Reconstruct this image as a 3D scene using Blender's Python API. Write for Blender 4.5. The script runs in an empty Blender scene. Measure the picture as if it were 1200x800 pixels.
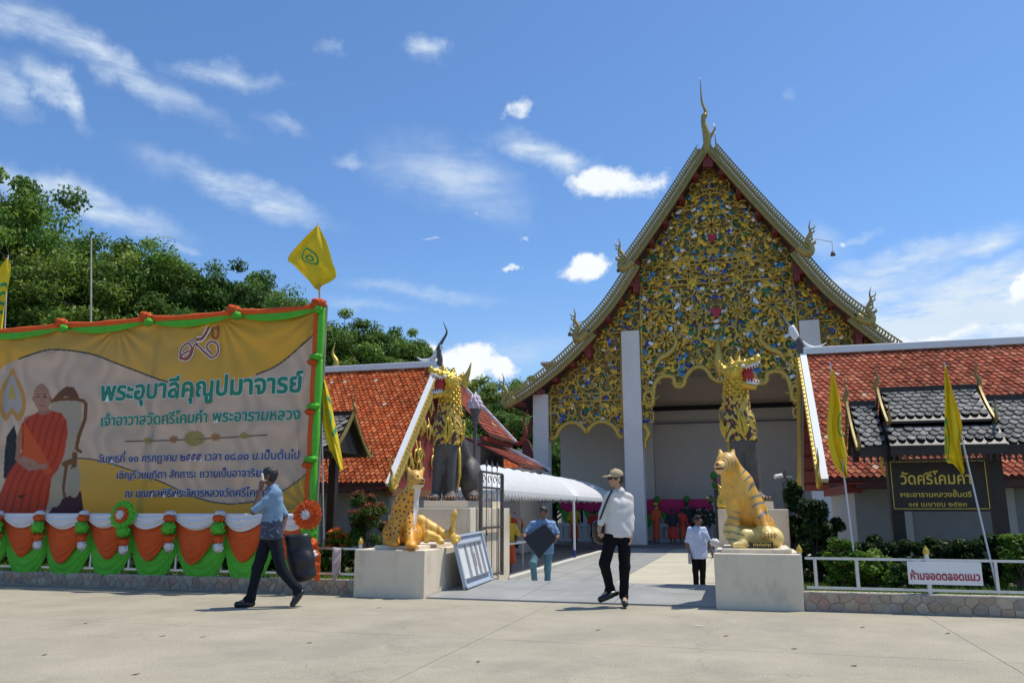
import bpy, bmesh, math, random
import numpy as np
from mathutils import Vector, Matrix
random.seed(7); rng = np.random.default_rng(7)
PI = math.pi
SC = bpy.context.scene
COL = SC.collection
# ---------------------------------------------------------------- camera
F = 940.0 / 1200.0; EYE = 1.3
YAW = math.radians(15.85); PIT = math.atan(197 / 940)
cd = bpy.data.cameras.new('camera'); cam = bpy.data.objects.new('camera', cd); COL.objects.link(cam)
cd.sensor_width = 36; cd.lens = 36 * F; cd.clip_end = 3000; cd.clip_start = 0.05
cam.location = (0, 0, EYE); cam.rotation_euler = (PI / 2 + PIT, 0, YAW)
SC.camera = cam
SC.view_settings.view_transform = 'Standard'; SC.view_settings.look = 'None'
SC.view_settings.exposure = 0.0; SC.view_settings.gamma = 1.0
SC.render.engine = 'CYCLES'
try:
    SC.cycles.max_bounces = 6; SC.cycles.transparent_max_bounces = 8
except Exception: pass
# ---------------------------------------------------------------- sun and sky
SUN = Vector((0.34, 0.24, 1.0)).normalized()
sl = bpy.data.lights.new('sun', 'SUN'); sl.energy = 4.6; sl.angle = math.radians(0.55); sl.color = (1.0, 0.95, 0.85)
so = bpy.data.objects.new('sun', sl); COL.objects.link(so)
so.rotation_euler = SUN.to_track_quat('Z', 'Y').to_euler(); so.location = (10, 10, 40)
W = bpy.data.worlds.new("World"); SC.world = W; W.use_nodes = True
def build_world():
    nt = W.node_tree; N = nt.nodes; L = nt.links; N.clear()
    out = N.new('ShaderNodeOutputWorld'); bg = N.new('ShaderNodeBackground')
    sky = N.new('ShaderNodeTexSky'); sky.sky_type = 'NISHITA'; sky.sun_disc = False
    sky.sun_elevation = math.asin(SUN.z); sky.sun_rotation = math.atan2(SUN.x, SUN.y)
    sky.air_density = 1.0; sky.dust_density = 0.6; sky.ozone_density = 2.2; sky.altitude = 300
    tc = N.new('ShaderNodeTexCoord')
    def vm(op, a, b=None):
        n = N.new('ShaderNodeVectorMath'); n.operation = op
        for i, v in enumerate((a, b)):
            if v is None: continue
            if hasattr(v, 'is_linked') or isinstance(v, bpy.types.NodeSocket): L.new(v, n.inputs[i])
            else: n.inputs[i].default_value = v
        return n
    def m(op, a, b=None, c=None, clamp=False):
        n = N.new('ShaderNodeMath'); n.operation = op; n.use_clamp = clamp
        for i, v in enumerate((a, b, c)):
            if v is None: continue
            if isinstance(v, bpy.types.NodeSocket): L.new(v, n.inputs[i])
            else: n.inputs[i].default_value = v
        return n.outputs[0]
    sep = N.new('ShaderNodeSeparateXYZ'); L.new(tc.outputs['Generated'], sep.inputs[0])
    az = m('ARCTAN2', sep.outputs[0], sep.outputs[1]); el = m('ARCSINE', sep.outputs[2])
    ae = N.new('ShaderNodeCombineXYZ'); L.new(az, ae.inputs[0]); L.new(el, ae.inputs[1])
    ps = N.new('ShaderNodeMapping'); ps.vector_type = 'POINT'; ps.inputs['Scale'].default_value = (1, 1, 0)
    L.new(ae.outputs[0], ps.inputs[0])
    # domain warp so that the cloud outlines are ragged
    wn = N.new('ShaderNodeTexNoise'); wn.inputs['Scale'].default_value = 9; wn.inputs['Detail'].default_value = 6
    wn.inputs['Roughness'].default_value = .62
    L.new(ae.outputs[0], wn.inputs['Vector'])
    wv = vm('SUBTRACT', wn.outputs['Color'], (.5, .5, .5)); ws = vm('MULTIPLY', wv.outputs[0], (.16, .075, 0))
    aw = vm('ADD', ae.outputs[0], ws.outputs[0]).outputs[0]
    def noise(vec, sx, sy, scale, det=7, rough=.6, rot=0):
        mp = N.new('ShaderNodeMapping'); mp.inputs['Scale'].default_value = (sx, sy, 1); mp.inputs['Rotation'].default_value = (0, 0, rot)
        L.new(vec, mp.inputs[0])
        n = N.new('ShaderNodeTexNoise'); n.inputs['Scale'].default_value = scale; n.inputs['Detail'].default_value = det
        n.inputs['Roughness'].default_value = rough; L.new(mp.outputs[0], n.inputs['Vector']); return n.outputs[0]
    def blobs(lst, vec):
        acc = None
        for (ca, ce, ra, re, rot, k) in lst:
            mp = N.new('ShaderNodeMapping'); mp.vector_type = 'TEXTURE'
            mp.inputs['Location'].default_value = (ca, ce, 0); mp.inputs['Rotation'].default_value = (0, 0, rot)
            mp.inputs['Scale'].default_value = (ra, re, 1); L.new(vec, mp.inputs[0])
            ln = vm('LENGTH', mp.outputs[0]); 
            mr = N.new('ShaderNodeMapRange'); mr.interpolation_type = 'SMOOTHSTEP'
            mr.inputs['From Min'].default_value = 1.5; mr.inputs['From Max'].default_value = 0.0
            mr.inputs['To Min'].default_value = 0; mr.inputs['To Max'].default_value = k
            L.new(ln.outputs['Value'], mr.inputs['Value'])
            acc = mr.outputs[0] if acc is None else m('MAXIMUM', acc, mr.outputs[0])
        return acc
    wisp = noise(ae.outputs[0], 1.0, 4.2, 9, 8, .66, .22)
    puff = noise(ae.outputs[0], 1.0, 1.5, 11, 9, .6)
    wmask = blobs(WISPS, aw); cmask = blobs(CUMULUS, aw)
    # wispy cirrus
    a = m('MULTIPLY', wmask, m('MULTIPLY_ADD', wisp, 2.6, -.62, True), None)
    # cumulus: harder outline
    b0 = m('ADD', cmask, m('MULTIPLY_ADD', puff, 1.5, -.95))
    b = N.new('ShaderNodeMapRange'); b.interpolation_type = 'SMOOTHSTEP'
    b.inputs['From Min'].default_value = .30; b.inputs['From Max'].default_value = .78; L.new(b0, b.inputs['Value'])
    # scattered clouds in the part of the sky behind the camera
    gen = noise(ae.outputs[0], 1.2, 3.2, 2.3, 8, .62)
    g = N.new('ShaderNodeMapRange'); g.interpolation_type = 'SMOOTHSTEP'
    g.inputs['From Min'].default_value = .56; g.inputs['From Max'].default_value = .8; L.new(gen, g.inputs['Value'])
    aa = m('ABSOLUTE', m('ADD', az, .27)); far = N.new('ShaderNodeMapRange'); far.inputs['From Min'].default_value = .72; far.inputs['From Max'].default_value = 1.0
    L.new(aa, far.inputs['Value'])
    up = N.new('ShaderNodeMapRange'); up.inputs['From Min'].default_value = .62; up.inputs['From Max'].default_value = .9; L.new(el, up.inputs['Value'])
    gm = m('MULTIPLY', m('MULTIPLY', g.outputs[0], .8), m('MAXIMUM', far.outputs[0], up.outputs[0]))
    tot = m('MAXIMUM', m('MAXIMUM', m('MULTIPLY', a, .86), b.outputs[0]), gm)
    # whitish air above the horizon
    hz = N.new('ShaderNodeMapRange'); hz.interpolation_type = 'SMOOTHSTEP'
    hz.inputs['From Min'].default_value = .34; hz.inputs['From Max'].default_value = -.02; hz.inputs['To Max'].default_value = .35; L.new(el, hz.inputs['Value'])
    tint = N.new('ShaderNodeMix'); tint.data_type = 'RGBA'; tint.blend_type = 'MULTIPLY'; tint.inputs[0].default_value = 1
    L.new(sky.outputs[0], tint.inputs[6]); tint.inputs[7].default_value = SKYTINT
    mh = N.new('ShaderNodeMix'); mh.data_type = 'RGBA'; L.new(hz.outputs[0], mh.inputs[0]); L.new(tint.outputs[2], mh.inputs[6])
    mh.inputs[7].default_value = HAZECOL
    shade = noise(ae.outputs[0], 1, 2, 16, 5, .5)
    cc = N.new('ShaderNodeMix'); cc.data_type = 'RGBA'; cc.inputs[6].default_value = CLOUD_DIM; cc.inputs[7].default_value = CLOUD_LIT
    L.new(m('MULTIPLY_ADD', b.outputs[0], .75, m('MULTIPLY', shade, .4), True), cc.inputs[0])
    mc = N.new('ShaderNodeMix'); mc.data_type = 'RGBA'; L.new(tot, mc.inputs[0]); L.new(mh.outputs[2], mc.inputs[6]); L.new(cc.outputs[2], mc.inputs[7])
    L.new(mc.outputs[2], bg.inputs[0]); bg.inputs[1].default_value = 0.128
    L.new(bg.outputs[0], out.inputs[0])
SKYTINT = (.80, 1.05, 1.30, 1); HAZECOL = (4.3, 5.6, 6.7, 1); CLOUD_DIM = (4.9, 6.0, 7.2, 1); CLOUD_LIT = (7.6, 7.9, 8.2, 1)
def ray(px, py):
    a = (px - 600) / 940; b = (400 - py) / 940
    cp, sp = math.cos(PIT), math.sin(PIT); fw = cp - b * sp; z = sp + b * cp
    c, s = math.cos(YAW), math.sin(YAW)
    return (a * c - fw * s, a * s + fw * c, z)
def cl(px, py, w, h, rot=0, k=1.0):      # a cloud: centre, half sizes in thousandths of a radian, tilt
    d = ray(px, py); n = math.sqrt(sum(v * v for v in d))
    return (math.atan2(d[0], d[1]), math.asin(d[2] / n), w / 1000, h / 1000, -rot, k)
WISPS = [cl(120, 68, 135, 17, .28, 1.25), cl(60, 105, 42, 15, .62, 1.3), cl(5, 95, 25, 20, .7, .9), cl(272, 93, 55, 12, -.05, .8), cl(330, 142, 32, 8, .15, .4),
         cl(85, 235, 110, 18, .17, 1.25), cl(285, 222, 110, 19, .18, 1.25), cl(530, 208, 90, 38, .35, .8), cl(420, 180, 24, 8, -.1, .6),
         cl(502, 67, 26, 13, .1, 1.2), cl(392, 60, 14, 8, 0, .35), cl(930, 105, 12, 8, 0, .3), cl(500, 340, 90, 9, .06, .6), cl(430, 355, 60, 7, .1, .4), cl(215, 291, 18, 5, 0, .6),
         cl(640, 178, 75, 18, .25, 1.3), cl(1055, 300, 65, 14, -.1, 1.2), cl(1150, 290, 55, 14, -.12, 1.2), cl(1150, 325, 70, 13, -.05, 1.2), cl(1010, 270, 22, 6, -.1, .5),
         cl(1035, 322, 70, 13, 0, 1.2), cl(1110, 372, 210, 44, 0, 2.2), cl(960, 280, 38, 20, .3, .6), cl(630, 415, 60, 30, 0, .5)]
CUMULUS = [cl(608, 127, 40, 22, 0, .95), cl(725, 210, 76, 33, .1, 1.08), cl(692, 310, 62, 28, -.05, 1.3), cl(596, 309, 22, 8, 0, .85), cl(500, 283, 26, 6, 0, .85), cl(555, 256, 10, 6, 0, .8),
           cl(606, 274, 13, 6, 0, .75), cl(553, 428, 60, 36, 0, 1.5), cl(598, 436, 34, 24, 0, 1.3), cl(503, 410, 22, 15, 0, 1.1), cl(995, 277, 11, 8, -.5, .9), cl(1080, 398, 130, 17, 0, 1.15),
           cl(1192, 345, 28, 16, -.3, 1.2), cl(680, 400, 14, 12, 0, .8)]
build_world()

# ================================================================ helpers
ORI = {}
def V(*a): return np.array(a, float)
def link(o): COL.objects.link(o); return o
def tagp(o, label=None, cat=None, group=None, kind=None):
    if label: o['label'] = label
    if cat: o['category'] = cat
    if group: o['group'] = group
    if kind: o['kind'] = kind
    return o
def thing(name, label, cat, loc, group=None, rz=0.0):
    o = bpy.data.objects.new(name, None); o.empty_display_size = .1; link(o)
    o.location = loc; o.rotation_euler = (0, 0, rz); ORI[o] = (np.array(loc, float), rz)
    return tagp(o, label, cat, group)
class MB:
    """collects vertices and faces, then links them as one mesh"""
    def __init__(s): s.v = []; s.f = []; s.c = []; s.n = 0
    def add(s, v, f, col=None):
        v = np.asarray(v, float); s.v.append(v)
        s.f += [tuple(int(i) + s.n for i in q) for q in f]; s.n += len(v)
        if col is not None:
            col = np.asarray(col, float); s.c.append(np.tile(col, (len(v), 1)) if col.ndim == 1 else col)
        return s
    def box(s, c, d, rz=0.0, M=None, col=None):
        x, y, z = d[0] / 2, d[1] / 2, d[2] / 2
        v = np.array([(i * x, j * y, k * z) for k in (-1, 1) for j in (-1, 1) for i in (-1, 1)])
        if M is not None: v = v @ np.array(M).T
        if rz: cc, ss = math.cos(rz), math.sin(rz); v = np.stack([v[:, 0] * cc - v[:, 1] * ss, v[:, 0] * ss + v[:, 1] * cc, v[:, 2]], 1)
        return s.add(v + np.array(c, float), [(0, 2, 3, 1), (4, 5, 7, 6), (0, 1, 5, 4), (2, 6, 7, 3), (0, 4, 6, 2), (1, 3, 7, 5)], col)
    def b2(s, a, b, **k):       # box from two corners
        a = np.array(a, float); b = np.array(b, float); return s.box((a + b) / 2, np.abs(b - a), **k)
    def tube(s, pts, r, n=8, caps=True, flat=None, col=None):
        P = np.array(pts, float); m = len(P); R = np.full(m, r, float) if np.isscalar(r) else np.array(r, float)
        T = np.gradient(P, axis=0); T /= np.linalg.norm(T, axis=1)[:, None] + 1e-12
        up = np.array([0, 0, 1.]) if abs(T[0][2]) < .9 else np.array([0, 1., 0])
        if flat is not None: up = np.array(flat, float)
        vs = []
        U = None
        for i in range(m):
            if U is None or flat is not None: U = np.cross(up, T[i])
            else: U = U - T[i] * U.dot(T[i])
            U /= np.linalg.norm(U) + 1e-12; Wv = np.cross(T[i], U)
            for k in range(n):
                a = 2 * PI * k / n; vs.append(P[i] + (U * math.cos(a) + Wv * math.sin(a)) * R[i])
        f = [(i * n + k, i * n + (k + 1) % n, (i + 1) * n + (k + 1) % n, (i + 1) * n + k) for i in range(m - 1) for k in range(n)]
        if caps: f += [tuple(reversed(range(n))), tuple(range((m - 1) * n, m * n))]
        return s.add(vs, f, col)
    def bar(s, a, b, w, h=None, up=(0, 0, 1)):   # rectangular bar a->b
        a = np.array(a, float); b = np.array(b, float); t = b - a; t /= np.linalg.norm(t)
        u = np.cross(t, up); u /= np.linalg.norm(u); q = np.cross(u, t); h = h or w
        v = [p + u * i * w / 2 + q * j * h / 2 for p in (a, b) for i, j in ((-1, -1), (1, -1), (1, 1), (-1, 1))]
        return s.add(v, [(3, 2, 1, 0), (4, 5, 6, 7), (0, 1, 5, 4), (1, 2, 6, 5), (2, 3, 7, 6), (3, 0, 4, 7)])
    def lathe(s, c, prof, n=16, col=None):
        c = np.array(c, float); vs = []; m = len(prof)
        for r, z in prof:
            for k in range(n):
                a = 2 * PI * k / n; vs.append(c + np.array([r * math.cos(a), r * math.sin(a), z]))
        f = [(i * n + k, i * n + (k + 1) % n, (i + 1) * n + (k + 1) % n, (i + 1) * n + k) for i in range(m - 1) for k in range(n)]
        f += [tuple(reversed(range(n))), tuple(range((m - 1) * n, m * n))]
        return s.add(vs, f, col)
    def prism(s, poly, fr, th):  # polygon (a,b) in frame (origin,A,B,N), thickness th along N
        o, A, B, Nn = [np.array(q, float) for q in fr]
        m = len(poly); v = [o + A * a + B * b for a, b in poly] + [o + A * a + B * b + Nn * th for a, b in poly]
        f = [tuple(range(m - 1, -1, -1)), tuple(range(m, 2 * m))] + [(i, (i + 1) % m, m + (i + 1) % m, m + i) for i in range(m)]
        return s.add(v, f)
    def strip(s, up, lo, n0, th):  # two equal polylines -> thick ribbon, offset along n0
        up = np.array(up, float); lo = np.array(lo, float); m = len(up); d = np.array(n0, float) * th
        v = np.concatenate([up, lo, up + d, lo + d]); f = []
        for i in range(m - 1):
            a, b, c, e = i, i + 1, m + i + 1, m + i
            f += [(a, e, c, b), (2 * m + a, 2 * m + b, 2 * m + c, 2 * m + e), (a, b, 2 * m + b, 2 * m + a), (e, 2 * m + e, 2 * m + c, c)]
        f += [(0, 2 * m, 3 * m, m), (m - 1, 2 * m - 1, 4 * m - 1, 3 * m - 1)]
        return s.add(v, f)
    def sheet(s, G, th=0.0, nrm=(0, 1, 0), col=None):   # G: (nv, nu, 3) grid of points
        nv, nu = G.shape[:2]; v = G.reshape(-1, 3)
        f = [(j * nu + i, j * nu + i + 1, (j + 1) * nu + i + 1, (j + 1) * nu + i) for j in range(nv - 1) for i in range(nu - 1)]
        if th:
            n = len(v); v = np.concatenate([v, v + np.array(nrm) * th]); f += [tuple(n + k for k in reversed(q)) for q in f[:]]
            ring = [i for i in range(nu)] + [j * nu + nu - 1 for j in range(1, nv)] + [(nv - 1) * nu + i for i in range(nu - 2, -1, -1)] + [j * nu for j in range(nv - 2, 0, -1)]
            f += [(ring[(k + 1) % len(ring)], ring[k], n + ring[k], n + ring[(k + 1) % len(ring)]) for k in range(len(ring))]
            if col is not None and np.asarray(col).ndim == 2: col = np.concatenate([col, col])
        return s.add(v, f, col)
    def build(s, name, mat, parent=None, smooth=False, kind=None, label=None, bevel=0.0):
        me = bpy.data.meshes.new(name)
        v = np.concatenate(s.v) if s.v else np.zeros((0, 3))
        if parent is not None:
            o_, rz = ORI[parent]; v = v - o_
            if rz: c, q = math.cos(-rz), math.sin(-rz); v = np.stack([v[:, 0] * c - v[:, 1] * q, v[:, 0] * q + v[:, 1] * c, v[:, 2]], 1)
        me.from_pydata(v.tolist(), [], s.f)
        if s.c:
            at = me.color_attributes.new('Col', 'FLOAT_COLOR', 'POINT'); c = np.concatenate(s.c)
            if c.shape[1] == 3: c = np.concatenate([c, np.ones((len(c), 1))], 1)
            at.data.foreach_set('color', c.ravel())
        if smooth: me.polygons.foreach_set('use_smooth', [True] * len(me.polygons))
        me.materials.append(mat); me.update()
        o = bpy.data.objects.new(name, me); link(o)
        if parent is not None: o.parent = parent; ORI[o] = ORI[parent]
        else: ORI[o] = (np.zeros(3), 0.0)
        if bevel:
            bm = o.modifiers.new('bevel', 'BEVEL'); bm.width = bevel; bm.segments = 2; bm.limit_method = 'ANGLE'
        if kind: o['kind'] = kind
        if label: o['label'] = label
        return o
def struct(name, mb, mat, **k): return mb.build(name, mat, None, kind='structure', **k)
def bez(P, n=24):
    P = np.array(P, float); t = np.linspace(0, 1, n)[:, None]
    if len(P) == 3: return (1 - t) ** 2 * P[0] + 2 * t * (1 - t) * P[1] + t ** 2 * P[2]
    return (1 - t) ** 3 * P[0] + 3 * t * (1 - t) ** 2 * P[1] + 3 * t ** 2 * (1 - t) * P[2] + t ** 3 * P[3]
def spline(P, n=40):   # Catmull-Rom through the points
    P = np.array(P, float); Q = np.vstack([2 * P[0] - P[1], P, 2 * P[-1] - P[-2]]); m = len(P) - 1; out = []
    for k in range(n):
        t = k / (n - 1) * m; i = min(int(t), m - 1); t -= i; a, b, c, d = Q[i:i + 4]
        out.append(.5 * (2 * b + (c - a) * t + (2 * a - 5 * b + 4 * c - d) * t * t + (3 * b - a - 3 * c + d) * t ** 3))
    return np.array(out)
def at(px, py, Y):      # a point of the place on the plane y = Y, measured from the photograph
    d = ray(px, py); t = Y / d[1]; return np.array([d[0] * t, Y, EYE + d[2] * t])
def copyo(o, parent=None):
    c = o.copy(); link(c)
    if parent is not None: c.parent = parent
    return c
def copy_tree(o, parent=None, **props):
    c = copyo(o, parent)
    for ch in list(o.children): copy_tree(ch, c)
    for k, v in props.items(): c[k] = v
    return c

# ---------------------------------------------------------------- materials
MATS = {}
def mat(name, col, rough=.6, metal=0.0, var=.0, vscale=3.0, bump=0.0, bscale=40.0, spec=.5, attr=False, col2=None, dirt=0.0, emit=None, stretch=None, trans=0.0, coat=0.0, rand=0.0):
    if name in MATS: return MATS[name]
    m = bpy.data.materials.new(name); m.use_nodes = True; nt = m.node_tree; N = nt.nodes; L = nt.links
    p = N['Principled BSDF']; p.inputs['Roughness'].default_value = rough; p.inputs['Metallic'].default_value = metal
    p.inputs['Specular IOR Level'].default_value = spec
    if coat: p.inputs['Coat Weight'].default_value = coat; p.inputs['Coat Roughness'].default_value = .2
    tc = N.new('ShaderNodeTexCoord'); geo = N.new('ShaderNodeNewGeometry')
    pos = geo.outputs['Position']
    if stretch:
        mp = N.new('ShaderNodeMapping'); mp.inputs['Scale'].default_value = stretch; L.new(pos, mp.inputs[0]); pos = mp.outputs[0]
    base = N.new('ShaderNodeRGB'); base.outputs[0].default_value = (*col, 1); cur = base.outputs[0]
    if attr:
        ca = N.new('ShaderNodeVertexColor'); ca.layer_name = 'Col'; cur = ca.outputs[0]
    def noise(sc, det=5, ro=.6):
        n = N.new('ShaderNodeTexNoise'); n.inputs['Scale'].default_value = sc; n.inputs['Detail'].default_value = det; n.inputs['Roughness'].default_value = ro
        L.new(pos, n.inputs['Vector']); return n.outputs[0]
    def mix(fac, a, b, bt='MIX'):
        x = N.new('ShaderNodeMix'); x.data_type = 'RGBA'; x.blend_type = bt
        for i, v in ((0, fac), (6, a), (7, b)):
            if isinstance(v, bpy.types.NodeSocket): L.new(v, x.inputs[i])
            else: x.inputs[i].default_value = v
        return x.outputs[2]
    def rng_(s, a, b, c=0, d=1):
        r = N.new('ShaderNodeMapRange'); r.inputs[1].default_value = a; r.inputs[2].default_value = b; r.inputs[3].default_value = c; r.inputs[4].default_value = d
        L.new(s, r.inputs[0]); return r.outputs[0]
    if col2 is not None: cur = mix(rng_(noise(vscale), .38, .62), cur, (*col2, 1))
    if var:
        h = N.new('ShaderNodeHueSaturation'); L.new(cur, h.inputs['Color']); L.new(rng_(noise(vscale * 1.7, 6, .65), .3, .7, 1 - var, 1 + var), h.inputs['Value']); cur = h.outputs[0]
    if rand:
        h = N.new('ShaderNodeHueSaturation'); oi = N.new('ShaderNodeObjectInfo'); L.new(cur, h.inputs['Color']); L.new(rng_(oi.outputs['Random'], 0, 1, 1 - rand, 1 + rand), h.inputs['Value']); cur = h.outputs[0]
    if dirt:
        n1 = N.new('ShaderNodeTexNoise'); n1.inputs['Scale'].default_value = 1.0; n1.inputs['Detail'].default_value = 8; n1.inputs['Roughness'].default_value = .7
        mp = N.new('ShaderNodeMapping'); mp.inputs['Scale'].default_value = (2.6, 2.6, 1.3); L.new(geo.outputs['Position'], mp.inputs[0]); L.new(mp.outputs[0], n1.inputs['Vector'])
        cur = mix(rng_(n1.outputs[0], .50, .74, 0, dirt), cur, (.09, .085, .06, 1))
    L.new(cur, p.inputs['Base Color'])
    if bump:
        b = N.new('ShaderNodeBump'); b.inputs['Strength'].default_value = min(1, bump); b.inputs['Distance'].default_value = .02
        L.new(noise(bscale, 6, .65), b.inputs['Height']); L.new(b.outputs[0], p.inputs['Normal'])
    if trans:
        t = N.new('ShaderNodeBsdfTranslucent'); L.new(cur, t.inputs[0]); ms = N.new('ShaderNodeMixShader'); ms.inputs[0].default_value = trans
        out = N['Material Output']; L.new(p.outputs[0], ms.inputs[1]); L.new(t.outputs[0], ms.inputs[2]); L.new(ms.outputs[0], out.inputs[0])
    MATS[name] = m; return m
GOLD = mat('gold_paint', (.62, .40, .07), .36, .55, var=.22, vscale=5, bump=.35, bscale=30)
ANTIQ = mat('antique_gilding', (.40, .30, .09), .45, .35, var=.28, vscale=7, bump=.35, bscale=28)
GOLD2 = mat('pale_gold', (.58, .40, .085), .42, .35, var=.25, vscale=8, bump=.3, bscale=25)
WHITE = mat('white_plaster', (.74, .70, .64), .75, var=.06, vscale=1.2, bump=.12, bscale=20, dirt=.18)
PEDW = mat('weathered_white_plaster', (.70, .60, .455), .85, var=.07, vscale=1.5, bump=.2, bscale=30, dirt=.42)
RED = mat('red_painted_timber', (.20, .025, .02), .55, var=.2, vscale=3, bump=.1)
MAROON = mat('dark_maroon_timber', (.065, .018, .015), .55, var=.25, bump=.15)
STEEL = mat('silver_pipe', (.55, .56, .58), .38, .7, var=.12, vscale=6, bump=.05)
BLACK = mat('black_vinyl', (.012, .012, .014), .42, var=.2, bump=.1)
DARK = mat('dark_opening', (.015, .014, .014), .9)

# ---------------------------------------------------------------- signed-distance bodies -> one continuous mesh
def surface_nets(Fv, org, h):
    S = Fv < 0
    nx, ny, nz = Fv.shape
    c = np.zeros((nx - 1, ny - 1, nz - 1), np.int8)
    for i in (0, 1):
        for j in (0, 1):
            for k in (0, 1): c += S[i:nx - 1 + i, j:ny - 1 + j, k:nz - 1 + k]
    act = np.argwhere((c > 0) & (c < 8)); idx = -np.ones(c.shape, np.int64); idx[tuple(act.T)] = np.arange(len(act))
    acc = np.zeros((len(act), 3)); cnt = np.zeros(len(act))
    for ax in range(3):
        o = [a for a in range(3) if a != ax]
        for p in (0, 1):
            for q in (0, 1):
                A = act.copy(); A[:, o[0]] += p; A[:, o[1]] += q; B = A.copy(); B[:, ax] += 1
                fa = Fv[tuple(A.T)]; fb = Fv[tuple(B.T)]; mk = (fa < 0) != (fb < 0)
                t = np.where(mk, fa / (fa - fb + 1e-20), 0); P = A.astype(float); P[:, ax] += t
                acc += P * mk[:, None]; cnt += mk
    Vv = acc / np.maximum(cnt, 1)[:, None] * h + org
    fs = []
    for ax in range(3):
        u, w = [(1, 2), (2, 0), (0, 1)][ax]
        sl0 = [slice(None)] * 3; sl1 = [slice(None)] * 3; sl0[ax] = slice(0, -1); sl1[ax] = slice(1, None)
        a = S[tuple(sl0)]; b = S[tuple(sl1)]
        for flip, mk in ((False, a & ~b), (True, ~a & b)):
            E = np.argwhere(mk); E = E[(E[:, u] > 0) & (E[:, w] > 0) & (E[:, u] < Fv.shape[u] - 1) & (E[:, w] < Fv.shape[w] - 1)]
            if not len(E): continue
            qs = []
            for du, dw in ((-1, -1), (0, -1), (0, 0), (-1, 0)):
                C = E.copy(); C[:, u] += du; C[:, w] += dw; qs.append(idx[tuple(C.T)])
            Q = np.stack(qs, 1); 
            if flip: Q = Q[:, ::-1]
            fs.append(Q)
    return Vv, np.concatenate(fs)
def sdf(prims, h, k=.03, noise=None):
    """prims: ('c',a,b,ra,rb[,flat axis,factor]) capsules, ('e',c,(rx,ry,rz)[,M]) ellipsoids, ('-',prim) carve, ('cut',point,normal)"""
    lo = np.full(3, 1e9); hi = np.full(3, -1e9)
    def bb(p):
        if p[0] == 'c': a, b = np.array(p[1]), np.array(p[2]); r = max(p[3], p[4]); return np.minimum(a, b) - r, np.maximum(a, b) + r
        c, r = np.array(p[1]), np.array(p[2]); R = r.max() if len(p) > 3 else r; return c - R, c + R
    for p in prims:
        if p[0] in ('c', 'e'): l, u = bb(p); lo = np.minimum(lo, l); hi = np.maximum(hi, u)
    lo -= 3 * h + k; hi += 3 * h + k
    n = np.ceil((hi - lo) / h).astype(int) + 1
    Fv = np.full(tuple(n), .2, np.float32)
    ax = [lo[i] + h * np.arange(n[i]) for i in range(3)]
    def ev(p, X, Y, Z):
        if p[0] == 'c':
            a, b = np.array(p[1], float), np.array(p[2], float); ra, rb = p[3], p[4]; ba = b - a; L2 = ba.dot(ba) + 1e-12
            t = np.clip(((X - a[0]) * ba[0] + (Y - a[1]) * ba[1] + (Z - a[2]) * ba[2]) / L2, 0, 1)
            dx, dy, dz = X - a[0] - ba[0] * t, Y - a[1] - ba[1] * t, Z - a[2] - ba[2] * t
            s2 = dx * dx + dy * dy + dz * dz
            if len(p) > 5:
                fx = np.array(p[5], float); dd = dx * fx[0] + dy * fx[1] + dz * fx[2]; s2 = s2 + dd * dd * (p[6] ** 2 - 1)
            return np.sqrt(s2) - (ra + (rb - ra) * t)
        c, r = np.array(p[1], float), np.array(p[2], float); x, y, z = X - c[0], Y - c[1], Z - c[2]
        if len(p) > 3:
            M = np.array(p[3]); x, y, z = x * M[0, 0] + y * M[1, 0] + z * M[2, 0], x * M[0, 1] + y * M[1, 1] + z * M[2, 1], x * M[0, 2] + y * M[1, 2] + z * M[2, 2]
        q = np.sqrt((x / r[0]) ** 2 + (y / r[1]) ** 2 + (z / r[2]) ** 2); g = np.sqrt((x / r[0] ** 2) ** 2 + (y / r[1] ** 2) ** 2 + (z / r[2] ** 2) ** 2) + 1e-9
        return q * (q - 1) / g
    for p in prims:
        neg = p[0] == '-'; kk = k
        if neg: p = p[1]; kk = k * .4
        if p[0] == 'cut':
            X, Y, Z = np.meshgrid(*ax, indexing='ij', sparse=True); o, nn = np.array(p[1]), np.array(p[2])
            Fv = np.maximum(Fv, (X - o[0]) * nn[0] + (Y - o[1]) * nn[1] + (Z - o[2]) * nn[2]).astype(np.float32); continue
        l, u = bb(p); m = kk + 2 * h
        i0 = np.maximum(0, np.floor((l - m - lo) / h).astype(int)); i1 = np.minimum(n, np.ceil((u + m - lo) / h).astype(int) + 1)
        sl_ = tuple(slice(a, b) for a, b in zip(i0, i1))
        X = ax[0][sl_[0]][:, None, None]; Y = ax[1][sl_[1]][None, :, None]; Z = ax[2][sl_[2]][None, None, :]
        d = ev(p, X, Y, Z).astype(np.float32); o = Fv[sl_]
        if neg:
            d = -d; hh = np.maximum(kk - np.abs(o - d), 0) / kk; Fv[sl_] = np.maximum(o, d) + hh * hh * kk * .25
        else:
            hh = np.maximum(kk - np.abs(o - d), 0) / kk; Fv[sl_] = np.minimum(o, d) - hh * hh * kk * .25
    if noise:
        amp, fr = noise; X, Y, Z = np.meshgrid(*ax, indexing='ij', sparse=True)
        Fv = Fv + amp * (np.sin(X * fr + 1.7 * np.sin(Z * fr * .6) + Y * fr * .5) * np.sin(Y * fr * .8 + Z * fr * .9 + 1.3 * np.sin(X * fr * .7))).astype(np.float32)
    Fv[0], Fv[-1] = .2, .2; Fv[:, 0], Fv[:, -1] = .2, .2; Fv[:, :, 0], Fv[:, :, -1] = .2, .2
    return surface_nets(Fv, lo, h)
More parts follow.
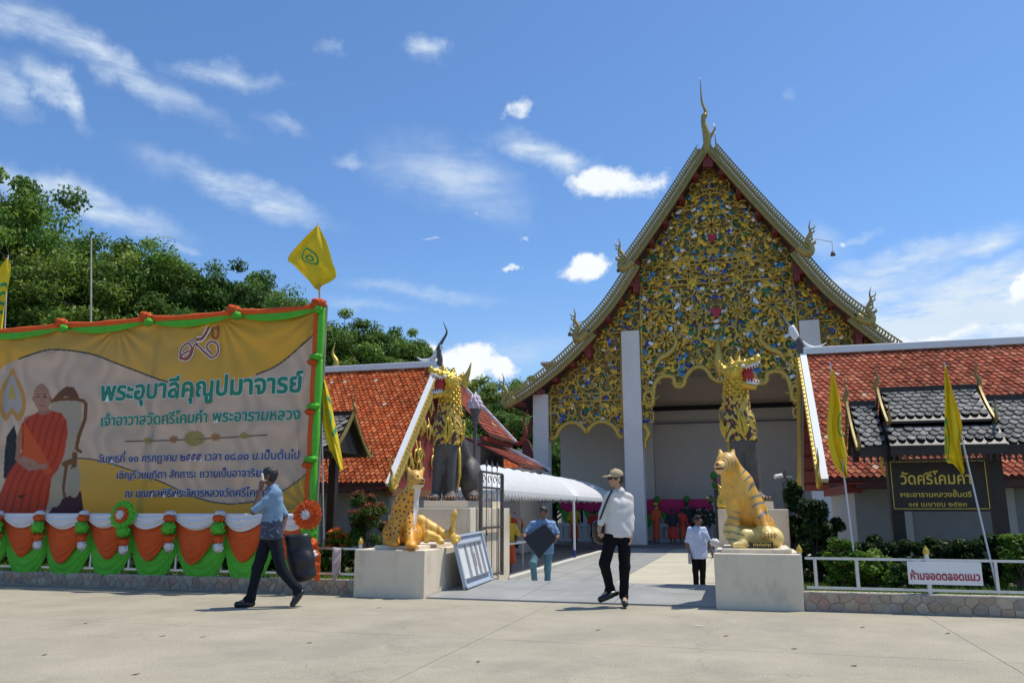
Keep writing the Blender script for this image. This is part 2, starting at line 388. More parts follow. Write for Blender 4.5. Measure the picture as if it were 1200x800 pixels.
def body(name, prims, h, m, parent, k=.03, col=None, noise=None, M=None, label=None, kind=None):
    """prims in the parent's local frame"""
    v, f = sdf(prims, h, k, noise)
    me = bpy.data.meshes.new(name)
    me.vertices.add(len(v)); me.vertices.foreach_set('co', v.ravel())
    me.loops.add(len(f) * 4); me.loops.foreach_set('vertex_index', f.ravel().astype(np.int32))
    me.polygons.add(len(f)); me.polygons.foreach_set('loop_start', np.arange(len(f), dtype=np.int32) * 4)
    me.update(calc_edges=True); me.validate()
    me.polygons.foreach_set('use_smooth', [True] * len(me.polygons))
    if col is not None:
        at_ = me.color_attributes.new('Col', 'FLOAT_COLOR', 'POINT'); c = np.concatenate([col(v), np.ones((len(v), 1))], 1); at_.data.foreach_set('color', c.ravel())
    me.materials.append(m)
    o = bpy.data.objects.new(name, me); link(o); o.parent = parent; ORI[o] = ORI[parent]
    if label: o['label'] = label
    if kind: o['kind'] = kind
    return o
def dots(P, cs, r):   # 1 where a point is within r of a centre
    m = np.zeros(len(P), bool)
    for c, q in zip(cs, r): m |= ((P - c) ** 2).sum(1) < q * q
    return m
# ================================================================ ground
CONC = mat('road_concrete', (.385, .34, .25), .9, col2=(.34, .30, .22), vscale=.7, var=.10, bump=.5, bscale=70)
def conc_detail():
    nt = CONC.node_tree; N = nt.nodes; L = nt.links; p = N['Principled BSDF']; src = p.inputs['Base Color'].links[0].from_socket
    g = N.new('ShaderNodeNewGeometry')
    n = N.new('ShaderNodeTexNoise'); n.inputs['Scale'].default_value = 55; n.inputs['Detail'].default_value = 4; n.inputs['Roughness'].default_value = .8; L.new(g.outputs['Position'], n.inputs['Vector'])
    r = N.new('ShaderNodeMapRange'); r.inputs[1].default_value = .3; r.inputs[2].default_value = .7; r.inputs[3].default_value = .62; r.inputs[4].default_value = 1.32; L.new(n.outputs[0], r.inputs[0])
    h = N.new('ShaderNodeHueSaturation'); L.new(src, h.inputs['Color']); L.new(r.outputs[0], h.inputs['Value'])
    n2 = N.new('ShaderNodeTexNoise'); n2.inputs['Scale'].default_value = .45; n2.inputs['Detail'].default_value = 7; n2.inputs['Roughness'].default_value = .7; n2.inputs['Distortion'].default_value = .6; L.new(g.outputs['Position'], n2.inputs['Vector'])
    r2 = N.new('ShaderNodeMapRange'); r2.inputs[1].default_value = .50; r2.inputs[2].default_value = .66; r2.inputs[4].default_value = .5; L.new(n2.outputs[0], r2.inputs[0])
    mx = N.new('ShaderNodeMix'); mx.data_type = 'RGBA'; L.new(r2.outputs[0], mx.inputs[0]); L.new(h.outputs[0], mx.inputs[6]); mx.inputs[7].default_value = (.235, .215, .17, 1)
    wn = N.new('ShaderNodeTexNoise'); wn.inputs['Scale'].default_value = 1.6; wn.inputs['Detail'].default_value = 5; L.new(g.outputs['Position'], wn.inputs['Vector'])
    av = N.new('ShaderNodeVectorMath'); av.operation = 'MULTIPLY_ADD'; L.new(wn.outputs['Color'], av.inputs[0]); av.inputs[1].default_value = (.9, .9, .9); L.new(g.outputs['Position'], av.inputs[2])
    vo = N.new('ShaderNodeTexVoronoi'); vo.feature = 'DISTANCE_TO_EDGE'; vo.inputs['Scale'].default_value = .23; L.new(av.outputs[0], vo.inputs['Vector'])
    r3 = N.new('ShaderNodeMapRange'); r3.inputs[1].default_value = .0022; r3.inputs[2].default_value = .0; r3.inputs[4].default_value = .35; L.new(vo.outputs['Distance'], r3.inputs[0])
    n4 = N.new('ShaderNodeTexNoise'); n4.inputs['Scale'].default_value = 2.2; n4.inputs['Detail'].default_value = 3; n4.inputs['Distortion'].default_value = 1.2; L.new(g.outputs['Position'], n4.inputs['Vector'])
    r4 = N.new('ShaderNodeMapRange'); r4.inputs[1].default_value = .62; r4.inputs[2].default_value = .80; r4.inputs[4].default_value = .45; L.new(n4.outputs[0], r4.inputs[0])
    m3 = N.new('ShaderNodeMix'); m3.data_type = 'RGBA'; L.new(r3.outputs[0], m3.inputs[0]); L.new(mx.outputs[2], m3.inputs[6]); m3.inputs[7].default_value = (.10, .09, .07, 1)
    m4 = N.new('ShaderNodeMix'); m4.data_type = 'RGBA'; L.new(r4.outputs[0], m4.inputs[0]); L.new(m3.outputs[2], m4.inputs[6]); m4.inputs[7].default_value = (.45, .41, .32, 1)
    L.new(m4.outputs[2], p.inputs['Base Color'])
conc_detail()
JOINT = mat('road_joint_dirt', (.22, .20, .16), .95, var=.2, bump=.3)
LAWN = mat('lawn_soil', (.07, .10, .025), .95, col2=(.16, .12, .07), vscale=1.6, var=.2, bump=.5, bscale=30)
# distant ground to the horizon, road bed, slabs
struct('ground', MB().b2((-900, -600, -.42), (900, 900, -.40)), mat('far_ground', (.10, .12, .05), .95, col2=(.16, .14, .09), vscale=.05, var=.2))
road = struct('road', MB().b2((-60, -20, -.39), (60, 11.72, -.012)), JOINT)
def slab(x0, x1, y0, y1):
    nx = max(2, int((x1 - x0) / .12)) if x1 - x0 < 7 else 30; b = MB()
    e = .0035; xs = np.linspace(x0 + e, x1 - e, nx); ys = np.array([y0 + e, y1 - e])
    wob = lambda t, s: .006 * np.sin(t * 9 + s) + .004 * np.sin(t * 23 + s * 2)
    top = np.stack([xs, ys[1] + wob(xs, y1), np.zeros(nx)], 1); bot = np.stack([xs, ys[0] + wob(xs, y0), np.zeros(nx)], 1)
    b.strip(top, bot, (0, 0, -1), .2); o = b.build('slab', CONC, road); return o
XS = [-30, -17.1, -12.3, -7.5, -2.7, 2.1, 6.9, 11.7, 30]; YS = [-14, -8.5, -2.9, 2.7, 8.3, 11.7]
for i in range(len(XS) - 1):
    for j in range(len(YS) - 1): slab(XS[i], XS[i + 1], YS[j], YS[j + 1])
# a few fallen leaves and a scrap of paper on the road
LEAFD = mat('dry_leaf', (.14, .075, .035), .8, var=.3, rand=.3); n_ = 0
for px, py in [(52, 767), (158, 790), (190, 745), (237, 711 + 35), (362, 753), (100, 730), (443, 708 + 4), (850, 745), (700, 738), (930, 760), (1010, 735), (1110, 742), (1000, 780), (560, 775)]:
    d = ray(px, py); t = -EYE / d[2]; a = random.random() * 6; s = .025
    pts = [(math.cos(a + q) * s * r, math.sin(a + q) * s * r) for q, r in ((0, 1.6), (.9, .8), (2, .8), (3.14, 1.4), (4.2, .8), (5.3, .8))]
    b = MB(); b.prism([(0, 0)] * 0 + pts, ((d[0] * t, d[1] * t, .002), (1, 0, .2), (0, 1, 0), (0, 0, 1)), .003)
    o = b.build('fallen_leaf', LEAFD); tagp(o, 'small dry leaf fallen on the concrete road', 'leaf', 'dry leaves scattered on the road')
d = ray(818, 733); t = -EYE / d[2]
tagp(MB().prism([(-.05, -.01), (.03, -.02), (.05, .015), (-.03, .02)], ((d[0] * t, d[1] * t, .002), (1, 0, 0), (0, 1, 0), (0, 0, 1)), .004).build('paper_scrap', WHITE), 'white scrap of paper lying on the open road', 'litter')

GREYST = mat('grey_paving', (.27, .27, .255), .5, col2=(.33, .325, .30), vscale=1.1, var=.10, bump=.08, bscale=15)
CREAM = mat('cream_paving', (.50, .455, .345), .7, col2=(.44, .40, .30), vscale=.8, var=.06, bump=.1)
DKPAVE = mat('shade_toned_terrace', (.09, .095, .10), .5, var=.12, vscale=2)  # shade on the terrace beside the path is put into this dark colour
# entrance ramp: rises to a crest, then falls to the courtyard
rp = struct('entrance_ramp', MB().b2((-4.70, 11.74, -.38), (-.40, 15.3, -.352)), DKPAVE)
for (x0, x1) in ((-4.66, -3.26), (-3.25, -1.85), (-1.84, -.44)):
    for (ya, za, yb, zb) in ((11.73, .02, 12.86, .062), (12.87, .062, 14.02, .10), (14.02, .10, 15.2, -.33)):
        g_ = MB(); g_.strip([(x0, ya, za), (x0, yb, zb)], [(x1, ya, za), (x1, yb, zb)], (0, 0, -1), .3 if zb > 0 else .02)
        g_.build('paving_panel', GREYST, rp)
cy = struct('courtyard', MB().b2((-30, 15.2, -.40), (14, 60, -.345)), DKPAVE)
def pave(x0, x1, y0, y1, dx, dy, m, skew=0):
    nx = round((x1 - x0) / dx); ny = round((y1 - y0) / dy); dx = (x1 - x0) / nx; dy = (y1 - y0) / ny
    for i in range(nx):
        for j in range(ny):
            o = MB().b2((x0 + i * dx + .006, y0 + j * dy + .006, -.345), (x0 + (i + 1) * dx - .006, y0 + (j + 1) * dy - .006, -.33 + .0012 * ((i + j) % 2)))
            o.build('paving_slab', m, cy)
pave(-5.3, -2.95, 15.2, 36.2, .8, 1.3, GREYST)
pave(-2.95, 2.4, 15.2, 36.2, 1.8, 2.3, CREAM)
struct('kerb', MB().b2((-5.52, 15.4, -.39), (-5.31, 36, -.24)), mat('kerb_concrete', (.5, .48, .42), .8, var=.1))
# raised planting beds behind the low walls
for nm, x0, x1 in (('planting_bed', -40, -5.86), ('planting_bed', .72, 40)):
    struct(nm, MB().b2((x0, 12.02, -.41), (x1, 17.6, .17)), LAWN)
# grass blades in the beds
def grass(x0, x1, y0, y1, n, hgt=.10):
    r = np.random.default_rng(3); b = MB(); x = r.uniform(x0, x1, n); y = y0 + (y1 - y0) * r.random(n) ** 1.6; vs = []; fs = []; cs = []
    h = hgt * r.uniform(.4, 1.3, n); a = r.uniform(0, 6.28, n); w = .012; lx = r.normal(0, .35, n) * h; ly = r.normal(0, .35, n) * h
    base = np.stack([x, y, np.full(n, .165)], 1); u = np.stack([np.cos(a) * w, np.sin(a) * w, 0 * a], 1)
    v = np.stack([base - u, base + u, base + np.stack([lx, ly, h], 1)], 1).reshape(-1, 3)
    c = np.repeat(np.stack([r.uniform(.07, .2, n), r.uniform(.17, .30, n), r.uniform(.02, .05, n)], 1), 3, 0)
    f = [(3 * i, 3 * i + 1, 3 * i + 2) for i in range(n)]; b.add(v, f, c); return b
GRASSM = mat('grass_blades', (.1, .2, .03), .6, attr=True, trans=.35)
tagp(grass(-14.5, -5.9, 12.05, 13.6, 14000).build('grass', GRASSM), 'short green grass behind the left stone kerb wall', 'grass', kind='stuff')
tagp(grass(.76, 5.0, 11.9, 13.6, 9000).build('grass', GRASSM), 'short green grass behind the right stone kerb wall', 'grass', kind='stuff')

# ================================================================ low crazy-paved walls: every stone its own part
MORT = mat('pale_mortar', (.42, .37, .30), .9, var=.1, bump=.3)
STM = [mat('facing_stone_%s' % n, c, .8, var=.18, vscale=9, bump=.3, rand=.15) for n, c in
       (('pink', (.38, .25, .185)), ('buff', (.37, .285, .20)), ('grey', (.32, .27, .225)), ('cream', (.42, .345, .26)))]
def clip_poly(P, c, n):      # keep the side where (p-c).n <= 0
    out = []
    for i in range(len(P)):
        a, b = P[i], P[(i + 1) % len(P)]; da = (a - c).dot(n); db = (b - c).dot(n)
        if da <= 0: out.append(a)
        if da * db < 0: out.append(a + (b - a) * (da / (da - db)))
    return out
def stone_wall(label, x0, x1, yf, z1, seen, seed):
    t = thing('low_stone_wall', label, 'wall', ((x0 + x1) / 2, yf, 0))
    MB().b2((x0, yf + .006, -.02), (x1, yf + .3, z1)).build('wall_core', MORT, t)
    r = np.random.default_rng(seed); s0, s1 = seen; pts = []
    step = .165; nx = int((s1 - s0) / step); rows = 2
    for j in range(-1, rows + 1):
        for i in range(-1, nx + 1): pts.append((s0 + (i + .5 + .5 * (j % 2)) * step + r.normal(0, .03), (j + .5) * z1 / rows + r.normal(0, .02)))
    pts = np.array(pts)
    for p in pts:
        if not (s0 < p[0] < s1 and .01 < p[1] < z1 - .01): continue
        P = [np.array(q) for q in ((max(s0, p[0] - .2), .012), (min(s1, p[0] + .2), .012), (min(s1, p[0] + .2), z1 - .008), (max(s0, p[0] - .2), z1 - .008))]
        for q in pts[np.argsort(((pts - p) ** 2).sum(1))[1:14]]:
            n = q - p; L_ = np.linalg.norm(n); n = n / L_; P = clip_poly(P, (p + q) / 2 - n * .0065, n)
            if len(P) < 3: break
        if len(P) < 3: continue
        th = .012 + r.random() * .012
        MB().prism([(float(q[0]), float(q[1])) for q in P], ((0, yf + .01, 0), (1, 0, 0), (0, 0, 1), (0, -1, 0)), th).build('stone', STM[int(r.integers(0, 4))], t)
    return t
stone_wall('low wall faced with irregular stones below the banner', -16, -5.84, 11.92, .215, (-13.6, -5.85), 5)
stone_wall('low wall faced with irregular stones right of the tiger', .69, 9, 11.68, .235, (.70, 3.9), 9)

# ================================================================ fences of silver pipe
def fence(label, xs, posts, y, zr, x0, x1, tall, basez=.15):
    t = thing('pipe_fence', label, 'fence', ((x0 + x1) / 2, y, basez))
    for z in zr: MB().bar((x0, y, z), (x1, y, z), .045, .03).build('rail', STEEL, t)
    for x in posts: MB().tube([(x, y, zr[0] - .0), (x, y, zr[1])], .024, 8).build('post', STEEL, t)
    for x in tall:
        p = MB().tube([(x, y, .02), (x, y, zr[1] + .075)], .03, 10).build('tall_post', STEEL, t)
        MB().lathe((x, y, zr[1] + .07), [(.028, 0), (.04, .012), (.042, .03), (.032, .06), (.014, .09), (.002, .115)], 10).build('finial', GOLD, p)
    return t
fxR = lambda px: at(px, 670, 11.75)[0]; fxL = lambda px: at(px, 660, 12.0)[0]
fence('silver pipe railing right of the tiger pedestal', 0, [fxR(x) for x in (956, 1005, 1168)] + [3.9, 4.6], 11.78, (.29, .665), .74, 5.5, [fxR(938.5), fxR(1088)])
fence('silver pipe railing hung with bunting left of the leopard', 0, [fxL(x) for x in (12, 62, 105, 150, 205, 258, 310, 358, 397)] + [-14, -14.6], 12.02, (.30, .69), -15, -5.9, [fxL(421)])
# ================================================================ pedestals
def block(label, a, b, plinth=None):
    t = thing('statue_pedestal', label, 'pedestal', ((a[0] + b[0]) / 2, (a[1] + b[1]) / 2, a[2]))
    MB().b2(a, b).build('block', PEDW, t, bevel=.012)
    if plinth: MB().b2(*plinth).build('plinth_slab', PEDW, t, bevel=.008)
    return t
block('white plaster block under the leopard left of the ramp', (-5.84, 11.66, -.02), (-4.68, 13.55, .70), ((-5.6, 11.85, .70), (-4.85, 13.4, .755)))
block('tall white plaster block under the lion beast with grey legs', (-5.75, 13.6, -.4), (-4.62, 16.1, 1.33), ((-5.6, 13.85, 1.33), (-4.75, 15.9, 1.46)))
block('white plaster block under the striped tiger right of the ramp', (-.44, 11.6, -.02), (.68, 13.5, .72), ((-.34, 11.75, .72), (.58, 13.2, .775)))
block('tall white plaster block under the golden beast behind the tiger', (-.42, 13.6, -.4), (.66, 16.1, 1.31), ((-.3, 13.8, 1.31), (.45, 15.9, 1.43)))

# ================================================================ tiled buildings
TILE_A = mat('orange_clay_tile', (.42, .105, .035), .85, spec=.12, attr=True, var=.12, vscale=6)
TILE_B = mat('dark_stone_tile', (.13, .125, .115), .9, spec=.15, col2=(.27, .26, .24), vscale=10, var=.35, bump=.5, rand=.25)
ROOFUNDER = mat('dark_red_roof_deck', (.07, .02, .012), .9)  # dark red deck that shows in the joints between tiles
WHT = mat('white_mortar_ridge', (.80, .80, .79), .6, var=.05)
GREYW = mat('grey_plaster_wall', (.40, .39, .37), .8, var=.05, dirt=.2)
def slope_tiles(rs, re, es, ee, w, ex, shape='point', seed=0, pal=((.44, .105, .035), (.36, .08, .03), (.50, .14, .05)), prot=.55):
    """all pointed tiles of one roof slope: returns an MB (joined) or list of single tile arrays"""
    rs, re, es, ee = [np.array(q, float) for q in (rs, re, es, ee)]
    A = (re - rs); wid = np.linalg.norm(A); A = A / wid; S = es - rs; ln = np.linalg.norm(S); S = S / ln; Nn = np.cross(A, S); Nn /= np.linalg.norm(Nn)
    if Nn[2] < 0: Nn = -Nn
    nr = int(ln / ex); nc = int(wid / w); r = np.random.default_rng(seed); out = []
    if shape == 'point': pf = [(-.5, -.45), (.5, -.45), (.5, prot), (0, 1.28), (-.5, prot)]
    else: pf = [(-.5, -.35), (.5, -.35), (.5, .62), (.27, 1.0), (0, 1.12), (-.27, 1.0), (-.5, .62)]
    pf = np.array(pf)
    for j in range(nr):
        for i in range(nc):
            cx = (i + .5 + .5 * (j % 2)) * wid / nc
            if cx > wid - w * .3: continue
            lift = abs(r.normal(0, .004)); tw = r.normal(0, .05)
            pu = pf[:, 0] * (w * .965); pv = pf[:, 1] * ex
            up = .006 + lift + (pf[:, 1] + .45) * .020
            base = rs + A * cx + S * (j * ex)
            top = base + A * (pu + tw * pv)[:, None] + S * pv[:, None] + Nn * up[:, None]
            c = np.array(pal[int(r.integers(0, len(pal)))]) * r.uniform(.72, 1.22) * (1 + .16 * math.sin(i * .21 + 1.3 * math.sin(j * .17)) * math.sin(j * .13 + i * .05))
            if r.random() < .008: c = np.array((.55, .38, .25))
            out.append((top, Nn, c))
    return out
def tiles_mb(lst, th=.014):
    b = MB()
    for top, Nn, c in lst:
        m = len(top); v = np.concatenate([top, top - Nn * th]); f = [tuple(range(m)), tuple(range(2 * m - 1, m - 1, -1))] + [(i, m + i, m + (i + 1) % m, (i + 1) % m) for i in range(m)]
        b.add(v, f, c)
    return b
def chofa(parent, base, curve, r0, m, name='ridge_horn'):
    P = spline([np.array(base) + np.array(c) for c in curve], 26); b = MB(); b.tube(P, np.interp(np.linspace(0, 1, 26), [0, .15, .5, 1], [r0, r0 * 1.15, r0 * .6, .006]), 8); return b.build(name, m, parent, True)
def gallery(label, X0, X1, ys, zs, side, gableX, pal):
    """low tiled gallery, ridge along X; ys=(front eave, ridge, back eave), zs=(eave, ridge)"""
    (yf, yr, yb), (ze, zr) = ys, zs
    t = thing('tiled_gallery', label, 'building', ((X0 + X1) / 2, yr, -.33)); sgn = 1 if side > 0 else -1
    # deck under the tiles
    rf = MB()
    for y in (yf, yb): rf.strip([(X0, yr, zr), (X0, y, ze)], [(X1, yr, zr), (X1, y, ze)], (0, 0, -1), .05)
    roof = rf.build('roof', ROOFUNDER, t)
    tl = slope_tiles((X0, yr, zr), (X1, yr, zr), (X0, yf, ze), (X1, yf, ze), .138, .118, pal=pal, seed=3 + side)
    vis = tiles_mb(tl); vis.build('roof_tiles', TILE_A, roof, kind='stuff')
    tl = slope_tiles((X0, yr, zr), (X1, yr, zr), (X0, yb, ze), (X1, yb, ze), .276, .236, pal=pal, seed=5); tiles_mb(tl).build('roof_tiles', TILE_A, roof, kind='stuff')
    MB().b2((X0, yr - .10, zr - .03), (X1, yr + .10, zr + .15)).build('ridge_cap', WHT, roof, bevel=.02)
    E = X0 if sgn < 0 else X1   # the visible gable end
    # white verge and gold bargeboards on both slopes of that end
    for y, nm in ((yf, 'front'), (yb, 'back')):
        b = MB(); o = np.array((E, yr, zr + .02)); q = np.array((E, y + (y - yr) * .03, ze - .04)); 
        b.bar(o, q, .11, .15, up=(1, 0, 0)); v_ = b.build('white_verge', WHT, roof)
        b = MB(); off = np.array((sgn * .11, 0, -.10)); b.bar(o + off, q + off, .20, .07, up=(1, 0, 0)); v2 = b.build('bargeboard', GOLD2, t)
        b = MB(); n = 30
        for k in range(n):
            p = o + (q - o) * ((k + .5) / n) + np.array((sgn * .13, 0, .0)); d = (q - o) / np.linalg.norm(q - o)
            b.bar(p - d * .03 + np.array((0, 0, .05)), p + d * .02 + np.array((0, 0, -.07)), .035, .05, up=(1, 0, 0))
        b.build('bargeboard_teeth', GOLD2, v2, kind='stuff')
        # upturned gold naga at the foot
        s2 = 1 if y < yr else -1; fb = q + off
        P = spline([fb + np.array((0, s2 * .25, .10)), fb + np.array((0, -s2 * .02, -.02)), fb + np.array((sgn * .02, -s2 * .17, .12)), fb + np.array((sgn * .02, -s2 * .12, .34)), fb + np.array((sgn * .0, -s2 * .18, .52)), fb + np.array((sgn * .0, -s2 * .15, .78))], 24)
        MB().tube(P, np.interp(np.linspace(0, 1, 24), [0, .3, .6, 1], [.05, .065, .04, .006]), 8).build('eave_finial', GOLD, t, True)
    # soffit seen past the gable: red boards
    b = MB()
    for y in (yf, yb): b.strip([(E, yr, zr - .09), (E, y, ze - .09)], [(E - sgn * abs(gableX - E) - sgn * .1, yr, zr - .09), (E - sgn * abs(gableX - E) - sgn * .1, y, ze - .09)], (0, 0, -1), .03)
    sof = b.build('soffit', RED, t)
    for k in range(9):
        for y in (yf, yb):
            f = (k + .5) / 9; p = np.array((0, yr + (y - yr) * f, zr - .125 + (ze - zr) * f)); MB().b2(p + (E, -.03, -.02), p + (gableX, .03, .02)).build('purlin', RED, sof)
    # gable wall (triangle) dark with gold scrolls
    w = MB(); w.prism([(yf + .5, ze - .1), (yb - .5, ze - .1), (yr, zr - .35)], ((gableX, 0, 0), (0, 1, 0), (0, 0, 1), (-sgn, 0, 0)), .1)
    gw = w.build('gable_panel', mat('gable_dark_lacquer', (.015, .018, .03), .5, var=.2) if side < 0 else RED, t)
    if side > 0:   # left building: gold foliage on dark
        b = MB(); r = random.Random(4)
        for k in range(26):
            f = r.random(); hh = (1 - f) * (zr - ze - .7) + .05; yy = yr + r.choice((-1, 1)) * f * (yr - yf - .9); z0 = ze + r.random() * max(.1, hh - .35)
            s = r.uniform(.16, .30); pts = []
            for q in range(12):
                a = q / 11 * 4.6 + r.random() * .1; rr = s * (1 - q / 15); pts.append((gableX + sgn * .06, yy + math.cos(a) * rr, z0 + .3 + math.sin(a) * rr * 1.3))
            b.tube(pts, np.linspace(.045, .015, 12), 6)
            b.tube([(gableX + sgn * .06, yy, z0 + .1), (gableX + sgn * .08, yy + .05, z0 + .4), (gableX + sgn * .05, yy - .02, z0 + .8)], [.03, .055, .006], 6)
        b.build('gold_scrollwork', GOLD, gw, True, kind='stuff')
    MB().b2((gableX - .12 * sgn, yf + .35, ze - .28), (gableX + .16 * sgn, yb - .35, ze - .10)).build('tie_beam', mat('brown_beam', (.20, .09, .035), .6, var=.2) if side > 0 else RED, t)
    # walls
    i0 = X0 if sgn < 0 else X0; wx0, wx1 = (X0, gableX) if sgn > 0 else (gableX, X1)
    MB().b2((wx0, yf + .55, -.34), (wx1, yf + .70, ze - .06)).build('front_wall', mat('eave_shade_grey_wall', (.22, .22, .215), .8, var=.08, dirt=.2), t)  # grey plaster, its colour darkened for the shade under the eave
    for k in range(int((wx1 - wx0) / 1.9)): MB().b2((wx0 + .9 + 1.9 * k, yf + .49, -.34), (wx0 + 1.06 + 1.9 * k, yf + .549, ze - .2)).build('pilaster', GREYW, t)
    MB().b2((wx0, yb - .70, -.34), (wx1, yb - .55, ze - .06)).build('back_wall', GREYW, t)
    MB().b2((gableX - .1 * sgn, yf + .70, -.34), (gableX, yb - .7, ze - .28)).build('end_wall', GREYW, t)
    MB().b2((wx0 + (.0), yf + .03, ze - .19), (wx1, yf + .09, ze - .045)).build('fascia', MAROON, t)
    MB().b2((wx0, yf + .09, ze - .20), (wx1, yf + .55, ze - .16)).build('eave_soffit', MAROON, t)
    return t
PALR = ((.34, .085, .045), (.27, .065, .035), (.40, .13, .07)); PALL = ((.46, .095, .026), (.38, .075, .024), (.50, .14, .05))
gl = gallery('orange tiled gallery with black horned ridge behind the leopard', -17, -8.15, (18, 21, 24), (1.92, 5.28), 1, -8.42, PALL)
GREYH = mat('weathered_horn', (.10, .09, .08), .6, var=.2)
chofa(gl, (-8.1, 21, 5.28), [(0, .0, -.2), (.02, -.02, .2), (-.02, -.05, .5), (.08, -.02, .72), (.20, 0, .95), (.16, 0, 1.12), (.08, 0, 1.3)], .075, GREYH)
chofa(gl, (-8.2, 21, 5.4), [(.15, 0, .5), (-.1, 0, .12), (-.4, 0, .08), (-.6, 0, .18)], .09, WHT, 'ridge_end_curl')
chofa(gl, (-12.2, 22.5, 5.1), [(0, 0, .0), (-.05, 0, .45), (.05, 0, .75), (-.1, 0, 1.05), (-.04, 0, 1.4)], .14, GOLD)
MB().lathe((-12.1, 22.5, 5.0), [(.55, 0), (.3, .12), (.16, .35), (.08, .5)], 10).build('finial_base', WHT, gl, True)
gr = gallery('red tiled gallery with white ridge behind the temple name board', 1.62, 9.5, (18, 21, 24), (1.93, 5.12), -1, 2.25, PALR)
chofa(gr, (1.6, 21, 5.1), [(0, 0, -.2), (-.02, 0, .25), (-.12, 0, .5), (-.32, 0, .8), (-.42, 0, 1.05), (-.62, 0, 1.3)], .10, GREYH)
chofa(gr, (1.7, 21, 5.22), [(-.32, 0, .62), (-.2, 0, .32), (.0, 0, .12), (.25, 0, .05), (.5, 0, .16)], .09, WHT, 'ridge_end_curl')
# ================================================================ the temple
TC = -.75; TY = 37.0; BY = 36.0
LACQ = mat('temple_soffit_boards', (.10, .025, .02), .6, var=.25, vscale=2, bump=.1)
PILL = mat('pillar_pale_blue_grey', (.72, .69, .62), .7, var=.05, vscale=1, dirt=.08)
INWALL = mat('porch_inner_wall', (.66, .58, .49), .8, var=.05)
BARGE = mat('bargeboard_gilding', (.30, .23, .07), .45, .35, var=.3, vscale=7, bump=.4, bscale=35)
SILV = mat('mirror_glass', (.86, .88, .9), .12, .35, rand=.1)
TG = {'blue': mat('blue_glass', (.02, .07, .42), .12, .1, rand=.3, coat=.5), 'cyan': mat('turquoise_glass', (.02, .22, .42), .12, .1, coat=.5), 'green': mat('green_glass', (.015, .16, .05), .12, .1, coat=.5),
      'white': SILV, 'gilt': mat('bright_gilding', (.80, .52, .05), .25, .4, bump=.3), 'red': mat('red_glass', (.42, .01, .02), .2)}
tm = thing('temple', 'great temple hall with a three tiered gable of gilded carving', 'temple', (TC, 45, -.33))
